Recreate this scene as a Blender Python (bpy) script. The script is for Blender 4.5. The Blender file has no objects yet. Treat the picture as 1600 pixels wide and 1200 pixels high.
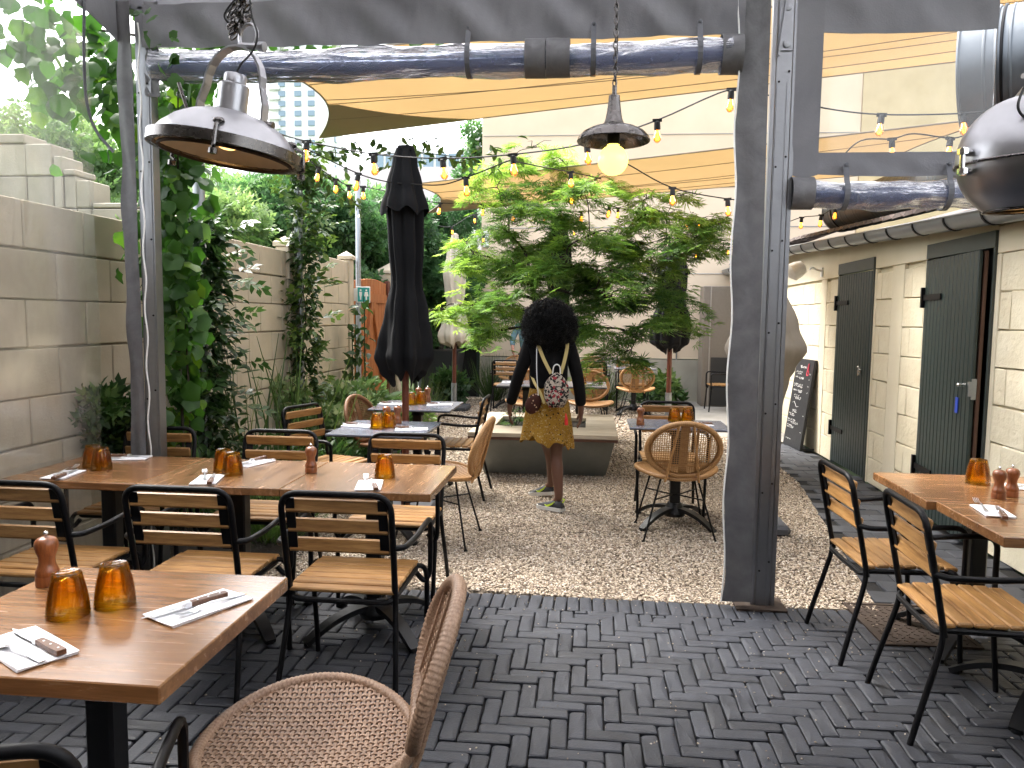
import bpy, math, random
import numpy as np
from mathutils import Vector, Matrix

random.seed(7)
rng = np.random.default_rng(11)
R = math.radians
PI = math.pi
scene = bpy.context.scene
col = scene.collection

# ------------------------------------------------------------------ camera
CAM_H = 1.52
yaw, pitch, roll = R(5.7), R(4.9), R(0.7)
fw = Vector((-math.sin(yaw) * math.cos(pitch), math.cos(yaw) * math.cos(pitch), -math.sin(pitch)))
rt = Vector((math.cos(yaw), math.sin(yaw), 0))
up = rt.cross(fw)
rt2 = rt * math.cos(roll) + up * math.sin(roll)
up2 = -rt * math.sin(roll) + up * math.cos(roll)
cam_d = bpy.data.cameras.new("camera")
cam_d.sensor_width = 36.0
cam_d.lens = 36.0 * 1202.0 / 1600.0
cam_d.clip_start = 0.05
cam_d.clip_end = 2000.0
cam = bpy.data.objects.new("camera", cam_d)
col.objects.link(cam)
cam.matrix_world = Matrix(((rt2.x, up2.x, -fw.x, 0), (rt2.y, up2.y, -fw.y, 0), (rt2.z, up2.z, -fw.z, CAM_H), (0, 0, 0, 1)))
scene.camera = cam

# ------------------------------------------------------------------ light
SUN_EL, SUN_AZ = R(56), R(-50)          # azimuth measured from +Y towards +X
world = bpy.data.worlds.new("World")
scene.world = world
world.use_nodes = True
wn, wl = world.node_tree.nodes, world.node_tree.links
bg = wn["Background"]
sky = wn.new("ShaderNodeTexSky")
sky.sky_type = 'NISHITA'
sky.sun_disc = False
sky.sun_elevation = SUN_EL
sky.sun_rotation = SUN_AZ
sky.air_density = 1.0
sky.dust_density = 4.0
hsv = wn.new("ShaderNodeHueSaturation")   # overcast: a paler sky
hsv.inputs["Saturation"].default_value = 0.26
wl.new(sky.outputs[0], hsv.inputs["Color"])
wl.new(hsv.outputs[0], bg.inputs["Color"])
bg.inputs["Strength"].default_value = 0.15
sd = bpy.data.lights.new("sun", 'SUN')
sd.energy = 1.0
sd.angle = R(25)
sd.color = (1.0, 0.94, 0.85)
sun = bpy.data.objects.new("sun", sd)
col.objects.link(sun)
sdir = Vector((math.sin(SUN_AZ) * math.cos(SUN_EL), math.cos(SUN_AZ) * math.cos(SUN_EL), math.sin(SUN_EL)))
sun.rotation_euler = sdir.to_track_quat('Z', 'Y').to_euler()
sun.location = (-6, 10, 14)

vs = scene.view_settings
vs.view_transform = 'Standard'
vs.look = 'None'
vs.exposure = 2.8
vs.gamma = 1.0
vs.use_curve_mapping = False
scene.render.engine = 'CYCLES'
cy = scene.cycles
cy.use_denoising = True
try:
    cy.denoiser = 'OPENIMAGEDENOISE'
except Exception:
    pass
cy.max_bounces = 10
cy.diffuse_bounces = 4
cy.glossy_bounces = 4
cy.transmission_bounces = 8
cy.transparent_max_bounces = 24
cy.sample_clamp_indirect = 6.0
cy.caustics_refractive = False
cy.caustics_reflective = False

# ------------------------------------------------------------------ materials
MATS = {}


def lin(c):
    """sRGB 0..255 triple -> linear rgba"""
    o = []
    for v in c:
        v = v / 255.0
        o.append(v / 12.92 if v <= 0.04045 else ((v + 0.055) / 1.055) ** 2.4)
    return (*o, 1.0)


def newmat(name):
    m = bpy.data.materials.new(name)
    m.use_nodes = True
    MATS[name] = m
    return m, m.node_tree.nodes, m.node_tree.links, m.node_tree.nodes["Principled BSDF"]


def setc(b, c, rough=0.6, metal=0.0, spec=0.5):
    b.inputs["Base Color"].default_value = c
    b.inputs["Roughness"].default_value = rough
    b.inputs["Metallic"].default_value = metal
    b.inputs["Specular IOR Level"].default_value = spec


def coords(n, l, scale=(1, 1, 1), kind="Object", rnd=True):
    tc = n.new("ShaderNodeTexCoord")
    mp = n.new("ShaderNodeMapping")
    mp.inputs["Scale"].default_value = scale
    l.new(tc.outputs[kind], mp.inputs["Vector"])
    if rnd:
        oi = n.new("ShaderNodeObjectInfo")
        mu = n.new("ShaderNodeMath")
        mu.operation = 'MULTIPLY'
        mu.inputs[1].default_value = 37.0
        l.new(oi.outputs["Random"], mu.inputs[0])
        l.new(mu.outputs[0], mp.inputs["Location"])
    return mp.outputs[0]


def noise(n, l, vec, scale, detail=4.0, rough=0.55, dist=0.0):
    t = n.new("ShaderNodeTexNoise")
    t.inputs["Scale"].default_value = scale
    t.inputs["Detail"].default_value = detail
    t.inputs["Roughness"].default_value = rough
    t.inputs["Distortion"].default_value = dist
    if vec is not None:
        l.new(vec, t.inputs["Vector"])
    return t


def ramp(n, l, fac, stops):
    r = n.new("ShaderNodeValToRGB")
    e = r.color_ramp.elements
    while len(e) < len(stops):
        e.new(0.5)
    for i, (p, c) in enumerate(stops):
        e[i].position = p
        e[i].color = c if len(c) == 4 else (*c, 1)
    l.new(fac, r.inputs["Fac"])
    return r


def mixc(n, l, a, b, fac, mode='MIX'):
    m = n.new("ShaderNodeMix")
    m.data_type = 'RGBA'
    m.blend_type = mode
    for sock, v in ((m.inputs[0], fac), (m.inputs[6], a), (m.inputs[7], b)):
        if hasattr(v, "type") and hasattr(v, "is_linked"):
            l.new(v, sock)
        else:
            sock.default_value = v
    return m.outputs[2]


def bump(n, l, h, b, strength=0.3, dist=0.01):
    bp = n.new("ShaderNodeBump")
    bp.inputs["Strength"].default_value = strength
    bp.inputs["Distance"].default_value = dist
    l.new(h, bp.inputs["Height"])
    l.new(bp.outputs[0], b.inputs["Normal"])
    return bp


def mottled(name, c1, c2, scale=8.0, rough=0.8, bumps=0.25, bdist=0.004, rnd=0.0, metal=0.0, fine=60.0, spec=0.4, vecscale=(1, 1, 1)):
    """two-tone mottled surface with fine relief; rnd = value change per object"""
    m, n, l, b = newmat(name)
    setc(b, c1, rough, metal, spec)
    v = coords(n, l, vecscale)
    t = noise(n, l, v, scale, 6)
    r = ramp(n, l, t.outputs["Fac"], [(0.3, c1), (0.7, c2)])
    out = r.outputs[0]
    if rnd:
        oi = n.new("ShaderNodeObjectInfo")
        mr = n.new("ShaderNodeMapRange")
        mr.inputs["To Min"].default_value = 1 - rnd
        mr.inputs["To Max"].default_value = 1 + rnd
        l.new(oi.outputs["Random"], mr.inputs["Value"])
        cc = n.new("ShaderNodeCombineColor")
        for i in range(3):
            l.new(mr.outputs[0], cc.inputs[i])
        out = mixc(n, l, out, cc.outputs[0], 1.0, 'MULTIPLY')
    l.new(out, b.inputs["Base Color"])
    t2 = noise(n, l, v, fine, 5, 0.6)
    rr = n.new("ShaderNodeMapRange")
    rr.inputs["To Min"].default_value = max(0.05, rough - 0.1)
    rr.inputs["To Max"].default_value = min(1, rough + 0.12)
    l.new(t.outputs["Fac"], rr.inputs["Value"])
    l.new(rr.outputs[0], b.inputs["Roughness"])
    if bumps:
        bump(n, l, t2.outputs["Fac"], b, bumps, bdist)
    return m


def plain(name, c, rough=0.5, metal=0.0, spec=0.5):
    m, n, l, b = newmat(name)
    setc(b, c, rough, metal, spec)
    v = coords(n, l)
    t = noise(n, l, v, 25, 4)
    rr = n.new("ShaderNodeMapRange")
    rr.inputs["To Min"].default_value = max(0.03, rough - 0.08)
    rr.inputs["To Max"].default_value = min(1, rough + 0.1)
    l.new(t.outputs["Fac"], rr.inputs["Value"])
    l.new(rr.outputs[0], b.inputs["Roughness"])
    h = n.new("ShaderNodeHueSaturation")
    h.inputs["Color"].default_value = c
    r2 = n.new("ShaderNodeMapRange")
    r2.inputs["To Min"].default_value = 0.85
    r2.inputs["To Max"].default_value = 1.15
    l.new(t.outputs["Fac"], r2.inputs["Value"])
    l.new(r2.outputs[0], h.inputs["Value"])
    l.new(h.outputs[0], b.inputs["Base Color"])
    return m


def wood(name, dark, mid, light, axis='X', rough=0.45, grain=1.0, knots=True, lam=None, coat=0.0, rnd=0.18):
    """stretched grain along axis; lam = width of glued staves across the axis"""
    m, n, l, b = newmat(name)
    setc(b, mid, rough)
    st = {'X': (1.2, 14, 14), 'Y': (14, 1.2, 14), 'Z': (14, 14, 1.2)}[axis]
    v = coords(n, l, tuple(s * grain for s in st))
    t = noise(n, l, v, 3.0, 8, 0.62, 0.6)
    r = ramp(n, l, t.outputs["Fac"], [(0.28, dark), (0.5, mid), (0.74, light)])
    out = r.outputs[0]
    fine = noise(n, l, v, 14.0, 4, 0.6)
    f2 = ramp(n, l, fine.outputs["Fac"], [(0.35, (0.72, 0.70, 0.68)), (0.6, (1, 1, 1))])
    out = mixc(n, l, out, f2.outputs[0], 0.5, 'MULTIPLY')
    tc = n.new("ShaderNodeTexCoord")
    if lam:
        sp = n.new("ShaderNodeSeparateXYZ")
        l.new(tc.outputs["Object"], sp.inputs[0])
        d = n.new("ShaderNodeMath")
        d.operation = 'DIVIDE'
        d.inputs[1].default_value = lam
        l.new(sp.outputs[1 if axis == 'X' else 0], d.inputs[0])
        fl = n.new("ShaderNodeMath")
        fl.operation = 'FLOOR'
        l.new(d.outputs[0], fl.inputs[0])
        wn_ = n.new("ShaderNodeTexWhiteNoise")
        wn_.noise_dimensions = '1D'
        l.new(fl.outputs[0], wn_.inputs["W"])
        lr = ramp(n, l, wn_.outputs["Value"], [(0.0, (0.78, 0.74, 0.7)), (1.0, (1.12, 1.1, 1.06))])
        out = mixc(n, l, out, lr.outputs[0], 0.85, 'MULTIPLY')
    if knots:
        k = n.new("ShaderNodeTexVoronoi")
        kv = coords(n, l, {'X': (2.2, 6, 6), 'Y': (6, 2.2, 6), 'Z': (6, 6, 2.2)}[axis])
        k.inputs["Scale"].default_value = 1.0
        l.new(kv, k.inputs["Vector"])
        kr = ramp(n, l, k.outputs["Distance"], [(0.04, (0.28, 0.2, 0.15)), (0.13, (1, 1, 1))])
        out = mixc(n, l, out, kr.outputs[0], 0.75, 'MULTIPLY')
    oi = n.new("ShaderNodeObjectInfo")
    mr = n.new("ShaderNodeMapRange")
    mr.inputs["To Min"].default_value = 1 - rnd
    mr.inputs["To Max"].default_value = 1 + rnd
    l.new(oi.outputs["Random"], mr.inputs["Value"])
    hs = n.new("ShaderNodeHueSaturation")
    l.new(out, hs.inputs["Color"])
    l.new(mr.outputs[0], hs.inputs["Value"])
    l.new(hs.outputs[0], b.inputs["Base Color"])
    rr = n.new("ShaderNodeMapRange")
    rr.inputs["To Min"].default_value = max(0.05, rough - 0.1)
    rr.inputs["To Max"].default_value = rough + 0.15
    l.new(t.outputs["Fac"], rr.inputs["Value"])
    l.new(rr.outputs[0], b.inputs["Roughness"])
    if coat:
        b.inputs["Coat Weight"].default_value = coat
        b.inputs["Coat Roughness"].default_value = 0.22
    bump(n, l, fine.outputs["Fac"], b, 0.15, 0.002)
    return m


def leafmat(name, stops, trans=0.35, rough=0.45):
    """foliage: tint comes from a per-leaf attribute, light shines through"""
    m, n, l, b = newmat(name)
    a = n.new("ShaderNodeAttribute")
    a.attribute_name = "tint"
    r = ramp(n, l, a.outputs["Fac"], stops)
    setc(b, stops[0][1], rough, 0, 0.4)
    l.new(r.outputs[0], b.inputs["Base Color"])
    tr = n.new("ShaderNodeBsdfTranslucent")
    hs = n.new("ShaderNodeHueSaturation")
    hs.inputs["Value"].default_value = 1.5
    hs.inputs["Saturation"].default_value = 1.1
    l.new(r.outputs[0], hs.inputs["Color"])
    l.new(hs.outputs[0], tr.inputs["Color"])
    mx = n.new("ShaderNodeMixShader")
    mx.inputs[0].default_value = trans
    l.new(b.outputs[0], mx.inputs[1])
    l.new(tr.outputs[0], mx.inputs[2])
    l.new(mx.outputs[0], n["Material Output"].inputs["Surface"])
    return m


def clear(name, tint, gloss_rough=0.08, film=0.06, film_col=(0.8, 0.8, 0.8, 1), boost=1.0, wrinkle=0.0):
    """thin clear sheet: tinted see-through + fresnel gloss + a little milky film"""
    m, n, l, b = newmat(name)
    n.remove(b)
    tp = n.new("ShaderNodeBsdfTransparent")
    tp.inputs["Color"].default_value = tint
    gl = n.new("ShaderNodeBsdfGlossy")
    gl.inputs["Roughness"].default_value = gloss_rough
    fr = n.new("ShaderNodeFresnel")
    fr.inputs["IOR"].default_value = 1.45
    mu = n.new("ShaderNodeMath")
    mu.operation = 'MULTIPLY'
    mu.use_clamp = True
    mu.inputs[1].default_value = boost
    l.new(fr.outputs[0], mu.inputs[0])
    m1 = n.new("ShaderNodeMixShader")
    l.new(mu.outputs[0], m1.inputs[0])
    l.new(tp.outputs[0], m1.inputs[1])
    l.new(gl.outputs[0], m1.inputs[2])
    last = m1.outputs[0]
    v = coords(n, l, (1, 2.2, .8))
    t = noise(n, l, v, 5, 8, 0.68, 1.4)
    if film:
        tl = n.new("ShaderNodeBsdfTranslucent")
        tl.inputs["Color"].default_value = film_col
        df = n.new("ShaderNodeBsdfDiffuse")
        df.inputs["Color"].default_value = film_col
        md = n.new("ShaderNodeMixShader")
        l.new(tl.outputs[0], md.inputs[1])
        l.new(df.outputs[0], md.inputs[2])
        m2 = n.new("ShaderNodeMixShader")
        mr = n.new("ShaderNodeMapRange")
        mr.inputs["From Min"].default_value = 0.3
        mr.inputs["From Max"].default_value = 0.75
        mr.inputs["To Min"].default_value = film * 0.4
        mr.inputs["To Max"].default_value = film * 1.7
        l.new(t.outputs["Fac"], mr.inputs["Value"])
        l.new(mr.outputs[0], m2.inputs[0])
        l.new(last, m2.inputs[1])
        l.new(md.outputs[0], m2.inputs[2])
        last = m2.outputs[0]
    if wrinkle:
        w = noise(n, l, coords(n, l, (.8, 5, 5)), 3, 4, 0.55, 0.8)
        bp = n.new("ShaderNodeBump")
        bp.inputs["Strength"].default_value = wrinkle
        bp.inputs["Distance"].default_value = 0.03
        l.new(w.outputs["Fac"], bp.inputs["Height"])
        l.new(bp.outputs[0], gl.inputs["Normal"])
        l.new(bp.outputs[0], fr.inputs["Normal"])
    l.new(last, n["Material Output"].inputs["Surface"])
    return m


def emit(name, c, strength):
    m, n, l, b = newmat(name)
    setc(b, c, 0.3)
    b.inputs["Emission Color"].default_value = c
    b.inputs["Emission Strength"].default_value = strength
    return m


def fabric(name, c1, c2, rough=0.85, fold=0.0, trans=0.0, weave=350, bscale=3.0):
    m, n, l, b = newmat(name)
    setc(b, c1, rough, 0, 0.25)
    v = coords(n, l)
    t = noise(n, l, v, bscale, 5, 0.6, 0.4)
    r = ramp(n, l, t.outputs["Fac"], [(0.3, c1), (0.7, c2)])
    l.new(r.outputs[0], b.inputs["Base Color"])
    w = noise(n, l, v, weave, 2)
    ad = n.new("ShaderNodeMath")
    ad.operation = 'MULTIPLY_ADD'
    ad.inputs[1].default_value = fold
    l.new(t.outputs["Fac"], ad.inputs[0])
    l.new(w.outputs["Fac"], ad.inputs[2])
    bump(n, l, ad.outputs[0], b, 0.3, 0.003)
    if trans:
        tr = n.new("ShaderNodeBsdfTranslucent")
        l.new(r.outputs[0], tr.inputs["Color"])
        mx = n.new("ShaderNodeMixShader")
        mx.inputs[0].default_value = trans
        l.new(b.outputs[0], mx.inputs[1])
        l.new(tr.outputs[0], mx.inputs[2])
        l.new(mx.outputs[0], n["Material Output"].inputs["Surface"])
    return m


def cl(r, g, b):
    return (r, g, b, 1.0)


# setting
mottled("paver", cl(.0185, .0205, .0265), cl(.031, .034, .043), 14, 0.58, 0.6, 0.004, rnd=0.30, fine=90)
mottled("paver_joint", cl(.006, .006, .007), cl(.014, .013, .012), 40, 0.95, 0.5, 0.01)
mottled("path_slab", cl(.030, .033, .040), cl(.056, .059, .068), 8, 0.7, 0.4, 0.004, rnd=0.3)
mottled("concrete_slab", cl(.20, .19, .17), cl(.28, .27, .25), 3, 0.85, 0.3, 0.003)
mottled("gravel_base", cl(.16, .13, .10), cl(.34, .29, .23), 55, 0.95, 1.0, 0.02)
mottled("soil", cl(.02, .016, .012), cl(.05, .04, .03), 12, 0.95, 1.0, 0.03)
mottled("lawn", cl(.04, .07, .02), cl(.07, .11, .035), 2, 0.95, 1.0, 0.03)
mottled("cast_block", cl(.47, .40, .30), cl(.58, .50, .39), 3.5, 0.85, 0.5, 0.005, rnd=0.07)
mottled("cast_joint", cl(.28, .24, .18), cl(.38, .33, .25), 10, 0.95, 0.4, 0.004)
mottled("cream_block", cl(.66, .59, .43), cl(.74, .68, .52), 4, 0.75, 0.9, 0.010, rnd=0.05, fine=22)
mottled("cream_render", cl(.66, .595, .44), cl(.73, .67, .52), 2, 0.75, 0.35, 0.006, fine=30)
mottled("cream_joint", cl(.60, .54, .40), cl(.68, .62, .47), 10, 0.9, 0.6, 0.006)
mottled("back_render", cl(.60, .485, .355), cl(.67, .555, .42), 1.2, 0.9, 0.3, 0.004, fine=45)
mottled("back_render_dark", cl(.46, .36, .20), cl(.58, .46, .28), 1.5, 0.9, 0.3, 0.004, fine=45)
mottled("plinth_render", cl(.30, .28, .23), cl(.40, .38, .31), 2.2, 0.9, 0.4, 0.004)
mottled("limestone", cl(.27, .24, .19), cl(.40, .36, .29), 2, 0.9, 0.6, 0.01, rnd=0.1)
mottled("facade_white", cl(.74, .74, .74), cl(.80, .80, .80), 0.3, 0.8, 0)
mottled("slate_roof", cl(.16, .15, .155), cl(.22, .21, .215), 1.0, 0.8, 0.3, 0.02)
mottled("roof_tile", cl(.09, .075, .07), cl(.16, .13, .12), 5, 0.85, 0.4, 0.01, rnd=0.2)
mottled("planter_concrete", cl(.19, .205, .20), cl(.255, .27, .26), 4, 0.7, 0.25, 0.003, vecscale=(1, 1, 1))
mottled("weight_slab", cl(.055, .058, .066), cl(.08, .083, .092), 10, 0.75, 0.3, 0.003)
# woods
wood("table_wood", lin((114, 78, 47)), lin((136, 96, 60)), lin((157, 116, 76)), 'X', 0.22, 1.0, True, 0.07, 0.5, 0.06)
wood("table_wood_y", lin((112, 81, 54)), lin((136, 101, 68)), lin((158, 120, 84)), 'Y', 0.22, 1.0, True, 0.04, 0.5, 0.06)
wood("slat_wood", lin((122, 84, 44)), lin((158, 116, 66)), lin((186, 144, 90)), 'X', 0.42, 1.6, True, None, 0.15, 0.22)
wood("mill_wood", lin((100, 54, 24)), lin((134, 76, 38)), lin((158, 96, 52)), 'Z', 0.3, 2.0, False, None, 0.4, 0.12)
wood("gate_wood", lin((140, 80, 38)), lin((172, 104, 54)), lin((194, 128, 76)), 'Z', 0.6, 0.8, True, None, 0, 0.12)
wood("pole_wood", lin((70, 30, 18)), lin((96, 46, 28)), lin((120, 62, 40)), 'Z', 0.45, 1.0, False, None, 0.1, 0.05)
wood("bench_wood", lin((166, 156, 138)), lin((188, 178, 160)), lin((206, 197, 180)), 'X', 0.6, 0.8, False, 0.14, 0, 0.05)
wood("bench_edge", lin((60, 38, 26)), lin((84, 54, 38)), lin((104, 70, 50)), 'X', 0.6, 0.8, False, None, 0, 0.05)
wood("knife_wood", lin((70, 44, 30)), lin((104, 70, 50)), lin((130, 92, 68)), 'X', 0.4, 4.0, False, None, 0.1, 0.1)
wood("bark", lin((34, 30, 24)), lin((56, 50, 40)), lin((80, 72, 58)), 'Z', 0.9, 2.0, False, None, 0, 0.05)
# metals, plastics
plain("black_metal", cl(.0035, .0035, .0045), 0.46, 0.0, 0.22)
plain("cast_iron", cl(.005, .0055, .007), 0.42, 0.0, 0.4)
plain("alu", cl(.52, .54, .58), 0.32, 1.0)
plain("alu_dull", cl(.28, .285, .30), 0.42, 1.0)
plain("galvanised", cl(.15, .165, .18), 0.48, 0.85)
plain("zinc", cl(.30, .32, .34), 0.42, 0.85)
plain("lamp_steel", cl(.40, .40, .42), 0.36, 1.0)
plain("lamp_steel_dark", cl(.15, .14, .135), 0.26, 1.0)
plain("chrome", cl(.78, .78, .80), 0.12, 1.0)
plain("cutlery_steel", cl(.76, .78, .82), 0.30, 1.0)
plain("lamp_inside", cl(.60, .55, .46), 0.45, 0.0)
plain("rusty_steel", cl(.045, .030, .022), 0.75, 0.3)
plain("black_rubber", cl(.012, .012, .012), 0.6)
plain("dark_green_paint", cl(.015, .027, .025), 0.40)
plain("frame_green_paint", cl(.055, .066, .060), 0.5)
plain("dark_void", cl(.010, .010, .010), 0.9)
plain("door_edge", cl(.10, .05, .03), 0.7)
plain("brass_padlock", cl(.75, .74, .70), 0.25, 1.0)
plain("blue_plastic", cl(.02, .06, .45), 0.4)
plain("white_paint", cl(.78, .78, .76), 0.45)
plain("window_glass", cl(.20, .28, .36), 0.1)
plain("board_black", cl(.014, .015, .018), 0.5)
plain("chalk", cl(.75, .75, .74), 0.9)
plain("pink_red", cl(.60, .06, .10), 0.6)
plain("teal_sign", cl(.02, .30, .28), 0.4)
plain("taupe_metal", cl(.17, .145, .12), 0.5)
plain("taupe_edge", cl(.30, .27, .24), 0.5)
plain("grey_laminate", cl(.15, .165, .205), 0.14)
plain("laminate_edge", cl(.02, .02, .022), 0.4)
plain("pot_black", cl(.022, .022, .024), 0.5)
fabric("napkin_paper", cl(.82, .82, .86), cl(.87, .87, .90), 0.8, 0.5)
# fabrics
fabric("grey_tarp", cl(.150, .151, .163), cl(.19, .191, .204), 0.45, 3.0, 0.0, 120, 4.0)
fabric("tarp_strip", cl(.105, .105, .110), cl(.165, .164, .170), 0.55, 6.0, 0.0, 90, 9.0)
fabric("sail_tan", cl(.60, .49, .325), cl(.64, .52, .345), 0.85, 0.2, 0.52, 300, 1.5)
fabric("sail_patch", cl(.44, .38, .28), cl(.48, .41, .31), 0.85, 0.2, 0.35, 300, 1.5)
fabric("roof_white", cl(.72, .72, .74), cl(.76, .76, .78), 0.7, 0.5, 0.62, 200, 1.5)
fabric("black_canvas", cl(.0035, .0036, .0045), cl(.006, .0062, .0074), 0.85, 1.0, 0.0, 260, 4)
fabric("cream_canvas", cl(.50, .45, .36), cl(.60, .55, .46), 0.85, 1.0, 0.0, 200, 5)
fabric("taupe_canvas", cl(.26, .225, .18), cl(.32, .28, .23), 0.85, 1.0, 0.0, 200, 5)
fabric("strap_grey", cl(.10, .105, .12), cl(.14, .145, .16), 0.6, 0.5, 0, 200)
fabric("black_knit", cl(.0016, .0016, .002), cl(.003, .003, .0036), 0.95, 1.0, 0, 300, 10)
fabric("denim", cl(.10, .19, .22), cl(.16, .26, .29), 0.9, 1.0, 0, 300, 9)
fabric("dark_trousers", cl(.02, .02, .024), cl(.03, .03, .034), 0.9, 1.0, 0, 300, 9)
fabric("strap_yellow", cl(.46, .36, .14), cl(.54, .43, .19), 0.8, 0.4, 0, 300)
wood("rattan", lin((132, 94, 54)), lin((168, 126, 78)), lin((192, 150, 102)), 'X', 0.5, 5.0, False, None, 0.1, 0.10)
wood("rattan_grey", lin((126, 98, 78)), lin((160, 130, 106)), lin((186, 158, 134)), 'X', 0.5, 5.0, False, None, 0.1, 0.06)
wood("rattan_brown", lin((92, 58, 34)), lin((128, 86, 54)), lin((156, 112, 74)), 'X', 0.5, 5.0, False, None, 0.1, 0.06)
# see-through
clear("vinyl_pane", cl(.95, .955, .95), 0.14, 0.10, cl(.62, .61, .58), 0.20)
clear("vinyl_roll", cl(.70, .73, .80), 0.22, 0.34, cl(.26, .28, .36), 1.3, 0.9)
clear("vinyl_window", cl(.97, .97, .97), 0.05, 0.02, cl(.8, .8, .8), 0.6)
# leaves
leafmat("leaf_vine", [(0, cl(.022, .066, .012)), (0.6, cl(.052, .130, .022)), (1, cl(.15, .26, .035))], 0.45)
leafmat("leaf_jasmine", [(0, cl(.014, .036, .012)), (0.6, cl(.035, .075, .02)), (1, cl(.10, .16, .035))], 0.25, 0.35)
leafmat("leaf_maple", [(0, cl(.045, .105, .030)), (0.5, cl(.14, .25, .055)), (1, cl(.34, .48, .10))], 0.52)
leafmat("leaf_hedge", [(0, cl(.034, .085, .034)), (0.6, cl(.092, .19, .07)), (1, cl(.19, .32, .11))], 0.45)
leafmat("leaf_shrub", [(0, cl(.016, .045, .014)), (0.6, cl(.05, .11, .028)), (1, cl(.16, .24, .07))], 0.3)
leafmat("leaf_pale", [(0, cl(.05, .11, .03)), (0.6, cl(.14, .22, .08)), (1, cl(.42, .46, .26))], 0.3)
leafmat("leaf_grass", [(0, cl(.03, .06, .015)), (0.6, cl(.07, .12, .03)), (1, cl(.18, .22, .06))], 0.3)
leafmat("leaf_tree", [(0, cl(.06, .12, .05)), (0.6, cl(.13, .22, .08)), (1, cl(.24, .34, .12))], 0.45)
# lights
emit("bulb_filament", cl(1.0, .48, .08), 3.0)
emit("globe_glow", cl(1.0, .74, .13), 0.58)
emit("lamp_glow", cl(1.0, .55, .18), 0.5)
clear("bulb_glass", cl(1.0, .74, .30), 0.03, 0.30, cl(1.0, .52, .10), 1.0)


def amber_mat():
    m, n, l, b = newmat("amber_glass")
    n.remove(b)
    tp = n.new("ShaderNodeBsdfTransparent")
    tp.inputs["Color"].default_value = cl(.97, .70, .17)
    tc = n.new("ShaderNodeTexCoord")            # paler where the wall is thin, near the rim
    sp = n.new("ShaderNodeSeparateXYZ")
    l.new(tc.outputs["Object"], sp.inputs[0])
    mr = n.new("ShaderNodeMapRange")
    mr.inputs["From Min"].default_value = 0.012
    mr.inputs["From Max"].default_value = 0.055
    l.new(sp.outputs[2], mr.inputs["Value"])
    cr = ramp(n, l, mr.outputs[0], [(0.0, (.99, .86, .28)), (1.0, (.98, .73, .19))])
    l.new(cr.outputs[0], tp.inputs["Color"])
    gs = n.new("ShaderNodeBsdfGlass")
    gs.inputs["Color"].default_value = cl(.95, .70, .26)
    gs.inputs["IOR"].default_value = 1.35
    gs.inputs["Roughness"].default_value = 0.0
    mx = n.new("ShaderNodeMixShader")
    mx.inputs[0].default_value = 0.16
    l.new(tp.outputs[0], mx.inputs[1])
    l.new(gs.outputs[0], mx.inputs[2])
    gl = n.new("ShaderNodeBsdfGlossy")
    gl.inputs["Roughness"].default_value = 0.03
    fr = n.new("ShaderNodeFresnel")
    fr.inputs["IOR"].default_value = 1.5
    m2 = n.new("ShaderNodeMixShader")
    l.new(fr.outputs[0], m2.inputs[0])
    l.new(mx.outputs[0], m2.inputs[1])
    l.new(gl.outputs[0], m2.inputs[2])
    tl = n.new("ShaderNodeBsdfTranslucent")
    tl.inputs["Color"].default_value = cl(.95, .45, .04)
    m3 = n.new("ShaderNodeMixShader")
    m3.inputs[0].default_value = 0.05
    l.new(m2.outputs[0], m3.inputs[1])
    l.new(tl.outputs[0], m3.inputs[2])
    l.new(m3.outputs[0], n["Material Output"].inputs["Surface"])


amber_mat()


def print_mat(name, base, spots, scale):
    m, n, l, b = newmat(name)
    setc(b, base, 0.85, 0, 0.2)
    out = base
    for i, (c, sc, th) in enumerate(spots):
        v = coords(n, l, (1, 1, 1))
        vo = n.new("ShaderNodeTexVoronoi")
        vo.inputs["Scale"].default_value = sc
        ds = noise(n, l, v, sc * 0.7, 2)
        mm = n.new("ShaderNodeVectorMath")
        mm.operation = 'MULTIPLY_ADD'
        mm.inputs[1].default_value = (0.05, 0.05, 0.05)
        l.new(ds.outputs["Color"], mm.inputs[0])
        l.new(v, mm.inputs[2])
        l.new(mm.outputs[0], vo.inputs["Vector"])
        r = ramp(n, l, vo.outputs["Distance"], [(th, (1, 1, 1)), (th + 0.04, (0, 0, 0))])
        out = mixc(n, l, out, c, r.outputs[0])
    l.new(out, b.inputs["Base Color"])
    w = noise(n, l, coords(n, l), 300, 2)
    bump(n, l, w.outputs["Fac"], b, 0.2, 0.002)
    return m


print_mat("skirt_print", cl(.30, .165, .022), [(cl(.42, .32, .16), 52, .25), (cl(.015, .01, .008), 24, .15), (cl(.15, .06, .02), 64, .25)], 1)
print_mat("backpack_print", cl(.38, .33, .27), [(cl(.015, .015, .015), 46, .50), (cl(.26, .03, .04), 26, .30)], 1)
print_mat("pouch_print", cl(.045, .014, .010), [(cl(.62, .44, .28), 36, .22), (cl(.02, .02, .02), 52, .2)], 1)


def skin_mat(name, c):
    m, n, l, b = newmat(name)
    setc(b, c, 0.5, 0, 0.4)
    b.inputs["Subsurface Weight"].default_value = 0.05
    t = noise(n, l, coords(n, l), 30, 4)
    bump(n, l, t.outputs["Fac"], b, 0.1, 0.002)


skin_mat("skin_dark", cl(.13, .062, .040))
skin_mat("skin_light", cl(.45, .22, .15))
plain("hair_black", cl(.0012, .0010, .0013), 0.6, 0.0, 0.3)
plain("hair_brown", cl(.05, .025, .015), 0.55)
plain("shoe_black", cl(.018, .018, .021), 0.7)
plain("shoe_sole", cl(.60, .59, .56), 0.7)
plain("volt_yellow", cl(.55, .75, .05), 0.6)
plain("red_tag", cl(.65, .02, .02), 0.6)
# ------------------------------------------------------------------ helpers
V = Vector


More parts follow.
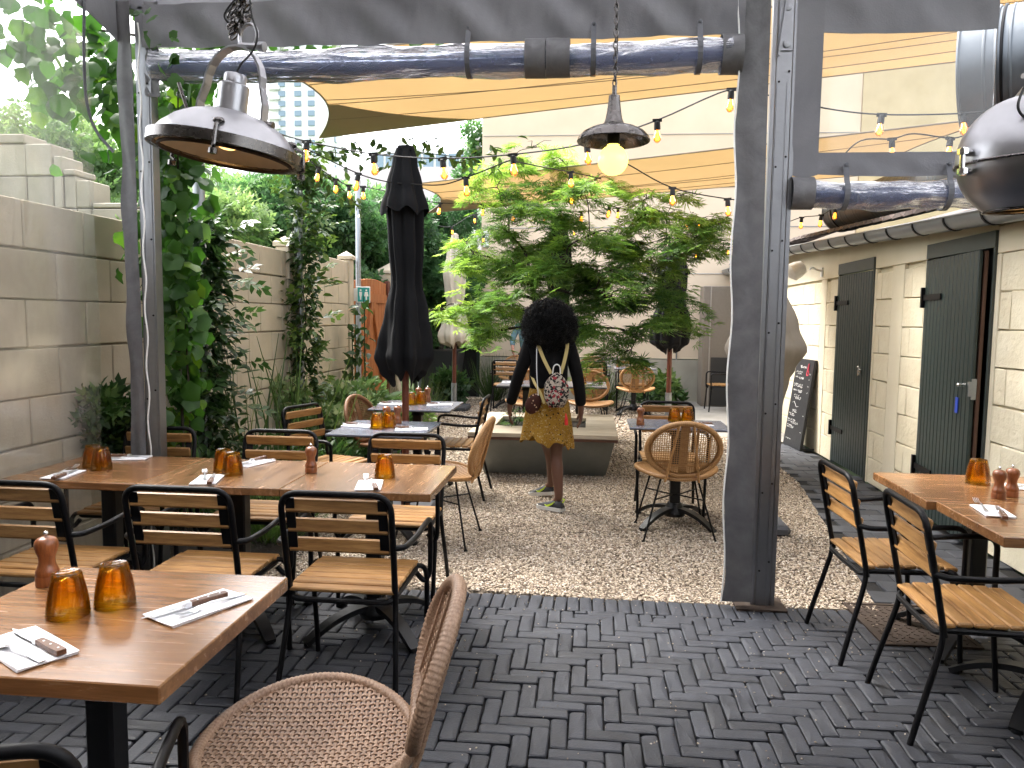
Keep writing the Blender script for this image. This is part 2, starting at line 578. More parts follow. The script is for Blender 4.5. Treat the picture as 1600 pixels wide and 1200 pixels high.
def link(name, me, mat, parent=None, loc=(0, 0, 0), rot=(0, 0, 0)):
    o = bpy.data.objects.new(name, me)
    col.objects.link(o)
    if mat is not None and me is not None and not me.materials:
        me.materials.append(MATS[mat])
    o.location = loc
    o.rotation_euler = rot
    if parent is not None:
        o.parent = parent
    return o


def tag(o, label=None, cat=None, group=None, kind=None):
    if label:
        o["label"] = label
    if cat:
        o["category"] = cat
    if group:
        o["group"] = group
    if kind:
        o["kind"] = kind
    return o


def thing(name, label, cat, loc=(0, 0, 0), rz=0.0, group=None):
    o = bpy.data.objects.new(name, None)
    o.empty_display_size = 0.1
    col.objects.link(o)
    o.location = loc
    o.rotation_euler = (0, 0, rz)
    return tag(o, label, cat, group)


def copy_tree(o, parent=None):
    c = o.copy()
    col.objects.link(c)
    c.parent = parent
    for ch in list(o.children):
        copy_tree(ch, c)
    return c


class MB:
    """collects simple solids into one mesh"""

    def __init__(self):
        self.v, self.f = [], []

    def add(self, vs, fs):
        n = len(self.v)
        self.v.extend([tuple(p) for p in vs])
        self.f.extend([tuple(i + n for i in f) for f in fs])
        return self

    def box(self, c, s, M=None):
        x, y, z = s[0] / 2, s[1] / 2, s[2] / 2
        ps = [V((a * x, b * y, d * z)) for a in (-1, 1) for b in (-1, 1) for d in (-1, 1)]
        if M is not None:
            ps = [M @ p for p in ps]
        ps = [p + V(c) for p in ps]
        return self.add(ps, [(0, 1, 3, 2), (4, 6, 7, 5), (0, 4, 5, 1), (2, 3, 7, 6), (0, 2, 6, 4), (1, 5, 7, 3)])

    def rbox(self, c, s, ch, M=None, axis=0):
        """box with chamfered long edges (along axis) and chamfered ends"""
        a, b, d = [(0, 1, 2), (1, 2, 0), (2, 0, 1)][axis]
        L, w, h = s[a] / 2, s[b] / 2, s[d] / 2
        prof = [(-w + ch, -h), (w - ch, -h), (w, -h + ch), (w, h - ch), (w - ch, h), (-w + ch, h), (-w, h - ch), (-w, -h + ch)]
        rings = []
        for t, k in ((-L, 1 - 1.0 * ch / max(w, 1e-6)), (-L + ch, 1), (L - ch, 1), (L, 1 - 1.0 * ch / max(w, 1e-6))):
            ring = []
            for (p, q) in prof:
                co = [0, 0, 0]
                co[a] = t
                co[b] = p if k == 1 else math.copysign(max(abs(p) - ch, 0.0), p)
                co[d] = q if k == 1 else math.copysign(max(abs(q) - ch, 0.0), q)
                ring.append(V(co))
            rings.append(ring)
        vs = [p for r in rings for p in r]
        if M is not None:
            vs = [M @ p for p in vs]
        vs = [p + V(c) for p in vs]
        fs = []
        for r in range(3):
            for i in range(8):
                j = (i + 1) % 8
                fs.append((r * 8 + i, r * 8 + j, r * 8 + 8 + j, r * 8 + 8 + i))
        fs.append(tuple(range(7, -1, -1)))
        fs.append(tuple(range(24, 32)))
        return self.add(vs, fs)

    def prism(self, pts, z0, z1, M=None):
        """polygon (list of xy) extruded along z"""
        n = len(pts)
        vs = [V((x, y, z0)) for x, y in pts] + [V((x, y, z1)) for x, y in pts]
        if M is not None:
            vs = [M @ p for p in vs]
        fs = [tuple(range(n - 1, -1, -1)), tuple(range(n, 2 * n))]
        fs += [(i, (i + 1) % n, n + (i + 1) % n, n + i) for i in range(n)]
        return self.add(vs, fs)

    def tube(self, pts, r, n=8, closed=False, caps=True, flat=None, up0=None):
        """round (or flat=(w,h) rectangular-ish) tube swept along pts"""
        pts = [V(p) for p in pts]
        m = len(pts)
        rad = r if isinstance(r, (list, tuple)) else [r] * m
        rings = []
        nrm = None
        for i, p in enumerate(pts):
            if closed:
                t = (pts[(i + 1) % m] - pts[(i - 1) % m])
            else:
                t = pts[min(i + 1, m - 1)] - pts[max(i - 1, 0)]
            if t.length < 1e-9:
                t = V((0, 0, 1))
            t.normalize()
            if nrm is None:
                a = V(up0) if up0 is not None else (V((0, 0, 1)) if abs(t.z) < 0.9 else V((1, 0, 0)))
                nrm = (a - t * a.dot(t)).normalized()
            else:
                q = nrm - t * nrm.dot(t)
                nrm = q.normalized() if q.length > 1e-6 else nrm
            b = t.cross(nrm)
            ring = []
            if flat:
                w, h = flat[0] * rad[i] / 2, flat[1] * rad[i] / 2
                for (u, v_) in ((-w, -h), (w, -h), (w, h), (-w, h)):
                    ring.append(p + b * u + nrm * v_)
            else:
                for k in range(n):
                    an = 2 * PI * k / n
                    ring.append(p + (b * math.cos(an) + nrm * math.sin(an)) * rad[i])
            rings.append(ring)
        k = len(rings[0])
        vs = [p for rg in rings for p in rg]
        fs = []
        for i in range(m if closed else m - 1):
            i2 = (i + 1) % m
            for j in range(k):
                j2 = (j + 1) % k
                fs.append((i * k + j, i * k + j2, i2 * k + j2, i2 * k + j))
        if caps and not closed:
            fs.append(tuple(range(k - 1, -1, -1)))
            fs.append(tuple(range((m - 1) * k, m * k)))
        return self.add(vs, fs)

    def lathe(self, prof, n=20, c=(0, 0, 0), M=None, mod=None, cap=True):
        vs, fs = [], []
        for i, (r, z) in enumerate(prof):
            for k in range(n):
                a = 2 * PI * k / n
                rr = r * (mod(a, i) if mod else 1)
                vs.append(V((rr * math.cos(a), rr * math.sin(a), z)))
        if M is not None:
            vs = [M @ p for p in vs]
        vs = [p + V(c) for p in vs]
        m = len(prof)
        for i in range(m - 1):
            for k in range(n):
                k2 = (k + 1) % n
                fs.append((i * n + k, i * n + k2, i * n + n + k2, i * n + n + k))
        if cap:
            fs.append(tuple(range(n - 1, -1, -1)))
            fs.append(tuple(range((m - 1) * n, m * n)))
        return self.add(vs, fs)

    def ball(self, c, r, n=12, m=8, M=None):
        r = r if isinstance(r, (list, tuple)) else (r, r, r)
        prof = [(max(math.sin(PI * i / m), 1e-3), -math.cos(PI * i / m)) for i in range(m + 1)]
        S = Matrix.Diagonal(r)
        return self.lathe(prof, n, c, (M @ S) if M is not None else S)

    def grid(self, P, nu, nv, thick=0.0):
        """surface P(u,v) -> point, u,v in 0..1, optionally a thin solid"""
        pts = [[V(P(i / nu, j / nv)) for i in range(nu + 1)] for j in range(nv + 1)]
        w = nu + 1
        vs = [p for row in pts for p in row]
        fs = [(j * w + i, j * w + i + 1, (j + 1) * w + i + 1, (j + 1) * w + i) for j in range(nv) for i in range(nu)]
        if not thick:
            return self.add(vs, fs)
        nr = []
        for j in range(nv + 1):
            for i in range(nu + 1):
                a = pts[j][min(i + 1, nu)] - pts[j][max(i - 1, 0)]
                b = pts[min(j + 1, nv)][i] - pts[max(j - 1, 0)][i]
                q = a.cross(b)
                nr.append(q.normalized() if q.length > 1e-12 else V((0, 0, 1)))
        N = len(vs)
        vs2 = [p - q * thick for p, q in zip(vs, nr)]
        fs2 = [tuple(N + k for k in reversed(f)) for f in fs]
        edge = [i for i in range(w)] + [j * w + nu for j in range(1, nv + 1)] + [nv * w + i for i in range(nu - 1, -1, -1)] + [j * w for j in range(nv - 1, 0, -1)]
        fe = [(edge[k], N + edge[k], N + edge[(k + 1) % len(edge)], edge[(k + 1) % len(edge)]) for k in range(len(edge))]
        return self.add(vs + vs2, fs + fs2 + fe)

    def mesh(self, name, smooth=True, ang=38):
        me = bpy.data.meshes.new(name)
        me.from_pydata(self.v, [], self.f)
        me.update()
        if smooth:
            me.polygons.foreach_set("use_smooth", [True] * len(me.polygons))
            me.set_sharp_from_angle(angle=R(ang))
        return me

    def build(self, name, mat, parent=None, loc=(0, 0, 0), rot=(0, 0, 0), smooth=True, ang=38):
        return link(name, self.mesh(name, smooth, ang), mat, parent, loc, rot)


def rotz(a):
    return Matrix.Rotation(a, 3, 'Z')


def rotx(a):
    return Matrix.Rotation(a, 3, 'X')


def roty(a):
    return Matrix.Rotation(a, 3, 'Y')


def smooth_path(pts, k=6, closed=False):
    """Catmull-Rom through pts"""
    P = [V(p) for p in pts]
    n = len(P)
    out = []
    seg = n if closed else n - 1
    for i in range(seg):
        p1, p2 = P[i % n], P[(i + 1) % n]
        p0 = P[(i - 1) % n] if (closed or i > 0) else p1 * 2 - p2
        p3 = P[(i + 2) % n] if (closed or i + 2 < n) else p2 * 2 - p1
        for j in range(k):
            t = j / k
            out.append(0.5 * ((2 * p1) + (p2 - p0) * t + (2 * p0 - 5 * p1 + 4 * p2 - p3) * t * t + (3 * p1 - p0 - 3 * p2 + p3) * t ** 3))
    if not closed:
        out.append(P[-1])
    return out


def round_path(pts, r, k=5):
    """polyline with rounded corners of radius r"""
    P = [V(p) for p in pts]
    out = [P[0]]
    for i in range(1, len(P) - 1):
        a, b, c = P[i - 1], P[i], P[i + 1]
        u, w = (a - b), (c - b)
        d = min(r, u.length * 0.48, w.length * 0.48)
        s, e = b + u.normalized() * d, b + w.normalized() * d
        for j in range(k + 1):
            t = j / k
            out.append((1 - t) ** 2 * s + 2 * t * (1 - t) * b + t * t * e)
    out.append(P[-1])
    return out


def fast_mesh(name, verts, faces, tint=None, smooth=False):
    """verts Nx3, faces MxK numpy arrays"""
    verts = np.asarray(verts, dtype=np.float32)
    faces = np.asarray(faces, dtype=np.int32)
    me = bpy.data.meshes.new(name)
    M_, K = faces.shape
    me.vertices.add(len(verts))
    me.vertices.foreach_set("co", verts.ravel())
    me.loops.add(M_ * K)
    me.loops.foreach_set("vertex_index", faces.ravel())
    me.polygons.add(M_)
    me.polygons.foreach_set("loop_start", np.arange(M_, dtype=np.int32) * K)
    me.polygons.foreach_set("loop_total", np.full(M_, K, dtype=np.int32))
    if smooth:
        me.polygons.foreach_set("use_smooth", np.ones(M_, dtype=bool))
    if tint is not None:
        at = me.attributes.new("tint", 'FLOAT', 'POINT')
        at.data.foreach_set("value", np.asarray(tint, dtype=np.float32))
    me.update(calc_edges=True)
    me.validate()
    return me


def lobe(dx, dy, L, w, z=0.0):
    """a narrow leaflet quad from the base out along (dx,dy)"""
    px, py = -dy, dx
    return [(0, 0, 0), (dx * L * .5 + px * w, dy * L * .5 + py * w, z), (dx * L, dy * L, -0.06 * L), (dx * L * .5 - px * w, dy * L * .5 - py * w, z)]


def leaf_template(kind):
    """unit leaf in xy, tip along +y; returns verts, quads"""
    vs, fs = [], []
    if kind == 'maple':            # finely cut palmate leaf
        for a, L in ((-100, .55), (-66, .8), (-33, .95), (0, 1.05), (33, .95), (66, .8), (100, .55)):
            n = len(vs)
            vs += lobe(math.sin(R(a)), math.cos(R(a)), L, .055, .02)
            fs.append((n, n + 1, n + 2, n + 3))
    elif kind == 'diamond':
        vs = [(0, 0, 0), (.30, .45, .07), (0, 1, -.08), (-.30, .45, .07)]
        fs = [(0, 1, 2, 3)]
    elif kind == 'fold':           # folded pointed leaf
        vs = [(0, 0, 0), (.26, .32, .09), (.2, .68, .06), (0, 1, -.12), (-.2, .68, .06), (-.26, .32, .09), (0, .35, 0), (0, .7, -.02)]
        fs = [(0, 1, 6, 6), (1, 2, 7, 6), (2, 3, 7, 7), (0, 6, 5, 5), (6, 7, 4, 5), (7, 3, 4, 4)]
        fs = [(0, 1, 2, 7), (0, 7, 4, 5), (2, 3, 4, 7)]
    elif kind == 'blade':
        vs = [(-.02, 0, 0), (.02, 0, 0), (.016, .6, .06), (0, 1, -.05)]
        vs = [(-.008, 0, 0), (.008, 0, 0), (.0065, .55, .10), (-.0065, .55, .10), (.0015, 1, .0), (-.0015, 1, .0)]
        fs = [(0, 1, 2, 3), (3, 2, 4, 5)]
    elif kind == 'sprig':          # small cluster: five diamond leaves on a twig
        for (bx, by, a, L) in ((0, 0, -60, .5), (0, .15, 55, .55), (0, .3, -45, .5), (0, .45, 40, .5), (0, .5, 0, .55)):
            n = len(vs)
            q = lobe(math.sin(R(a)), math.cos(R(a)), L, .13, .05)
            vs += [(x + bx, y + by, z) for x, y, z in q]
            fs.append((n, n + 1, n + 2, n + 3))
    return np.array(vs, dtype=float), np.array(fs, dtype=int)


def scatter(kind, pos, direc, size, roll=None, tint=None, normal=None):
    """place leaves: pos Nx3, direc Nx3 (tip direction), size N"""
    T, F = leaf_template(kind)
    pos = np.asarray(pos, float)
    d = np.asarray(direc, float)
    N = len(pos)
    d = d / (np.linalg.norm(d, axis=1, keepdims=True) + 1e-9)
    if normal is None:
        normal = np.tile([0, 0, 1.0], (N, 1)) + rng.normal(0, .45, (N, 3))
    z = normal - d * np.sum(normal * d, axis=1, keepdims=True)
    z /= (np.linalg.norm(z, axis=1, keepdims=True) + 1e-9)
    x = np.cross(d, z)
    B = np.stack([x, d, z], axis=2)                     # N,3,3
    size = np.broadcast_to(np.asarray(size, float), (N,))
    vs = np.einsum('nij,kj->nki', B, T) * size[:, None, None] + pos[:, None, :]
    k = len(T)
    fs = F[None, :, :] + (np.arange(N) * k)[:, None, None]
    if tint is None:
        tint = rng.random(N)
    return vs.reshape(-1, 3), fs.reshape(-1, F.shape[1]), np.repeat(np.clip(tint, 0, 1), k)


def merge(parts):
    vs, fs, ts, n = [], [], [], 0
    for a, b, c in parts:
        vs.append(a)
        fs.append(b + n)
        ts.append(c)
        n += len(a)
    return np.concatenate(vs), np.concatenate(fs), np.concatenate(ts)


def foliage(name, mat, parent, parts, kind=None):
    a, b, c = merge(parts)
    o = link(name, fast_mesh(name, a, b, c), mat, parent)
    if kind:
        o["kind"] = kind
    return o


def rdir(n, up_=0.0, spread=1.0):
    d = rng.normal(0, spread, (n, 3))
    d[:, 2] += up_
    return d / (np.linalg.norm(d, axis=1, keepdims=True) + 1e-9)


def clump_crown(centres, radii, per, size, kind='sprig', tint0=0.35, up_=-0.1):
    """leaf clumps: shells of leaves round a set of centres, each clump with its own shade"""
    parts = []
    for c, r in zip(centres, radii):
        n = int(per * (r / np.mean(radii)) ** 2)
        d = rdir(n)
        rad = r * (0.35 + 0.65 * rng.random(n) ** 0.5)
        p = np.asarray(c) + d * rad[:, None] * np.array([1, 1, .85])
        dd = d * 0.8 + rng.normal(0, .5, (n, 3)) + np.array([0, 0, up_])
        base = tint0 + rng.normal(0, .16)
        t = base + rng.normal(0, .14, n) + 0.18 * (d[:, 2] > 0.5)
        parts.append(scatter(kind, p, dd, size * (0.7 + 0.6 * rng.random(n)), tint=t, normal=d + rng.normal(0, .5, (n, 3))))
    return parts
# ------------------------------------------------------------------ the ground
def in_view(x, y, z=0.0, m=0.06):
    d = V((x, y, z - CAM_H))
    q = d.dot(fw)
    if q < 0.2:
        return False
    u, v = d.dot(rt2) / q * 1202 / 800, d.dot(up2) / q * 1202 / 600
    return abs(u) < 1 + m and abs(v) < 1 + m


b = MB()
b.add([(-400, -60, -.06), (400, -60, -.06), (400, 700, -.06), (-400, 700, -.06)], [(0, 1, 2, 3)])
tag(b.build("ground", "lawn", smooth=False), kind="structure")

GRAVEL_Y = 4.12


def path_edge(y):            # where the gravel ends on the shed side
    return 1.56 + (y - 4.12) * 0.138 if y < 7.3 else 2.0 + (y - 7.3) * .02


# brick paving: herringbone with a soldier course against the gravel
W_, L_ = 0.0667, 0.2
paving = MB().box((-.2, 1.3, -.035), (5.9, 5.64, .03)).build("paving", "paver_joint", smooth=False)
tag(paving, kind="structure")
variants = []
for k in range(9):
    m = MB()
    hl, hw = (L_ - random.uniform(.004, .009)) / 2, (W_ - random.uniform(.0045, .0085)) / 2
    out = []
    for (sx, sy) in ((1, -1), (1, 1), (-1, 1), (-1, -1)):
        rc = random.uniform(.004, .015)
        q = [(sx * hl, sy * (hw - rc)), (sx * (hl - rc * .3), sy * (hw - rc * .3)), (sx * (hl - rc), sy * hw)]
        out += q if sx * sy > 0 else q[::-1]
    out = [(x + random.uniform(-.0016, .0016), y + random.uniform(-.0016, .0016)) for x, y in out]
    ins = [(x * (1 - .0045 / hl), y * (1 - .0045 / hw)) for x, y in out]
    n_ = len(out)
    vs = [(x, y, -.04) for x, y in out] + [(x, y, -.004) for x, y in out] + [(x, y, random.uniform(-.0007, .0007)) for x, y in ins] + [(0, 0, random.uniform(-.0006, .0012))]
    fs = [(r * n_ + i, r * n_ + (i + 1) % n_, (r + 1) * n_ + (i + 1) % n_, (r + 1) * n_ + i) for r in range(2) for i in range(n_)]
    fs += [(2 * n_ + i, 2 * n_ + (i + 1) % n_, 3 * n_) for i in range(n_)]
    m.add(vs, fs)
    variants.append((m, m.mesh("brick", True, 30)))
    variants[-1][1].materials.append(MATS["paver"])
spots = []
nmax = int(6.4 / W_)
for i in range(-50, 60):
    for j in range(-4, 62):
        for kind in (0, 1):
            a_, b_ = (i, j) if kind == 0 else (i + 3, j)
            # lattice (1,1),(6,0): horizontal starts where (i-j)%6==0
            if (i - j) % 6 != 0:
                continue
            if kind == 0:
                cx, cy_, rz = (i + 1.5) * W_, (j + .5) * W_, 0.0
            else:
                cx, cy_, rz = (i + 3.5) * W_, (j - .5) * W_, PI / 2
            cx, cy_ = cx - .05, cy_ + .62
            y1 = cy_ + (L_ / 2 if kind else W_ / 2)
            lim = GRAVEL_Y - L_ - .004
            if -3.1 < cx < 2.62 and cy_ > 0.2:
                if y1 <= lim + .006:
                    spots.append((cx, cy_, rz, 1.0))
                elif kind and y1 - L_ < lim - .010:      # bricks cut to meet the soldier course
                    k = (lim - (y1 - L_)) / L_
                    spots.append((cx, y1 - L_ + L_ * k / 2, rz, k))
                elif not kind and y1 - W_ < lim - .02:
                    spots.append((cx, (lim + y1 - W_) / 2, rz, 1.0))
for i in range(-46, 40):
    cx = i * (W_ + .001) + .01
    if -3.1 < cx < 1.62:
        spots.append((cx, GRAVEL_Y - L_ / 2, PI / 2, 1.0))
vis = [s for s in spots if in_view(s[0], s[1])]
vis.sort(key=lambda s: s[0] ** 2 + s[1] ** 2)
near = set(vis[:300])
rest = MB()
for s in spots:
    m, me = random.choice(variants)
    rz = s[2] + R(random.gauss(0, 1.0)) + (PI if random.random() < .5 else 0)
    z = random.gauss(0, .0019)
    if s in near:
        o = bpy.data.objects.new("brick", me)
        col.objects.link(o)
        o.location = (s[0], s[1], z)
        o.rotation_euler = (random.gauss(0, .008), random.gauss(0, .005), rz)
        o.scale = (s[3], 1, 1)
        o.parent = paving
    else:
        M = rotz(rz)
        rest.add([M @ V((p[0] * s[3], p[1], p[2])) + V((s[0], s[1], z)) for p in m.v], m.f)
o = rest.build("bricks", "paver", paving, ang=30)
o["kind"] = "stuff"

# gravel
pts = [(-3.0, GRAVEL_Y), (1.56, GRAVEL_Y), (2.0, 7.3), (2.05, 9.9), (1.35, 10.2), (1.2, 14.6), (-3.0, 14.6)]
bed = MB()
bed.prism(pts, -.05, -.009)
bed.prism([(-3.0, 14.602), (-2.1, 14.602), (-2.1, 17), (-3.0, 17)], -.05, -.009)
tag(bed.build("gravel_bed", "gravel_base", smooth=False), kind="structure")


def ico():
    p = (1 + 5 ** .5) / 2
    v = np.array([(-1, p, 0), (1, p, 0), (-1, -p, 0), (1, -p, 0), (0, -1, p), (0, 1, p), (0, -1, -p), (0, 1, -p), (p, 0, -1), (p, 0, 1), (-p, 0, -1), (-p, 0, 1)], float)
    f = np.array([(0, 11, 5), (0, 5, 1), (0, 1, 7), (0, 7, 10), (0, 10, 11), (1, 5, 9), (5, 11, 4), (11, 10, 2), (10, 7, 6), (7, 1, 8), (3, 9, 4), (3, 4, 2), (3, 2, 6), (3, 6, 8), (3, 8, 9), (4, 9, 5), (2, 4, 11), (6, 2, 10), (8, 6, 7), (9, 8, 1)])
    return v / np.linalg.norm(v[0]), f


def octa():
    v = np.array([(1, 0, 0), (-1, 0, 0), (0, 1, 0), (0, -1, 0), (0, 0, 1), (0, 0, -1)], float)
    f = np.array([(0, 2, 4), (2, 1, 4), (1, 3, 4), (3, 0, 4), (2, 0, 5), (1, 2, 5), (3, 1, 5), (0, 3, 5)])
    return v, f


def stones(n, x0, x1, y0, y1, s0, s1, shape, ok, zb=-.006):
    T, F = shape
    p = np.column_stack([rng.uniform(x0, x1, n), rng.uniform(y0, y1, n)])
    p = p[np.array([ok(a, c) for a, c in p])]
    n = len(p)
    sz = rng.uniform(s0, s1, n)
    v = T[None] * (1 + rng.normal(0, .16, (n, len(T), 1)))
    v = v * sz[:, None, None] * np.stack([rng.uniform(.8, 1.35, n), rng.uniform(.65, 1.0, n), rng.uniform(.5, .85, n)], 1)[:, None, :]
    a = rng.uniform(0, 2 * PI, n)
    c, s = np.cos(a), np.sin(a)
    t = rng.normal(0, .35, n)
    y2 = v[..., 1] * np.cos(t)[:, None] - v[..., 2] * np.sin(t)[:, None]
    z2 = v[..., 1] * np.sin(t)[:, None] + v[..., 2] * np.cos(t)[:, None]
    vx = v[..., 0] * c[:, None] - y2 * s[:, None] + p[:, 0:1]
    vy = v[..., 0] * s[:, None] + y2 * c[:, None] + p[:, 1:2]
    hill = .006 * np.sin(p[:, 0] * 2.3 + p[:, 1]) + .006 * np.sin(p[:, 1] * 3.1 - p[:, 0] * 1.7)
    vz = z2 + (zb + sz * .3 + rng.uniform(0, .006, n) + np.maximum(hill, -.004))[:, None]
    vv = np.stack([vx, vy, vz], 2).reshape(-1, 3)
    ff = (F[None] + (np.arange(n) * len(T))[:, None, None]).reshape(-1, 3)
    return vv, ff, np.repeat(rng.random(n), len(T))


def gm():
    m, n, l, b_ = newmat("gravel_stone")
    setc(b_, cl(.4, .35, .28), 0.85, 0, 0.3)
    a = n.new("ShaderNodeAttribute")
    a.attribute_name = "tint"
    r = ramp(n, l, a.outputs["Fac"], [(0.0, (.13, .10, .08)), (0.2, (.27, .215, .165)), (0.5, (.43, .36, .275)), (0.8, (.55, .475, .375)), (1.0, (.68, .62, .55))])
    t = noise(n, l, coords(n, l, (1, 1, 1), "Object", False), 260, 3)
    g = ramp(n, l, t.outputs["Fac"], [(0.3, (.82, .8, .78)), (0.7, (1.08, 1.07, 1.06))])
    l.new(mixc(n, l, r.outputs[0], g.outputs[0], 1.0, 'MULTIPLY'), b_.inputs["Base Color"])


gm()
okg = lambda x, y: x < path_edge(y) - .012 and not (-.95 < x < .13 and 7.45 < y < 8.45)
pa = [stones(40000, -1.6, 1.75, GRAVEL_Y + .004, 5.3, .0046, .0098, ico(), okg),
      stones(64000, -2.5, 1.95, 5.3, 7.3, .0054, .0112, octa(), okg),
      stones(6000, -2.5, -1.6, GRAVEL_Y + .004, 5.3, .006, .0112, octa(), okg),
      stones(26000, -2.4, 2.0, 7.2, 10.2, .009, .0155, octa(), okg),
      stones(18000, -2.5, 1.3, 10.2, 14.5, .012, .022, octa(), lambda x, y: x < 1.3)]
a_, b_, c_ = merge(pa)
tag(link("gravel", fast_mesh("gravel", a_, b_, c_), "gravel_stone"), kind="stuff")
# loose stones lying in the joints of the paving
hs = stones(1100, -1.6, 2.3, 2.2, 4.1, .0026, .0058, octa(), lambda x, y: random.random() < .35 + .5 * (y > 3.3), .000)
tag(link("stray_gravel", fast_mesh("stray_gravel", *hs), "gravel_stone"), kind="stuff")

# path of dark slabs beside the shed
path = MB()
path.prism([(1.56, GRAVEL_Y - .24), (2.66, GRAVEL_Y - .24), (2.66, 9.9), (2.05, 9.9), (2.0, 7.3), (1.56, 4.12)], -.05, -.014)
path = path.build("path", "paver_joint", smooth=False)
tag(path, kind="structure")
pv = []
for k in range(4):
    m = MB().rbox((0, 0, -.02), (.196, .176, .04), .006, axis=0)
    m.v = [(x + random.uniform(-.003, .003), y + random.uniform(-.003, .003), z + random.uniform(-.0015, .0015)) for x, y, z in m.v]
    me = m.mesh("slab", True, 30)
    me.materials.append(MATS["path_slab"])
    pv.append(me)
ny = 0
y = GRAVEL_Y - .13
while y < 9.85:
    x = path_edge(max(y, 4.12)) + .09
    off = (ny % 2) * .1
    k = 0
    while x + off + k * .2 < 2.60:
        o = bpy.data.objects.new("slab", random.choice(pv))
        col.objects.link(o)
        o.location = (x + off + k * .2, y, random.gauss(0, .0018))
        o.rotation_euler = (random.gauss(0, .006), random.gauss(0, .006), R(random.gauss(0, .6)))
        o.parent = path
        k += 1
    ny += 1
    y += .18
m = MB()
m.prism([(1.36, 10.2), (2.04, 9.92), (2.66, 9.92), (2.66, 14.6), (1.2, 14.6)], -.05, .004)
tag(m.build("pavement", "concrete_slab", smooth=False), kind="structure")
# planting bed along the left wall
m = MB()
m.grid(lambda u, v: (-2.98 + u * (.72 + .12 * math.sin(v * 23) + .3 * (v < .5)), 4.2 + v * 9.8, -.004 + .09 * math.sin(u * PI) * (1 + .4 * math.sin(v * 40))), 10, 60)
tag(m.build("flower_bed", "soil"), kind="structure")

# steel inspection cover set into the paving by the right-hand table
cover = thing("drain_cover", "rusty chequered steel cover set into the dark paving where gravel meets path", "drain cover", (1.63, 3.95, .003), R(2))
MB().box((0, 0, 0), (.42, .5, .004)).build("plate", "rusty_steel", cover, smooth=False)
f = MB()
for sx, sy, w, h in ((0, -.26, .46, .02), (0, .26, .46, .02), (-.22, 0, .02, .5), (.22, 0, .02, .5)):
    f.box((sx, sy, .001), (w, h, .010))
f.build("rim", "rusty_steel", cover, smooth=False)
f = MB()
for i in range(10):
    for j in range(12):
        f.box((-.18 + i * .04, -.22 + j * .04, .003), (.026, .006, .004), rotz(PI / 4 if (i + j) % 2 else -PI / 4))
o = f.build("tread", "rusty_steel", cover, smooth=False)
o["kind"] = "stuff"

# ------------------------------------------------------------------ left garden wall of cast blocks
gw = thing("garden_wall", "long cream cast block wall with capped posts down the left side of the garden", "wall", (-3.0, 0, 0))
CH, BL = .264, .49
wb = MB()
secs = [(0.1, 5.34, 2.112), (5.34, 7.47, 2.15), (7.47, 9.42, 2.19)]
for y0, y1, zt in secs:
    wb.box((-.06, (y0 + y1) / 2, zt / 2 - .01), (.09, y1 - y0, zt - .02))
wb.build("wall_core", "cast_joint", gw, smooth=False)
for y0, y1, zt in secs:
    for r in range(8):
        z1 = zt - r * CH
        z0 = z1 - CH + (.014 if r % 2 == 0 else .007)
        yy = 3.84 - 8 * BL + (BL / 2 if r % 2 else 0)
        while yy < y1:
            a0, a1 = max(yy, y0) + .004, min(yy + BL, y1) - .004
            if a1 - a0 > .04 and a1 > 1.9:
                m = MB().rbox((0, 0, 0), (a1 - a0, .03, z1 - z0), .005, axis=0)
                m.v = [(q[1] * 1.0, q[0], q[2]) for q in m.v]
                m.f = [tuple(reversed(q)) for q in m.f]
                o = m.build("block", "cast_block", gw, (-.005 + random.uniform(-.0015, .0015), (a0 + a1) / 2, (z0 + z1) / 2), ang=30)
            yy += BL
for y, zt in ((5.34, 2.16), (7.47, 2.2), (9.42, 2.22)):
    p = MB().rbox((0, 0, zt / 2), (.14, .15, zt), .01, axis=2).build("post", "cast_block", gw, (-.03, y, 0))
    MB().add([(-.09, -.09, zt), (.09, -.09, zt), (.09, .09, zt), (-.09, .09, zt), (-.09, -.09, zt + .04), (.09, -.09, zt + .04), (.09, .09, zt + .04), (-.09, .09, zt + .04), (0, 0, zt + .105)],
             [(3, 2, 1, 0), (0, 1, 5, 4), (1, 2, 6, 5), (2, 3, 7, 6), (3, 0, 4, 7), (4, 5, 8), (5, 6, 8), (6, 7, 8), (7, 4, 8)]).build("cap", "cast_block", p, smooth=False)

# wooden gate
gate = thing("wooden_gate", "orange brown plank gate with diagonal braces at the end of the block wall", "gate", (-3.0, 9.62, .05))
n = 11
for i in range(n):
    w = 1.46 / n
    zt = 1.90 + .05 * math.sin(i / n * 3.0) + .03
    MB().rbox((0, 0, zt / 2), (.03, w - .006, zt), .005, axis=2).build("plank", "gate_wood", gate, (0, .04 + w * (i + .5), 0))
MB().box((.035, .75, 1.72), (.035, 1.30, .12)).build("rail", "gate_wood", gate, smooth=False)
for ya, yb in ((.08, .70), (1.36, .76)):
    p0, p1 = V((.036, ya, .25)), V((.036, yb, 1.66))
    MB().tube([p0, p1], 1, flat=(.11, .036), up0=(1, 0, 0)).build("brace", "gate_wood", gate, smooth=False)
MB().rbox((0, 1.56, .98), (.10, .10, 2.02), .008, axis=2).build("gate_post", "pole_wood", gate)
MB().box((.045, .95, .98), (.03, .12, .02)).build("latch", "zinc", gate, smooth=False)
gp = thing("gate_pillar", "cream capped pillar beyond the wooden gate", "pillar", (-3.0, 11.42, 0))
MB().rbox((0, 0, 1.08), (.28, .28, 2.16), .01, axis=2).build("shaft", "cast_block", gp)
MB().lathe([(.24, 2.16), (.24, 2.2), (.01, 2.32)], 4, M=rotz(PI / 4)).build("cap", "cast_block", gp, smooth=False)

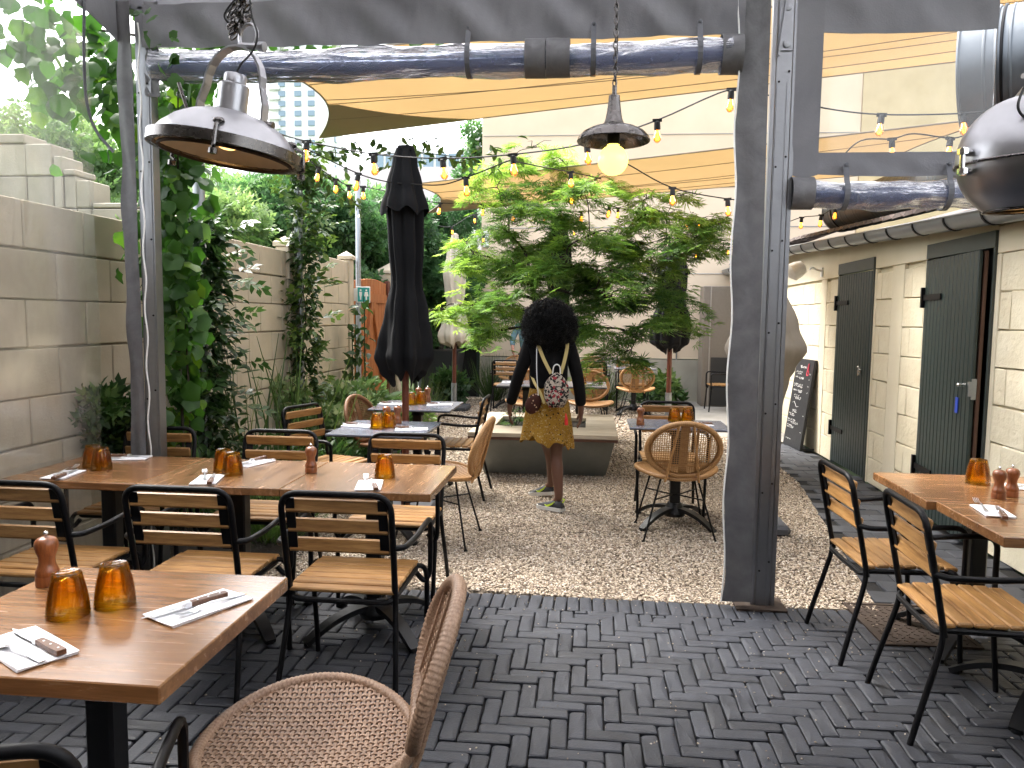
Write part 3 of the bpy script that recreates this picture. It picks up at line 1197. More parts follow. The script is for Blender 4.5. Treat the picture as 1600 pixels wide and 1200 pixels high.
# ------------------------------------------------------------------ shed on the right
shed = thing("shed", "low cream painted block shed with a zinc gutter along the right of the garden", "building", (2.66, 0, 0))
D1, D2 = (7.58, 8.62), (5.40, 6.44)          # door openings in y


def gut_z(y):
    return 2.45 if y > 9.9 else 2.45 - (9.9 - y) * .0437


core = MB()
prev = -2.5
for (a0, a1) in (D2, D1, (14.58, 14.58)):
    core.add([(.03, prev, 0), (.03, a0, 0), (.03, a0, gut_z(a0) + .02), (.03, prev, gut_z(max(prev, 3)) + .02), (.25, prev, 0), (.25, a0, 0), (.25, a0, gut_z(a0) + .02), (.25, prev, gut_z(max(prev, 3)) + .02)],
             [(0, 3, 2, 1), (4, 5, 6, 7), (0, 1, 5, 4), (2, 3, 7, 6), (0, 4, 7, 3), (1, 2, 6, 5)])
    prev = a1
for a0, a1 in (D1, D2):
    core.box((.14, (a0 + a1) / 2, 2.135 + .09), (.22, a1 - a0, .19))
core.build("wall", "cream_joint", shed, smooth=False)
rb = MB()
# smooth rendered bands: lintel strip and pilasters
for y0, y1, z0, z1 in ((8.62, 14.57, 2.0, 2.42), (6.44, 7.58, 2.02, 2.30), (3.2, 5.40, 1.98, 2.16), (9.05, 9.26, 0, 2.0), (6.90, 7.16, 0, 2.02), (11.2, 11.4, 0, 2.0), (8.62, 8.665, 0, 2.0), (7.535, 7.58, 0, 2.02), (6.44, 6.485, 0, 2.02), (5.345, 5.40, 0, 1.98)):
    rb.rbox((.012, (y0 + y1) / 2, (z0 + z1) / 2), (.036, y1 - y0 - .002, z1 - z0 - .002), .004, axis=2)
for y0, y1 in (D1, D2):
    rb.box((.012, (y0 + y1) / 2, 2.135 + .085), (.034, y1 - y0 - .004, .166))
rb.build("render_band", "cream_render", shed)
cvars = {}
for (y0, y1, ztop) in ((8.665, 9.05, 2.0), (9.26, 11.2, 2.0), (11.4, 14.5, 2.0), (7.16, 7.535, 2.02), (6.485, 6.90, 2.02), (3.2, 5.345, 1.98), (.4, 3.2, 1.98)):
    r = 0
    z = 0.0
    while z < ztop - .05:
        h = min(.247, ztop - z)
        L = .5
        yy = y0 - (L / 2 if r % 2 else 0)
        while yy < y1:
            a0, a1 = max(yy, y0) + .002, min(yy + L, y1) - .002
            if a1 - a0 > .05:
                m = MB().rbox((0, 0, 0), (a1 - a0, .042, h - random.uniform(.004, .010)), .0055, axis=0)
                m.v = [(q[1], q[0] + random.uniform(-.004, .004), q[2] + random.uniform(-.005, .005)) for q in m.v]
                m.f = [tuple(reversed(q)) for q in m.f]
                o = m.build("block", "cream_block", shed, (.018 + random.uniform(-.003, .003), (a0 + a1) / 2, z + h / 2), (random.gauss(0, .004), random.gauss(0, .008), random.gauss(0, .004)), ang=28)
            yy += L
        z += .247
        r += 1


def shed_door(y0, y1, label, ajar, name="shed_door"):
    """vertical plank door, hinges on the far jamb (y1)"""
    t = thing(name, label, "door", (2.655, y1, 0), ajar)
    fr = MB()
    Minv = rotz(-ajar)
    w = y1 - y0
    n = 14
    for i in range(n):
        pw = (w - .05) / n
        yc = -.02 - pw * (i + .5)
        MB().rbox((0, 0, 1.02), (.028, pw - .004, 1.98), .006, axis=2).build("plank", "dark_green_paint", t, (-.005, yc, 0))
    for z in (1.72, .38):
        h = MB().box((-.026, -.20, z), (.010, .36, .045)).box((-.03, .0, z), (.025, .03, .16)).build("hinge", "black_metal", t, smooth=False)
    e = MB().box((.03, -w / 2, 1.02), (.02, w - .06, 1.96)).build("backing", "door_edge", t, smooth=False)
    return t


d1 = shed_door(*D1, "closed dark green plank door with white padlock, beside the chalkboard menu", 0.0)
MB().tube(smooth_path([(-.03, -.86, 1.06), (-.05, -.86, 1.09), (-.05, -.83, 1.09), (-.03, -.83, 1.06)], 4), .004, 6).box((-.04, -.845, 1.03), (.015, .05, .055)).build("padlock", "brass_padlock", d1)
d2 = shed_door(*D2, "dark green plank door standing ajar with a blue tag, nearest the camera", R(-4.5))
MB().box((-.024, -.80, .95), (.004, .045, .11)).build("tag", "blue_plastic", d2, smooth=False)
MB().tube([(-.02, -.90, 1.1), (-.05, -.90, 1.1)], .012, 8).ball((-.055, -.90, 1.1), .014, 8, 6).build("knob", "brass_padlock", d2)
MB().box((.0, -1.0, 1.08), (.03, .03, .14)).box((-.02, -1.005, 1.08), (.02, .015, .10)).build("latch", "zinc", d2, smooth=False)
for (y0, y1) in (D1, D2):
    f = MB()
    f.box((.002, (y0 + y1) / 2, 2.078), (.05, y1 - y0 - .006, .11))
    f.box((.004, y1 - .012, 1.01), (.046, .022, 2.02))
    f.box((.004, y0 + .012, 1.01), (.046, .022, 2.02))
    f.build("door_frame", "frame_green_paint", shed, smooth=False)
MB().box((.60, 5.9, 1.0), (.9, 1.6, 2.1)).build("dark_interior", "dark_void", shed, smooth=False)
# gutter in joined lengths
gpts = []
for k in range(60):
    y = 3.0 + k * .2
    gpts.append((-.17, y, gut_z(y) - .02))
g = MB()
rows = []
for (x, y, z) in gpts:
    rows.append([(x + .085 * math.cos(a), y, z + .085 * math.sin(a)) for a in [PI + PI * i / 9 for i in range(10)]])
n = len(rows)
vs = [p for r in rows for p in r]
g.add(vs, [(i * 10 + j, i * 10 + j + 1, (i + 1) * 10 + j + 1, (i + 1) * 10 + j) for i in range(n - 1) for j in range(9)])
g.tube([(p[0] - .085, p[1], p[2] + .005) for p in gpts], .010, 6)
gut = g.build("gutter", "zinc", shed)
y = 4.6
while y < 14.4:
    z = gut_z(y) - .02
    MB().tube([(-.17 + .089 * math.cos(a), y, z + .089 * math.sin(a)) for a in [PI * .97 + PI * 1.06 * i / 10 for i in range(11)]], 1, flat=(.022, .006), up0=(1, 0, 0)).build("bracket", "black_metal", gut, smooth=False)
    y += .52
# scalloped flashing under the tiles and the tiled roof
rf = MB().add([(-.14, 3.0, gut_z(3) + .06), (-.14, 14.55, 2.51), (2.6, 14.55, 3.2), (2.6, 3.0, 3.0), (-.14, 3.0, gut_z(3) + .03), (-.14, 14.55, 2.48), (2.6, 14.55, 3.17), (2.6, 3.0, 2.97)],
              [(0, 3, 2, 1), (4, 5, 6, 7), (0, 1, 5, 4), (1, 2, 6, 5), (2, 3, 7, 6), (3, 0, 4, 7)]).build("roof", "roof_tile", shed, smooth=False)
tm = MB()
tm.add([(x, y_, z) for x, y_, z in [(-.0, -.11, 0), (.0, .11, 0), (.34, .10, .075), (.34, -.10, .075), (0, -.05, .035), (0, .05, .035), (.34, .045, .11), (.34, -.045, .11)]],
       [(0, 4, 7, 3), (4, 5, 6, 7), (5, 1, 2, 6), (0, 1, 5, 4), (3, 7, 6, 2)])
tme = tm.mesh("roof_tile", False)
tme.materials.append(MATS["roof_tile"])
for k in range(52):
    y = 3.2 + k * .218
    for q in range(2):
        o = bpy.data.objects.new("roof_tile", tme)
        col.objects.link(o)
        o.parent = rf
        o.location = (-.17 + q * .30, y + random.uniform(-.008, .008), gut_z(y) + .07 + q * .075)

# wall lamp
wl_ = thing("wall_lamp", "white shaded outdoor wall lamp on a short arm under the shed gutter", "lamp", (2.60, 9.24, 2.12))
MB().tube(smooth_path([(.05, 0, -.02), (-.02, 0, 0), (-.06, 0, .02), (-.09, 0, 0)], 5), .012, 8).box((.045, 0, -.03), (.02, .05, .10)).build("arm", "white_paint", wl_)
MB().lathe([(.03, .06), (.075, .04), (.10, -.03), (.105, -.10), (.06, -.14), (.02, -.155)], 18, (-.20, 0, .01), roty(R(62))).build("lamp_shade", "white_paint", wl_)

# ------------------------------------------------------------------ back wall
bw = thing("back_wall", "tall cream rendered building wall closing the far end of the garden", "building", (0, 14.6, 0))
MB().box((1.33, .2, 4.4), (6.8, .4, 7.2)).build("wall", "back_render", bw, smooth=False)
MB().box((7.6, .17, 4.4), (5.72, .4, 7.2)).build("wall", "back_render_dark", bw, smooth=False)["label"] = "darker ochre bay of the wall"
MB().box((1.33, .17, .39), (6.8, .42, .78)).build("plinth", "plinth_render", bw, smooth=False)
ln = MB()
for z in (2.35, 3.2, 3.95, 4.9):
    ln.tube([(-2.05, -.015, z), (4.7, -.015, z + random.uniform(-.05, .05))], .006, 5)
ln.build("cable", "zinc", bw)
MB().box((-1.98, -.03, 3.0), (.10, .06, .30)).build("junction_box", "white_paint", bw, smooth=False)
MB().tube([(1.62, -.02, 0), (1.62, -.02, 1.5)], .012, 6).build("pipe", "zinc", bw)
dd = thing("dark_door", "dark blue black doorway at the left end of the back wall", "door", (-2.42, 14.7, 0))
MB().box((0, 0, 1.15), (.62, .08, 2.3)).build("leaf", "dark_void", dd, smooth=False)
fr = MB()
for x in (-.30, .30):
    fr.box((x, -.05, 1.15), (.06, .06, 2.3))
for z in (.28, .36, 2.27):
    fr.box((0, -.05, z), (.54, .05, .03))
fr.build("door_frame", "dark_green_paint", dd, smooth=False)
# taupe outdoor cabinet
cab = thing("tall_cabinet", "tall taupe metal cabinet standing against the back wall right of the black parasol", "cabinet", (2.28, 14.05, 0))
MB().rbox((0, 0, 1.06), (.60, .5, 2.12), .01, axis=2).build("body", "taupe_metal", cab)
MB().box((-.18, -.256, 1.06), (.02, .014, 2.1)).build("corner_trim", "taupe_edge", cab, smooth=False)
MB().box((.05, -.258, .45), (.40, .014, .85)).build("door", "pot_black", cab, smooth=False)

# ------------------------------------------------------------------ far buildings
def building(name, label, loc, rz=0):
    return thing(name, label, "building", loc, rz)


tw = building("apartment_tower", "distant white apartment tower with rows of blue tinted windows", (-86, 230, 0))
MB().box((0, 0, 44), (17, 16, 88)).build("wall", "facade_white", tw, smooth=False)
wme = MB().box((0, 0, 0), (1.9, .5, 1.5)).mesh("window", False)
wme.materials.append(MATS["window_glass"])
bme = MB().box((0, 0, 0), (3.6, 1.4, 1.0)).mesh("balcony", False)
bme.materials.append(MATS["facade_white"])
for k in range(14, 31):
    for x in (-4.4, .4, 4.4):
        o = link("window", wme, None, tw, (x, -8.1, k * 2.8 + 1.2))
    link("balcony", bme, None, tw, (-6.6, -8.5, k * 2.8))
    o = link("window", wme, None, tw, (8.6, 1, k * 2.8 + 1.2), (0, 0, PI / 2))

tb = building("terraced_building", "white building with stepped balconies behind the left garden wall", (-19.8, 42, 0))
for z0, z1, x0, x1, d in ((0, 4.2, -5, 5.2, 0), (4.2, 7.0, -5, 4.2, 1.2), (7.0, 9.6, -5, 3.0, 2.6)):
    MB().box(((x0 + x1) / 2, 4 + d, (z0 + z1) / 2), (x1 - x0, 8, z1 - z0)).build("wall", "facade_white", tb, smooth=False)
    MB().box(((x0 + x1) / 2, -.3 + d, z1 + .05), (x1 - x0 + .6, 1.6, .25)).build("balcony", "facade_white", tb, smooth=False)
    for x in (-3.4, -.6, 1.6):
        MB().box((x, d - .02, z1 - 1.5), (1.5, .1, 1.4)).build("window", "window_glass", tb, smooth=False)
sr = building("neighbour_house", "neighbouring house with a long grey slate roof beyond the hedge", (-5.6, 20, 0))
MB().box((0, 2.4, 1.6), (9.2, 4.4, 3.2)).build("wall", "back_render", sr, smooth=False)
MB().add([(-6.0, 0, 3.2), (4.4, 0, 3.2), (4.4, 2.6, 5.9), (-3.4, 2.6, 5.9), (-6.0, 5.2, 3.2), (4.4, 5.2, 3.2)], [(0, 1, 2, 3), (0, 3, 4), (4, 3, 2, 5), (1, 5, 2)]).build("roof", "slate_roof", sr, smooth=False)
mo = building("office_building", "pale modern building with a blue glazed top floor above the slate roof", (-18.5, 84, 0))
MB().box((0, 5, 8.5), (15, 10, 17)).build("wall", "facade_white", mo, smooth=False)
MB().box((.5, 5, 18.4), (13, 9, 2.8)).build("top_floor", "facade_white", mo, smooth=False)
for k in range(9):
    MB().box((-5.4 + k * 1.5, -.02, 15.6), (1.2, .2, 1.5)).build("window", "window_glass", mo, smooth=False)
    MB().box((-5.0 + k * 1.4, .45, 18.5), (1.1, .2, 1.5)).build("window", "window_glass", mo, smooth=False)
rl = MB()
for k in range(12):
    rl.tube([(-6 + k * 1.1, .6, 19.8), (-6 + k * 1.1, .6, 20.9)], .05, 5)
rl.tube([(-6, .6, 20.9), (6.1, .6, 20.9)], .05, 5)
rl.build("railing", "zinc", mo)
# stepped limestone wall beyond the garden wall
sw = thing("stepped_wall", "weathered limestone wall with a stepped top beyond the garden wall at far left", "wall", (-5.4, 7.5, 0))
x = -4.0
for k, (w, h) in enumerate(((3.75, 3.30), (.29, 3.20), (.10, 3.08), (.14, 2.95), (.15, 2.84), (1.0, 2.62))):
    z = 0
    r = 0
    while z < h - .02:
        hh = min(.32, h - z)
        MB().rbox((0, 0, 0), (w - .01, .34, hh - .012), .01, axis=0).build("stone", "limestone", sw, (x + w / 2, random.uniform(-.012, .012), z + hh / 2), ang=30)
        z += hh
        r += 1
    x += w
# unseen walls added behind and left of the camera to keep light out
rw = thing("light_blocking_wall", "plain brown unseen wall added behind and beside the dining terrace to block light", "building", (0, -2.6, 0))
MB().box((-.1, -.15, 2.4), (6.4, .3, 4.8)).build("wall", "taupe_metal", rw, smooth=False)
MB().box((-2.95, 2.3, 2.4), (.3, 4.6, 4.8)).build("wall", "taupe_metal", rw, smooth=False)
# ------------------------------------------------------------------ tent frame
TY = 4.13
tent = thing("tent_frame", "grey fabric covered aluminium tent frame the tables stand under", "tent", (0, 0, 0))


def roof_z(y):
    return 3.27 + (4.2 - y) * .23


MB().grid(lambda u, v: (-2.75 + 5.7 * u, 4.22 - 6.7 * v, roof_z(4.22 - 6.7 * v) + .012 * math.sin(v * 30)), 12, 24, .004).build("roof_sheet", "roof_white", tent)
bm_ = MB().box((.1, TY + .03, 3.22), (5.7, .09, .09))
bm_.box((.1, TY - .02, 3.17), (5.6, .02, .012))
bm_.build("front_beam", "alu_dull", tent, smooth=False)
for x in (-1.05, .95):
    MB().tube([(x, 4.1, roof_z(4.1) - .06), (x, -2.4, roof_z(-2.4) - .06)], 1, flat=(.06, .09)).build("rafter", "alu_dull", tent, smooth=False)
b = MB()
b.tube([(-2.70, 4.15, 3.20), (-2.70, -2.4, roof_z(-2.4) - .05)], 1, flat=(.06, .09))
b.build("side_beam", "alu_dull", tent, smooth=False)


def alu_post(x, name="post", k=1.0):
    p = MB()
    p.box((x, TY + .02, 1.6), (.075 * k, .10, 3.2))
    p.box((x - .052 * k, TY - .012, 1.6), (.020, .035, 3.2)).box((x + .052 * k, TY - .012, 1.6), (.020, .035, 3.2))
    p.box((x - .024, TY - .032, 1.36), (.016, .006, 2.72)).box((x + .024, TY - .032, 1.36), (.016, .006, 2.72))
    o = p.build(name, "alu_dull", tent, smooth=False)
    s = MB()
    for z in np.arange(.2, 2.8, .42):
        s.lathe([(.006, 0), (.005, .004), (.001, .005)], 8, (x - .024, TY - .034, z), rotx(PI / 2))
        s.lathe([(.006, 0), (.005, .004), (.001, .005)], 8, (x + .024, TY - .034, z + .05), rotx(PI / 2))
    s.build("screw", "black_metal", o)
    return o


pr = alu_post(.945)
MB().box((.93, TY, .006), (.26, .2, .012)).build("base_plate", "rusty_steel", pr, smooth=False)
# bracket at the head of the right post
br = MB().box((.945, TY - .036, 3.0), (.07, .008, .26)).box((.925, TY - .05, 2.98), (.008, .02, .28), roty(R(6)))
br.lathe([(.02, 0), (.018, .006), (.002, .008)], 10, (.95, TY - .042, 2.9), rotx(PI / 2))
br.lathe([(.02, 0), (.018, .006), (.002, .008)], 10, (.95, TY - .042, 3.08), rotx(PI / 2))
br.build("bracket", "alu_dull", pr, smooth=False)
pl_ = alu_post(-2.452, "post", .62)


def strip(x0, x1, z0, z1, y, seed, name, wave=.008, lean=0.0, thick=.004):
    r = random.Random(seed)
    ph = [r.uniform(0, 6) for _ in range(4)]

    def P(u, v):
        e = (wave * math.sin(v * 31 + ph[0]) + wave * .6 * math.sin(v * 57 + ph[1])) * (1 - u)
        return (x0 + (x1 - x0) * u + e + lean * v, y - .004 * math.sin(v * 33 + ph[2] + u * 3) * (.4 + .6 * (1 - u)) - .004 * math.sin(u * 7 + v * 13), z0 + (z1 - z0) * v)
    return MB().grid(P, 8, 60, thick).build(name, "tarp_strip", tent)


s1 = strip(.735, .885, .03, 3.2, TY - .045, 2, "fabric_strip", .008, -.02)
MB().tube([(.735 + .008 * math.sin(v * 31 + 6 * random.Random(2).random()) - .02 * v - .004, TY - .05, .03 + 3.17 * v) for v in [i / 70 for i in range(71)]], .0045, 6).build("piping", "white_paint", s1)
s2 = strip(-2.565, -2.482, .02, 3.2, TY - .045, 5, "fabric_strip", .005, -.03)
s3 = strip(-2.44, -2.36, 2.70, 3.2, TY - .03, 9, "fabric_strip", .003, .0)
MB().tube([(-2.455 + .007 * math.sin(v * 60), TY - .062, .03 + 3.05 * v) for v in [i / 90 for i in range(91)]], .0045, 6).build("piping", "white_paint", s2)


def valance(x0, x1, zb, zt, y, nf, amp=.016, name="valance", sx=90):
    def P(u, v):
        x = x0 + (x1 - x0) * u
        f = amp * (math.sin(x * nf + v * 2.6) + .6 * math.sin(x * nf * 1.9 + 1.3 + v * 3.5) + .35 * math.sin(x * nf * 3.7 + v * 5)) * (.3 + .7 * math.sin(PI * min(1, v + .1)))
        return (x, y + f, zb + (zt - zb) * v - .012 * math.sin(u * PI) * (1 - v))
    return MB().grid(P, sx, 10, .003).build(name, "grey_tarp", tent)


valance(-2.44, .74, 2.955, 3.18, TY - .045, 14)
vr = valance(1.13, 1.95, 2.955, 3.21, TY - .03, 11, .006, "valance", 30)
valance(1.0, 1.13, 2.26, 3.21, TY - .03, 9, .003, "valance", 6)
valance(1.13, 1.95, 2.262, 2.37, TY - .03, 13, .003, "valance", 30)
MB().box((1.54, TY - .028, 2.66), (.82, .002, .59)).build("window_pane", "vinyl_window", tent, smooth=False)
# side valance and clear side curtain on the left
MB().grid(lambda u, v: (-2.59 + .008 * math.sin(u * 60), 4.1 - 6.4 * u, (2.99 + 6.4 * u * .23) + (roof_z(4.1 - 6.4 * u) - 2.99 - 6.4 * u * .23) * v), 60, 5, .003).build("side_valance", "grey_tarp", tent)
MB().grid(lambda u, v: (-2.74 + .010 * math.sin(u * 41 + v * 3) + .006 * math.sin(v * 17 + u * 9), 4.06 - 6.5 * u, .02 + (2.99 + 6.5 * u * .23) * v), 70, 30).build("clear_curtain", "vinyl_pane", tent)
MB().tube(smooth_path([(-2.575, 3.80, 3.10), (-2.60, 3.82, 2.85), (-2.61, 3.84, 2.62), (-2.605, 3.9, 2.48), (-2.56, 3.98, 2.38)], 6), 1, flat=(.022, .003)).build("strap", "strap_grey", tent)


def roll(x0, x1, z, y, rr, seed, name="rolled_curtain", sag=.02):
    rd = random.Random(seed)
    ph = [rd.uniform(0, 6) for _ in range(6)]

    def P(u, v):
        a = 2 * PI * v
        r = rr * (1 + .10 * math.sin(u * 9 + ph[0] + a) + .06 * math.sin(u * 23 + ph[1] - 2 * a) + .045 * math.sin(u * 47 + 3 * a + ph[2]) + .035 * math.sin(u * 16 + 5 * a + ph[3]) + .02 * math.sin(u * 90 - 4 * a + ph[4]))
        return (x0 + (x1 - x0) * u, y + r * math.cos(a), z - sag * math.sin(u * PI) + r * 1.05 * math.sin(a))
    o = MB().grid(P, 110, 22).build(name, "vinyl_roll", tent, ang=60)
    k = MB().grid(lambda u, v: (x0 + (x1 - x0) * u, y + rr * .72 * (1 + .14 * math.sin(u * 14 + ph[3] + 6.28 * v)) * math.cos(2 * PI * v), z - sag * math.sin(u * PI) + rr * .72 * (1 + .1 * math.sin(u * 19 + ph[4] - 6.28 * v)) * math.sin(2 * PI * v)), 80, 16).build("inner_layer", "vinyl_roll", o, ang=60)
    MB().grid(lambda u, v: (x0 + (x1 - x0) * u, y + rr * .45 * (1 + .2 * math.sin(u * 11 + ph[5])) * math.cos(2 * PI * v), z - .01 - sag * math.sin(u * PI) + rr * .42 * math.sin(2 * PI * v)), 60, 12).build("inner_layer", "vinyl_roll", o, ang=60)
    return o


def collar(x0, x1, z, y, rr, par):
    MB().grid(lambda u, v: (x0 + (x1 - x0) * u, y + rr * (1 + .06 * math.sin(7 * u + 3 * v * 6.28)) * math.cos(2 * PI * v), z + rr * 1.06 * math.sin(2 * PI * v)), 6, 20).build("fabric_collar", "tarp_strip", par)


def strap(x, zt, z, y, rr, par):
    p = [(x, y - .03, zt)] + [(x, y + rr * math.cos(a), z + rr * math.sin(a)) for a in [PI * (.75 + 1.2 * i / 12) for i in range(13)]]
    MB().tube(p, 1, flat=(.026, .004), up0=(0, 1, 0)).lathe([(.011, 0), (.010, .004), (.002, .006)], 10, (x, y - .04, zt - .005), rotx(PI / 2)).build("strap", "strap_grey", par, smooth=False)


rA = roll(-2.40, .68, 2.868, TY - .02, .078, 3)
for x0, x1 in ((-.36, -.255), (-.25, -.13), (.63, .735)):
    collar(x0, x1, 2.862, TY - .02, .092, rA)
for x in (-.655, -.01, .52):
    strap(x, 3.02, 2.862, TY - .02, .092, rA)
rB = roll(1.06, 2.64, 2.165, TY - .02, .066, 8, sag=.005)
collar(1.0, 1.11, 2.17, TY - .02, .078, rB)
for x in (1.26, 1.75):
    strap(x, 2.31, 2.165, TY - .02, .082, rB)

# ------------------------------------------------------------------ chains and hanging lamps


def chain(p0, p1, lk=.034, w=.016, wire=.0032, jitter=0.0):
    p0, p1 = V(p0), V(p1)
    d = (p1 - p0)
    n = max(2, int(d.length / (lk * .74)))
    m = MB()
    q = d.to_track_quat('Z', 'Y').to_matrix()
    for i in range(n):
        c = p0 + d * ((i + .5) / n) + V((random.uniform(-jitter, jitter), random.uniform(-jitter, jitter), 0))
        rz = rotz((i % 2) * PI / 2 + random.uniform(-.25, .25))
        ring = []
        for k in range(12):
            a = 2 * PI * k / 12
            ring.append(c + q @ (rz @ V((w / 2 * math.cos(a), 0, (lk / 2) * math.sin(a)))))
        m.tube(ring, wire, 5, closed=True)
    return m


# centre pendant
PX, PY = .082, 3.3
pend = thing("pendant_lamp", "dark trumpet shaped pendant lamp with a glowing round bulb, hanging in the centre", "lamp", (PX, PY, 2.18))
MB().lathe([(.150, .075), (.1515, .079), (.146, .093), (.128, .113), (.095, .130), (.062, .139), (.042, .150), (.034, .170), (.029, .200), (.025, .235), (.023, .262), (.006, .264)], 40, cap=False).build("lamp_shade", "lamp_steel_dark", pend)
MB().lathe([(.148, .076), (.130, .105), (.095, .124), (.055, .132), (.02, .134)], 40, cap=False).build("shade_lining", "lamp_steel_dark", pend)
MB().lathe([(.020, .262), (.010, .266), (.010, .30), (.004, .304)], 14).build("stem", "lamp_steel_dark", pend)
MB().lathe([(.024, .06), (.026, .065), (.026, .125), (.02, .13)], 18).build("socket", "black_metal", pend)
prof = [(.0626 * math.sin(a), -.0626 * math.cos(a)) for a in [PI * .86 * i / 16 for i in range(17)]]
prof[0] = (.0005, -.0626)
MB().lathe(prof + [(.0255, .062), (.024, .075)], 28).build("bulb", "globe_glow", pend)
m = chain((0, 0, .30), (0, 0, 1.29))
m.build("chain", "lamp_steel_dark", pend)
MB().tube(smooth_path([(.004, 0, .30), (.008, .004, .5), (-.004, 0, .8), (.006, .002, 1.05), (0, 0, 1.29)], 8), .0028, 6).build("cable", "black_rubber", pend)
# big nautical dish lamp
dish = thing("dish_lamp", "large polished steel nautical dish lamp with yoke and rim clamps, hanging at left", "lamp", (-1.19, 2.46, 2.055))
dish.rotation_euler = (R(-3), R(7), R(-10))
RD = .232
MB().lathe([(RD, .0), (RD * .985, .012), (RD * .90, .040), (RD * .74, .075), (RD * .55, .100), (RD * .34, .115), (.056, .120)], 48, cap=False).build("lamp_shade", "lamp_steel", dish)
MB().lathe([(RD * .97, -.012), (RD * .84, .030), (RD * .55, .07), (.05, .08), (.002, .082)], 40, cap=False).build("reflector", "lamp_inside", dish)
MB().tube([(RD * math.cos(a), RD * math.sin(a), -.004) for a in [2 * PI * i / 56 for i in range(56)]], 1, flat=(.022, .032), closed=True, up0=(0, 0, 1)).build("rim", "lamp_steel_dark", dish)
MB().tube([(RD * .88 * math.cos(a), RD * .88 * math.sin(a), -.022) for a in [2 * PI * i / 48 for i in range(48)]], .006, 6, closed=True).build("inner_ring", "rusty_steel", dish)
MB().lathe([(.058, .112), (.060, .118), (.060, .122), (.048, .124), (.048, .205), (.044, .210), (.036, .212), (.036, .236), (.033, .242), (.004, .243)], 28).build("socket_housing", "lamp_steel", dish)
MB().ball((0, 0, .03), (.045, .045, .03), 14, 8).build("bulb", "lamp_glow", dish)
yk = MB()
ypts = [(-.125, 0, .085), (-.122, 0, .15)] + [(-.105 * math.cos(a) * 1.0, 0, .205 + .125 * math.sin(a)) for a in [PI * i / 12 for i in range(13)]] + [(.122, 0, .15), (.125, 0, .085)]
yk.tube(ypts, 1, flat=(.034, .007), up0=(1, 0, 0))
yk.build("yoke", "lamp_steel", dish, smooth=False)
kn = MB().ball((-.15, -.02, .095), (.026, .026, .024), 12, 8).tube([(-.145, -.02, .10), (-.185, -.035, .195)], [.005, .006], 8).tube([(-.15, -.02, .09), (-.12, 0, .088)], .012, 8)
kn.build("lever_knob", "lamp_steel_dark", dish)
MB().tube([(.115, 0, .09), (.16, 0, .09)], .012, 8).build("pivot_bolt", "lamp_steel_dark", dish)
for a in (R(-62), R(20), R(170)):
    c, s = math.cos(a), math.sin(a)
    k = MB()
    k.tube([(c * (RD - .03), s * (RD - .03), .045), (c * (RD + .012), s * (RD + .012), .03), (c * (RD + .018), s * (RD + .018), -.03), (c * (RD + .0), s * (RD + .0), -.04)], .0065, 7)
    k.lathe([(.013, 0), (.013, .016), (.004, .018)], 8, (c * (RD + .014), s * (RD + .014), -.058))
    k.ball((c * (RD - .03), s * (RD - .03), .048), (.020, .016, .012), 8, 6)
    k.build("clamp", "lamp_steel_dark", dish)
sh = MB().tube([(.03 + .032 * math.cos(a), 0, .365 + .04 * math.sin(a)) for a in [R(-60) + R(300) * i / 14 for i in range(15)]], .006, 7)
sh.tube([(.0, 0, .335), (.075, 0, .335)], .010, 8).lathe([(.016, 0), (.016, .02), (.003, .021)], 10, (.075, 0, .335), roty(PI / 2))
sh.build("shackle", "lamp_steel", dish)
cm = chain((.0, .0, .37), (-.02, 0, 1.5), .036, .022, .0035)
for k in range(9):
    a = random.uniform(0, 6)
    c = chain((-.02 + .03 * math.cos(a), .02 * math.sin(a), .36 + .01 * k), (.0 + .02 * math.cos(a * 2), .02 * math.sin(a * 3), .43 + .012 * k), .034, .02, .0033, .006)
    cm.add(c.v, c.f)
cm.build("chain", "lamp_steel_dark", dish)
MB().tube(smooth_path([(.0, 0, .243), (.03, -.02, .27), (.075, -.03, .31), (.085, -.03, .36), (.05, -.02, .42), (.02, -.02, .50), (-.03, -.02, .46), (-.06, -.01, .42), (-.02, 0, .40), (.0, 0, .5), (.01, 0, .9), (-.02, 0, 1.5)], 6), .0034, 6).build("cable", "black_rubber", dish)
# round dome lamp at the right edge
dome = thing("dome_lamp", "round brushed steel dome lamp hanging on a chain at the right edge", "lamp", (1.135, 2.2, 1.955))
dome.rotation_euler = (R(0), R(-3), R(30))
RS = .163
MB().lathe([(RS * math.cos(a), RS * math.sin(a)) for a in [R(-3) + R(92.5) * i / 14 for i in range(15)]], 44, cap=False).build("upper_shell", "lamp_steel", dome)
MB().lathe([(RS * .985 * math.cos(a), RS * .985 * math.sin(a)) for a in [R(-56) + R(53) * i / 10 for i in range(11)]], 44, cap=False).build("lower_shell", "lamp_steel", dome)
MB().lathe([(RS * .93 * math.cos(a), RS * .93 * math.sin(a)) for a in [R(-55) + R(140) * i / 14 for i in range(15)]], 32, cap=False).build("reflector", "lamp_inside", dome)
MB().tube([(RS * 1.005 * math.cos(a), RS * 1.005 * math.sin(a), -.008) for a in [2 * PI * i / 48 for i in range(48)]], .004, 6, closed=True).build("seam_ring", "lamp_steel_dark", dome)
MB().ball((0, 0, -.02), (.04, .04, .05), 12, 8).build("bulb", "lamp_glow", dome)
MB().tube([(RS * .57 * math.cos(a), RS * .57 * math.sin(a), -RS * .815) for a in [2 * PI * i / 40 for i in range(40)]], .004, 6, closed=True).build("opening_rim", "lamp_steel_dark", dome)
yk = MB()
a0 = R(225)
dx, dy = math.cos(a0), math.sin(a0)
yk.tube([(dx * (RS + .012), dy * (RS + .012), .02), (dx * (RS + .008), dy * (RS + .008), .10), (dx * .12, dy * .12, .165), (dx * .08, dy * .08, .185)], 1, flat=(.020, .008), up0=(dx, dy, 0))
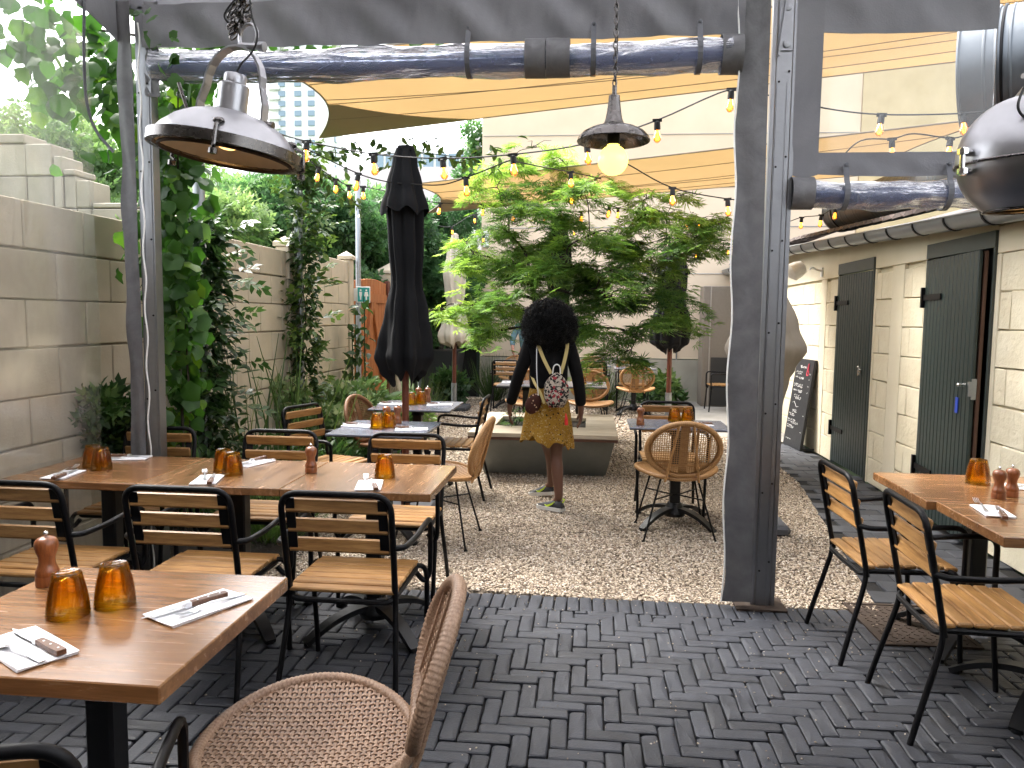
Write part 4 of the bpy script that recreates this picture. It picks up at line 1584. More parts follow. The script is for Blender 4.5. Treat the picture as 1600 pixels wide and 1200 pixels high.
yk.tube([(-dx * (RS + .012), -dy * (RS + .012), .02), (-dx * (RS + .008), -dy * (RS + .008), .10), (-dx * .10, -dy * .10, .175), (dx * .08, dy * .08, .19)], 1, flat=(.020, .008), up0=(dx, dy, 0))
yk.box((dx * (RS + .012), dy * (RS + .012), .005), (.05, .03, .05), rotz(a0 + PI / 2))
yk.build("yoke", "lamp_steel", dome, smooth=False)
MB().tube([(dx * .08 - .05, dy * .08, .188), (dx * .08 + .06, dy * .08, .188)], .007, 8).lathe([(.012, 0), (.012, .02), (.003, .021)], 8, (dx * .08 + .06, dy * .08, .188), roty(PI / 2)).build("pivot_bolt", "lamp_steel_dark", dome)
a1 = R(165)
ca, sa = math.cos(a1), math.sin(a1)
k = MB()
for z in (-.032, .018):
    k.tube([(ca * RS, sa * RS, z), (ca * (RS + .028), sa * (RS + .028), z)], .010, 8)
    k.lathe([(.014, 0), (.014, .014), (.004, .016)], 8, (ca * (RS + .02), sa * (RS + .02), z - .005))
k.tube([(ca * (RS + .022), sa * (RS + .022), -.04), (ca * (RS + .022), sa * (RS + .022), .03)], .007, 8)
k.build("clamp", "chrome", dome)
chain((dx * .08, dy * .08, .20), (dx * .08 - .01, dy * .08, 1.75), .036, .022, .0036, .002).build("chain", "lamp_steel", dome)
MB().tube(smooth_path([(dx * .08, dy * .08, .21), (dx * .1 - .05, dy * .1, .16), (dx * .1 - .075, dy * .1, .11), (dx * .1 - .05, dy * .1, .085), (dx * .08, dy * .08, .10)], 6), .0035, 6).build("cable", "black_rubber", dome)


def duct(name, label, path, r, pitch=.13):
    t = thing(name, label, "duct", path[0])
    P = smooth_path([V(p) - V(path[0]) for p in path], 30)
    rad = []
    d = 0
    pts = []
    last = None
    dense = []
    for i in range(len(P) - 1):
        for j in range(3):
            dense.append(P[i].lerp(P[i + 1], j / 3))
    for p in dense:
        if last is not None:
            d += (p - last).length
        last = p
        ph = (d % pitch) / pitch
        rad.append(r * (1.018 if ph < .10 else 1.0))
        pts.append(p)
    MB().tube(pts, rad, 48, up0=(0, 0, 1)).build("pipe", "galvanised", t, ang=25)
    dirv = (dense[1] - dense[0]).normalized()
    q = dirv.to_track_quat('Z', 'Y').to_matrix()
    for s in (0.0, .19, .22):
        c = dirv * s
        MB().tube([c + q @ V((r * 1.02 * math.cos(a), r * 1.02 * math.sin(a), 0)) for a in [2 * PI * i / 48 for i in range(48)]], .008 if s else .006, 6, closed=True).build("joint_ring", "zinc" if s < .2 else "black_metal", t)
    return t


dk = duct("ventilation_duct", "big galvanised ventilation duct at the upper right behind the tent valance", [(2.30, 5.2, 3.05), (2.85, 4.86, 3.07), (3.6, 4.46, 3.1), (4.3, 4.0, 3.12)], .36, .13)
duct("ventilation_duct", "smaller ribbed metal duct lying on the shed roof above the gutter", [(2.76, 9.0, 2.74), (2.86, 8.0, 2.72), (2.95, 6.8, 2.70), (3.05, 5.8, 2.70)], .215, .06)

# ------------------------------------------------------------------ sun sails


def sail(label, A, B, C, D, group, patches=()):
    """A-B far edge, D-C near edge; edges pulled inwards, cloth sags"""
    A, B, C, D = map(V, (A, B, C, D))
    t = thing("sun_sail", label, "sun sail", A, 0, group)
    cen = (A + B + C + D) / 4

    def P(u, v):
        p = A.lerp(B, u).lerp(D.lerp(C, u), v)
        e = .10 * (4 * v * (1 - v)) * ((1 - u) ** 6 + u ** 6) + .05 * (4 * u * (1 - u)) * ((1 - v) ** 4 + v ** 4) * .5
        p = p.lerp(cen, e)
        p.z -= .06 * math.sin(u * PI) * math.sin(v * PI)
        return p - A
    o = MB().grid(P, 60, 20, .003).build("cloth", "sail_tan", t)
    sm = MB()
    for v0, v1 in ((.25, .18), (.46, .5), (.52, .36), (.72, .8)):
        sm.tube([V(P(u, v0 + (v1 - v0) * u)) + V((0, 0, -.006)) for u in [i / 40 for i in range(41)]], .0035, 5)
    sm.build("seam", "taupe_canvas", t)
    ed = []
    for i in range(41):
        ed.append(P(i / 40, 0))
    for i in range(1, 41):
        ed.append(P(1, i / 40))
    for i in range(1, 41):
        ed.append(P(1 - i / 40, 1))
    for i in range(1, 40):
        ed.append(P(0, 1 - i / 40))
    MB().tube(ed, .008, 5, closed=True).build("hem", "taupe_canvas", t)
    MB().grid(lambda u, v: V(P(u * .26 * (1 - .9 * v), v * .45)) + V((0, 0, -.007)), 8, 8, .002).build("corner_patch", "sail_patch", t)
    return t


sail("large tan sun sail stretched just beyond the tent, upper of the two", (-2.72, 7.6, 3.28), (3.4, 6.9, 3.72), (3.35, 5.75, 3.88), (-2.4, 5.4, 3.33), "sun sails over the garden")
sail("lower tan sun sail farther back, behind the top of the feathery tree", (-2.3, 10.8, 2.98), (3.4, 9.5, 3.25), (3.35, 6.85, 3.22), (-2.0, 8.5, 2.98), "sun sails over the garden")

# steel poles along the left wall
for x, y, h, lab in ((-2.83, 5.4, 2.75, "weathered steel pole wrapped in dark leafed climber, nearest the tent"),
                     (-2.90, 7.5, 3.24, "grey steel pole with climber under the corner of the large sail"),
                     (-2.93, 9.58, 3.30, "bare bluish steel pole beside the wooden gate"),
                     (-2.9, 13.0, 3.3, "thin pale pole right behind the big black parasol")):
    t = thing("steel_pole", lab, "pole", (x, y, 0), 0, "poles along the garden wall")
    r = .042 if y < 9 else .034
    MB().lathe([(r, 0), (r, h), (r * .8, h + .01)], 14).build("tube", "zinc", t)
    MB().lathe([(.07, 0), (.07, .012), (.045, .016)], 14).build("base_plate", "zinc", t)
    MB().tube([(.04 + .02 * math.cos(a), 0, h - .06 + .02 * math.sin(a)) for a in [2 * PI * i / 12 for i in range(12)]], .004, 5, closed=True).build("eye_bolt", "chrome", t)
ws = thing("toilet_sign", "small teal toilet sign with two white figures on a pole by the wooden gate", "sign", (-2.84, 9.50, 1.79))
MB().rbox((0, 0, 0), (.17, .016, .20), .004, axis=0).build("panel", "white_paint", ws, rot=(0, 0, R(18)))
MB().box((0, -.0098, 0), (.145, .003, .175)).build("teal_face", "teal_sign", ws, rot=(0, 0, R(18)), smooth=False)
fg = MB()
for x in (-.035, .035):
    fg.lathe([(.012, 0), (.012, .003)], 10, (x, -.0115, .055), rotx(PI / 2))
    pts = [(-.018, .035), (.018, .035), (.014 if x < 0 else .028, -.02), (.010, -.02), (.008, -.065), (-.008, -.065), (-.010, -.02), (-.014 if x < 0 else -.028, -.02)]
    fg.prism(pts, 0, .003, Matrix(((1, 0, 0), (0, 0, -1), (0, 1, 0))))
    for i in range(len(fg.v) - 16, len(fg.v)):
        a = fg.v[i]
        fg.v[i] = (a[0] + x, a[1] - .0115, a[2])
fg.build("figures", "white_paint", ws, rot=(0, 0, R(18)), smooth=False)
MB().box((-.13, .02, 0), (.10, .07, .16)).build("bracket", "white_paint", ws, smooth=False)

# ------------------------------------------------------------------ string lights
STR = {'a': [ (-2.08, 4.70, 2.73, 0), (-1.99, 4.70, 2.66, 0), (-1.76, 4.70, 2.59, 1), (-1.34, 4.70, 2.51, 1), (-0.91, 4.70, 2.48, 1), (-0.48, 4.70, 2.50, 1), (-0.04, 4.70, 2.56, 1), (0.37, 4.70, 2.69, 1), (0.79, 4.70, 2.86, 1), (1.02, 4.80, 2.85, 0), (1.35, 4.80, 2.77, 0), (1.67, 4.80, 2.73, 1), (2.12, 4.80, 2.73, 1), (2.42, 4.80, 2.76, 0) ],
'b': [ (-2.51, 6.60, 2.92, 0), (-2.44, 6.80, 2.84, 1), (-2.35, 7.00, 2.77, 1), (-2.29, 7.20, 2.75, 1), (-2.21, 7.40, 2.77, 1), (-2.05, 7.80, 2.78, 0), (-1.84, 8.20, 2.77, 0), (-1.65, 8.40, 2.76, 1), (-1.23, 8.80, 2.80, 1), (-0.94, 9.20, 2.78, 1), (-0.56, 9.40, 2.82, 1), (-0.13, 9.60, 2.83, 1), (0.32, 9.80, 2.90, 1), (0.60, 10.00, 3.01, 0), (0.82, 10.20, 2.93, 0), (1.24, 10.40, 2.83, 1), (1.82, 10.60, 2.83, 0) ],
'c': [ (-2.03, 5.40, 2.70, 0), (-1.71, 5.60, 2.56, 1), (-1.49, 5.60, 2.50, 0), (-1.28, 5.60, 2.48, 0), (-1.07, 5.50, 2.46, 0), (-0.88, 5.40, 2.49, 1), (-0.54, 5.20, 2.57, 0) ],
'd': [ (-0.52, 5.20, 2.56, 0), (-0.35, 5.80, 2.63, 0), (-0.18, 6.40, 2.71, 1), (0.07, 6.60, 2.69, 0) ],
'e': [ (0.23, 5.60, 2.62, 0), (0.58, 5.80, 2.48, 1), (1.01, 6.00, 2.43, 1), (1.18, 6.10, 2.44, 0) ],
'f': [ (-0.43, 7.80, 2.70, 0), (-0.22, 8.00, 2.81, 1), (-0.13, 8.00, 2.79, 0), (0.18, 8.20, 2.70, 1), (0.54, 8.40, 2.65, 0), (0.63, 8.40, 2.65, 1), (1.18, 8.80, 2.63, 1), (1.62, 9.00, 2.64, 0) ],
'g': [ (-2.43, 12.00, 2.95, 0), (-2.17, 12.00, 2.93, 1), (-1.81, 12.00, 3.11, 1), (-1.69, 12.20, 2.83, 1), (-1.25, 12.40, 2.86, 1), (-0.28, 12.60, 2.99, 1), (0.17, 12.60, 2.84, 1), (1.14, 12.60, 2.62, 1), (1.66, 12.60, 2.63, 1), (2.16, 12.60, 2.68, 1), (2.47, 12.60, 2.70, 0) ],
'h': [ (1.59, 5.30, 2.57, 0), (1.69, 5.20, 2.67, 0), (1.88, 5.20, 2.68, 1), (2.01, 5.20, 2.71, 0), (2.23, 5.20, 2.68, 1), (2.33, 5.20, 2.70, 0) ],
'i': [ (2.26, 9.50, 2.67, 0), (2.33, 9.00, 2.68, 1), (2.40, 8.50, 2.64, 1), (2.45, 8.20, 2.68, 1), (2.54, 8.00, 2.69, 0) ],}
sock = MB().lathe([(.012, 0), (.017, -.004), (.019, -.03), (.019, -.046), (.015, -.05)], 10).box((0, 0, .004), (.055, .016, .018)).mesh("socket", True)
sock.materials.append(MATS["black_rubber"])
bp = [(.013, 0), (.015, -.012), (.021, -.030), (.0235, -.046), (.021, -.060), (.012, -.072), (.001, -.076)]
bulb = MB().lathe(bp, 14, cap=False).mesh("bulb", True, 80)
bulb.materials.append(MATS["bulb_glass"])
fm = MB()
for k in range(4):
    a = k * PI / 2
    fm.tube([(.004 * math.cos(a), .004 * math.sin(a), -.004), (.011 * math.cos(a), .011 * math.sin(a), -.028), (.006 * math.cos(a), .006 * math.sin(a), -.058)], .0022, 4)
fil = fm.mesh("filament", True)
fil.materials.append(MATS["bulb_filament"])
SL = {'a': "nearest string of bulbs, running behind the dish lamp and pendant across the whole garden",
      'b': "long string of small bulbs starting at the second vine pole, passing behind the big parasol",
      'c': "short drooping string of bulbs joined under the nearest string left of the tree",
      'd': "short string dropping through the treetop behind the pendant bulb",
      'e': "string of bulbs dropping from the pendant to the right tent post",
      'f': "string of bulbs crossing the cream wall at mid height right of the treetop",
      'g': "farthest string of bulbs hung along the back wall",
      'h': "kinked string of bulbs seen through the lower part of the tent window",
      'i': "string of bulbs over the shed gutter under the right rolled curtain"}
for k, pts in STR.items():
    o0 = V(pts[0][:3])
    t = thing("string_lights", SL[k], "string lights", o0, 0, "strings of warm bulbs over the garden")
    P = [V(p[:3]) - o0 for p in pts]
    MB().tube(smooth_path(P, 5), .0048, 5).build("cable", "black_rubber", t)
    for p, q in zip(pts, P):
        if p[3]:
            rx, ry = random.uniform(-.15, .15), random.uniform(-.15, .15)
            s = link("socket", sock, None, t, q + V((0, 0, -.006)), (rx, ry, random.uniform(-.5, .5)))
            bo = link("bulb", bulb, None, s, (0, 0, -.048))
            bo2 = link("filament", fil, None, s, (0, 0, -.048))
# ------------------------------------------------------------------ slatted armchairs
TUBE = .0125
slat_back, slat_seat = [], []
for k in range(3):
    m = MB().rbox((0, 0, 0), (.405, .016, .056), .006, axis=0)
    slat_back.append(m.mesh("back_slat", True, 30))
    m = MB().rbox((0, 0, 0), (.44, .054, .018), .005, axis=0)
    slat_seat.append(m.mesh("seat_slat", True, 30))
for me in slat_back + slat_seat:
    me.materials.append(MATS["slat_wood"])


def chair_parts():
    """faces +y, origin on the floor under the seat"""
    parts = {}
    lean = .085

    def bk(z):                # y of the back tube at height z
        return -.185 - lean * (z - .43) / .42
    m = MB()
    top = .845
    pts = [(-.212, bk(.40) + .0, .40), (-.216, bk(.62), .62), (-.216, bk(top), top), (.216, bk(top), top), (.216, bk(.62), .62), (.212, bk(.40), .40)]
    m.tube(round_path(pts, .075, 7), TUBE, 10)
    parts["back_frame"] = m
    for s in (-1, 1):
        parts["slat_bracket" + str(s)] = MB().tube([(s * .182, bk(.825) + .004, .825), (s * .182, bk(.600) + .004, .600)], 1, flat=(.036, .006), up0=(0, 1, 0))
    for s, nm in ((-1, "rear_leg"), (1, "rear_leg")):
        parts[nm + str(s)] = MB().tube(smooth_path([(s * .212, bk(.44) - .001, .44), (s * .216, bk(.40) - .012, .36), (s * .232, -.255, .12), (s * .238, -.285, 0)], 5), TUBE * .92, 9)
        parts["front_leg" + str(s)] = MB().tube(smooth_path([(s * .215, .17, .435), (s * .245, .185, .425), (s * .258, .195, .36), (s * .252, .215, .12), (s * .250, .225, 0)], 5), TUBE * .92, 9)
        arm = [(s * .216, bk(.63), .63), (s * .255, bk(.63) + .03, .628), (s * .268, -.06, .632), (s * .272, .08, .645), (s * .272, .205, .645), (s * .272, .205, .40), (s * .250, .19, .355), (s * .215, .18, .40)]
        parts["armrest" + str(s)] = MB().tube(round_path(arm, .055, 6), TUBE * .95, 9)
    m = MB()
    ring = [(-.205, -.19, .425), (.205, -.19, .425), (.215, .19, .425), (-.215, .19, .425)]
    rp = round_path([(0, -.205, .405), (.19, -.20, .405), (.215, -.17, .425), (.218, .19, .425), (-.218, .19, .425), (-.215, -.17, .425), (-.19, -.20, .405), (0, -.205, .405)], .04, 5)[:-1]
    m.tube(rp, TUBE * .9, 8, closed=True)
    m.box((0, .0, .428), (.41, .03, .010))
    parts["seat_frame"] = m
    return parts, bk


cp, bk_y = chair_parts()
chair_me = {k: (v.mesh(k, True, 40)) for k, v in cp.items()}
for me in chair_me.values():
    me.materials.append(MATS["black_metal"])


def make_chair():
    t = thing("slatted_chair", "", "chair")
    for k, me in chair_me.items():
        link(k.rstrip("-1") if k[-1] == '1' else k, me, None, t)
    for i in range(3):
        z = .793 - i * .081
        link("back_slat", slat_back[i % 3], None, t, (0, bk_y(z) + .014, z), (-.2, 0, 0))
    for i in range(7):
        z = .448 - (.006 if i in (0, 6) else 0)
        link("seat_slat", slat_seat[i % 3], None, t, (0, -.172 + i * .0585, z), (random.uniform(-.01, .01), 0, 0))
    return t


CG = "black steel armchairs with wooden slats"
chairs = [
    # x, y, rot, label
    (-2.28, 3.06, 0, "slatted chair cut by the left frame edge, near side of the long wooden table"),
    (-1.585, 3.06, 0, "slatted chair in the middle of the near side of the long wooden table"),
    (-.95, 3.06, 0, "slatted chair nearest the gravel on the near side of the long wooden table"),
    (-2.52, 4.03, PI, "slatted chair beside the tent post on the far side of the long wooden table"),
    (-1.78, 4.03, PI, "slatted chair behind the pepper mill on the far side of the long wooden table"),
    (-1.03, 4.03, PI, "slatted chair behind the single tumbler on the far side of the long wooden table"),
    (1.415, 3.68, -PI / 2 + R(2), "slatted chair at the right-hand table, the farther of the two"),
    (1.475, 3.02, -PI / 2 - R(2), "slatted chair at the right-hand table, the nearer of the two with seat in full view"),
    (-1.075, 1.27, R(17), "slatted chair at the bottom left corner with only its arm and slat ends showing"),
    (-1.88, 5.45, R(-108), "slatted chair turned sideways among the shrubs left of the nearest grey table"),
    (-1.13, 6.48, PI / 2, "slatted chair seen from the side at the far grey table beside the planter"),
    (.645, 6.12, PI, "slatted chair behind two amber tumblers, at the table right of the planter"),
    (-1.32, 12.45, 0, "distant slatted chair with a hand resting above it, left of the woman"),
    (.06, 12.45, 0, "distant slatted chair seen just right of the woman's shoulder"),
    (.72, 12.95, PI, "distant slatted chair whose top shows above the round wicker chair by the back wall"),
    (2.22, 13.2, PI / 2, "distant slatted chair in front of the tall taupe cabinet"),
]
c0 = make_chair()
for i, (x, y, rz, lab) in enumerate(chairs):
    c = c0 if i == 0 else copy_tree(c0)
    c.location = (x, y, 0)
    c.rotation_euler = (0, 0, rz)
    tag(c, lab, "chair", CG)

# ------------------------------------------------------------------ round wicker chairs


def weave_disc(rx, ry, pitch_u, pitch_v, wu, wv, th, bulge, amp, clip=1.0, seg=2, only=None):
    """over-under woven sheet clipped to an ellipse; returns MB in the xy plane (z = bulge)"""
    m = MB()
    nu, nv = int(rx * clip / pitch_u), int(ry * clip / pitch_v)

    def strand(fixed, along_x, width, step, sgn):
        lim = (rx * clip) * math.sqrt(max(0, 1 - (fixed / (ry * clip)) ** 2)) if along_x else (ry * clip) * math.sqrt(max(0, 1 - (fixed / (rx * clip)) ** 2))
        n = int(lim / step)
        if n < 1:
            return
        pts = []
        for i in range(-n * seg, n * seg + 1):
            s = i * step / seg
            z = amp * math.cos(PI * s / step + (0 if sgn else PI))
            x, y = (s, fixed) if along_x else (fixed, s)
            e = (x / rx) ** 2 + (y / ry) ** 2
            pts.append((x, y, z + bulge * (1 - e)))
        m.tube(pts, 1, flat=(width, th), up0=(0, 0, 1))
    for j in range(-nv, nv + 1):
        strand(j * pitch_v, True, wv, pitch_u, j % 2)
    for i in range(-nu, nu + 1):
        strand(i * pitch_u, False, wu, pitch_v, (i + 1) % 2)
    return m


def wrapped(pts, r, n=9, pitch=.013, closed=True):
    """a wicker-wrapped rim: a tube with fine ridges"""
    d = 0
    out, rad = [], []
    P = [V(p) for p in pts]
    N = len(P)
    tot = sum((P[(i + 1) % N] - P[i]).length for i in range(N if closed else N - 1))
    k = int(tot / (pitch / 3))
    cum = [0]
    for i in range(N if closed else N - 1):
        cum.append(cum[-1] + (P[(i + 1) % N] - P[i]).length)
    j = 0
    for i in range(k if closed else k + 1):
        s = tot * i / k
        while j < len(cum) - 2 and cum[j + 1] < s:
            j += 1
        t = (s - cum[j]) / max(1e-9, cum[j + 1] - cum[j])
        out.append(P[j].lerp(P[(j + 1) % N], t))
        rad.append(r * (.90, 1.05, 1.0)[i % 3])
    return MB().tube(out, rad, n, closed=closed)


BRX, BRY, BZ = .245, .185, .655


def back_pt(x, y):
    """point of the oval back: x across, y up from its centre; curved round the sitter and leaning back"""
    return V((x, -.322 - .30 * y + .40 * x * x, BZ + y))


def rattan_meshes(fine):
    out = {}
    # seat
    if fine:
        m = weave_disc(.275, .262, .0185, .0130, .0090, .0076, .0032, -.012, .0028)
    else:
        m = weave_disc(.275, .262, .022, .016, .017, .012, .003, -.012, .0022, seg=1)
    m.v = [(x, y, z + .447 + .035 * (x / .275) ** 2) for x, y, z in m.v]
    out["woven_seat"] = (m, "fine")
    rim = [(.280 * math.cos(a), .267 * math.sin(a), .443 + .036 * math.cos(a) ** 2) for a in [2 * PI * i / 48 for i in range(48)]]
    out["seat_rim"] = (wrapped(rim, .017 if fine else .015, 9), "rim")
    # back: open weave with dense bands
    m = weave_disc(BRX, BRY, .0150, .0150, .0042, .0042, .003, 0, .0016, clip=.93, seg=1)
    m.v = [tuple(back_pt(x, y) + V((0, -z, 0))) for x, y, z in m.v]
    out["woven_back"] = (m, "fine")
    m = MB()
    for x0, x1 in ((-.030, .026), (.078, .088), (.168, .176)):
        lim = BRY * .90 * math.sqrt(max(0, 1 - (x0 / (BRX * .92)) ** 2))
        m.grid(lambda u, v: back_pt(x0 + (x1 - x0) * u, -lim + 2 * lim * v) + V((0, .003, 0)), 2, 12, .006)
    yb = -.105
    m.grid(lambda u, v: back_pt(-.17 + .34 * u, yb - .010 * v) + V((0, .004, 0)), 12, 2, .006)
    out["back_band"] = (m, "plain")
    m = MB()
    rw = 48

    def band(u, v):
        a = 2 * PI * u
        k = .89 + .09 * v
        return back_pt(BRX * k * math.cos(a), BRY * k * math.sin(a)) + V((0, -.004 + .016 * (1 - abs(2 * v - 1)), 0))
    m.grid(band, 60, 4)
    m.grid(lambda u, v: band(1 - u, v) + V((0, -.012, 0)), 60, 4)
    out["back_border"] = (m, "plain")
    rim = [back_pt(BRX * math.cos(a), BRY * math.sin(a)) for a in [2 * PI * i / 56 for i in range(56)]]
    out["back_rim"] = (wrapped(rim, .0185, 9), "rim")
    for s in (-1, 1):
        p = [(s * .115, -.262, .425), back_pt(s * .108, -.20) + V((0, -.022, 0)), back_pt(s * .085, -.05) + V((0, -.020, 0)), back_pt(s * .055, .135) + V((0, -.016, 0)), back_pt(s * .048, .178) + V((0, -.006, 0))]
        out["back_strut" + str(s)] = (wrapped(smooth_path(p, 5), .0085, 7, .016, False), "rim")
        out["front_leg" + str(s)] = (MB().tube([(s * .15, .14, .43), (s * .245, .235, .008), (s * .247, .237, 0)], .0068, 7).lathe([(.014, 0), (.013, .006), (.007, .016)], 8, (s * .247, .237, 0)), "metal")
        out["rear_leg" + str(s)] = (MB().tube([(s * .125, -.16, .43), (s * .245, -.255, .008), (s * .247, -.257, 0)], .0068, 7).lathe([(.014, 0), (.013, .006), (.007, .016)], 8, (s * .247, -.257, 0)), "metal")
    m = MB()
    zz = .285
    for s in (-1, 1):
        a = V((s * .182, .174, zz))
        b_ = V((s * .162, -.192, zz))
        c = V((s * .02, -.01, zz - .005))
        m.tube([a, c], .005, 6).tube([b_, c], .005, 6)
    m.tube([(.02, -.01, zz - .005), (-.02, -.01, zz - .005)], .005, 6)
    m.tube([(.16 * math.cos(a), .15 * math.sin(a), .428) for a in [2 * PI * i / 24 for i in range(24)]], .006, 6, closed=True)
    out["cross_brace"] = (m, "metal")
    return out


def make_rattan(fine, mat):
    t = thing("wicker_chair", "", "chair")
    for k, (m, kind) in rattan_meshes(fine).items():
        o = m.build(k.rstrip("-1") if k[-1] == '1' else k, "black_metal" if kind == "metal" else mat, t, ang=50 if kind != "rim" else 80)
        if kind == "fine":
            o["kind"] = "stuff"
    return t


WG = "round wicker chairs on thin black legs"
near_w = make_rattan(True, "rattan_grey")
near_w.location = (-.685, 1.80, 0)
near_w.rotation_euler = (0, 0, R(100))
tag(near_w, "large greyish wicker chair in the foreground, cut off by the bottom of the frame", "chair", WG)
w0 = make_rattan(False, "rattan")
wick = [(.63, 5.50, R(3), "round wicker chair standing on the gravel right of the planter, back in full view"),
        (-1.02, 5.12, PI / 2 - R(3), "round wicker chair seen edge on at the right end of the nearest grey table"),
        (-.76, 9.72, PI - R(4), "distant round wicker chair half hidden behind the woman's left arm"),
        (.03, 9.72, PI + R(3), "distant round wicker chair just right of the woman's backpack"),
        (.72, 11.86, 0, "distant round wicker chair by itself in front of the back wall"),
        (-1.30, 13.55, PI, "farthest wicker chair with a standing person's hand on its top"),
        (.06, 13.55, PI, "farthest wicker chair rising above the slatted chair right of the woman")]
for i, (x, y, rz, lab) in enumerate(wick):
    c = w0 if i == 0 else copy_tree(w0)
    c.location = (x, y, 0)
    c.rotation_euler = (0, 0, rz)
    tag(c, lab, "chair", WG)
w1 = make_rattan(False, "rattan_brown")
w1.location = (-1.62, 6.28, 0)
w1.rotation_euler = (0, 0, R(-101))
tag(w1, "darker brown wicker chair with its back against the shrubs at the grey tables", "chair", WG)

# ------------------------------------------------------------------ tables


def table(label, x0, x1, y0, y1, mat, thick=.035, edge=None, group=None, foot=True, rot45=True, h=.75, seed=0):
    cx, cy_ = (x0 + x1) / 2, (y0 + y1) / 2
    t = thing("table", label, "table", (cx, cy_, 0), 0, group)
    w, d = x1 - x0, y1 - y0
    top = MB().rbox((0, 0, h - thick / 2), (w, d, thick), .003, axis=0).build("tabletop", mat, t, ang=25)
    if edge:
        MB().box((0, 0, h - thick - .002), (w - .004, d - .004, .004)).build("edge", edge, t, smooth=False)
    MB().box((0, 0, h - thick - .012), (.36, .36, .014)).lathe([(.06, h - thick - .07), (.045, h - thick - .03), (.16, h - thick - .016)], 12).build("top_plate", "cast_iron", t, smooth=False)
    MB().rbox((0, 0, .40), (.075, .075, .62), .008, axis=2).build("column", "cast_iron", t)
    hub = MB().lathe([(.075, .06), (.085, .085), (.06, .14), (.05, .16)], 16).build("hub", "cast_iron", t)
    for k in range(4):
        a = PI / 4 + k * PI / 2 if rot45 else k * PI / 2
        c, s = math.cos(a), math.sin(a)
        pts = [(c * r, s * r, z) for r, z in ((.03, .115), (.12, .112), (.22, .088), (.30, .05), (.345, .022), (.365, .012))]
        m = MB()
        P = smooth_path(pts, 4)
        wd = [1.15 - .35 * i / (len(P) - 1) for i in range(len(P))]
        m.tube(P, wd, flat=(.060, .024), up0=(0, 0, 1))
        m.lathe([(.022, 0), (.022, .012), (.012, .014)], 10, (c * .35, s * .35, 0))
        m.build("foot", "cast_iron", t, ang=50)
    return t


TG = "square tables set for a meal"
table("foreground wooden table with steak knives, two amber tumblers and a pepper mill", -1.575, -.872, 1.455, 2.14, "table_wood", .042, group=TG)
table("right-hand end section of the long wooden table, with a single tumbler", -1.358, -.675, 3.25, 3.91, "table_wood_y", .036, group=TG)
table("middle section of the long wooden table, with two overlapping tumblers", -2.035, -1.361, 3.255, 3.905, "table_wood_y", .036, group=TG)
table("left section of the long wooden table, against the clear curtain", -2.70, -2.038, 3.25, 3.91, "table_wood", .036, group=TG)
table("nearest grey topped table, left of the planter on the gravel", -1.71, -1.07, 4.84, 5.54, "grey_laminate", .014, "laminate_edge", TG)
table("second grey topped table on the gravel, behind the parasol pole", -1.83, -1.135, 6.22, 6.93, "grey_laminate", .014, "laminate_edge", TG)
table("grey topped table behind the round wicker chair right of the planter", .30, 1.02, 5.52, 6.02, "grey_laminate", .014, "laminate_edge", TG)
table("distant grey table left half, behind the woman's arm", -1.05, -.43, 8.72, 9.50, "grey_laminate", .014, "laminate_edge", TG)
table("distant grey table right half, behind the woman's backpack", -.42, .21, 8.72, 9.50, "grey_laminate", .014, "laminate_edge", TG)
table("small dark table behind the distant wicker chair near the back wall", .40, 1.05, 12.15, 12.78, "grey_laminate", .014, "laminate_edge", TG)
table("far table in front of the person standing by the back wall", -1.62, -1.0, 12.75, 13.3, "grey_laminate", .014, "laminate_edge", TG)
table("far table hidden behind the woman's right shoulder", -.25, .37, 12.75, 13.3, "grey_laminate", .014, "laminate_edge", TG)
table("wooden table at the right edge, nearer part with a fork on a napkin", 1.512, 2.22, 2.90, 3.452, "table_wood", .040, group=TG)
table("wooden table at the right edge, farther part with an upturned tumbler and two mills", 1.472, 2.22, 3.456, 4.09, "table_wood", .040, group=TG)

# ------------------------------------------------------------------ tableware
TZ = .7512


def fluted(a, i):
    k = (1.0, 1.0, .985, .975, .97, .975, .985, 1.0, 1.0)[min(i, 8)]
    return 1.0 - .10 * ((1 - abs(math.sin(4.5 * a))) ** 1.6 if 1 < i < 9 else 0)


gprof = [(.041, .000), (.0415, .004), (.0405, .018), (.0395, .030), (.0375, .044), (.0350, .058), (.0320, .070), (.0295, .080), (.0285, .087), (.0270, .0895), (.0245, .0885), (.006, .087)]
giner = [(.0385, .000), (.0382, .010), (.0365, .030), (.0345, .045), (.0315, .060), (.0280, .073), (.0230, .079), (.001, .081)]
gm_ = MB().lathe(gprof, 72, mod=fluted, cap=False)
gm_.lathe([(r, z) for r, z in giner], 28, cap=False)
gm_.lathe([(.041, 0), (.0385, 0)], 36, cap=False)
gmesh = gm_.mesh("tumbler", True, 60)
gmesh.materials.append(MATS["amber_glass"])
basem = MB().lathe([(.0225, .0890), (.0215, .0905), (.016, .0895), (.001, .0885)], 24, cap=False).mesh("base_disc", True, 60)
GG = "upturned amber glass tumblers"


def tumbler(x, y, lab, s=1.0):
    s *= 1.2
    o = link("tumbler", gmesh, None, None, (x, y, TZ), (0, 0, random.uniform(0, 6)))
    o.scale = (s, s, s)
    return tag(o, lab, "tumbler", GG)


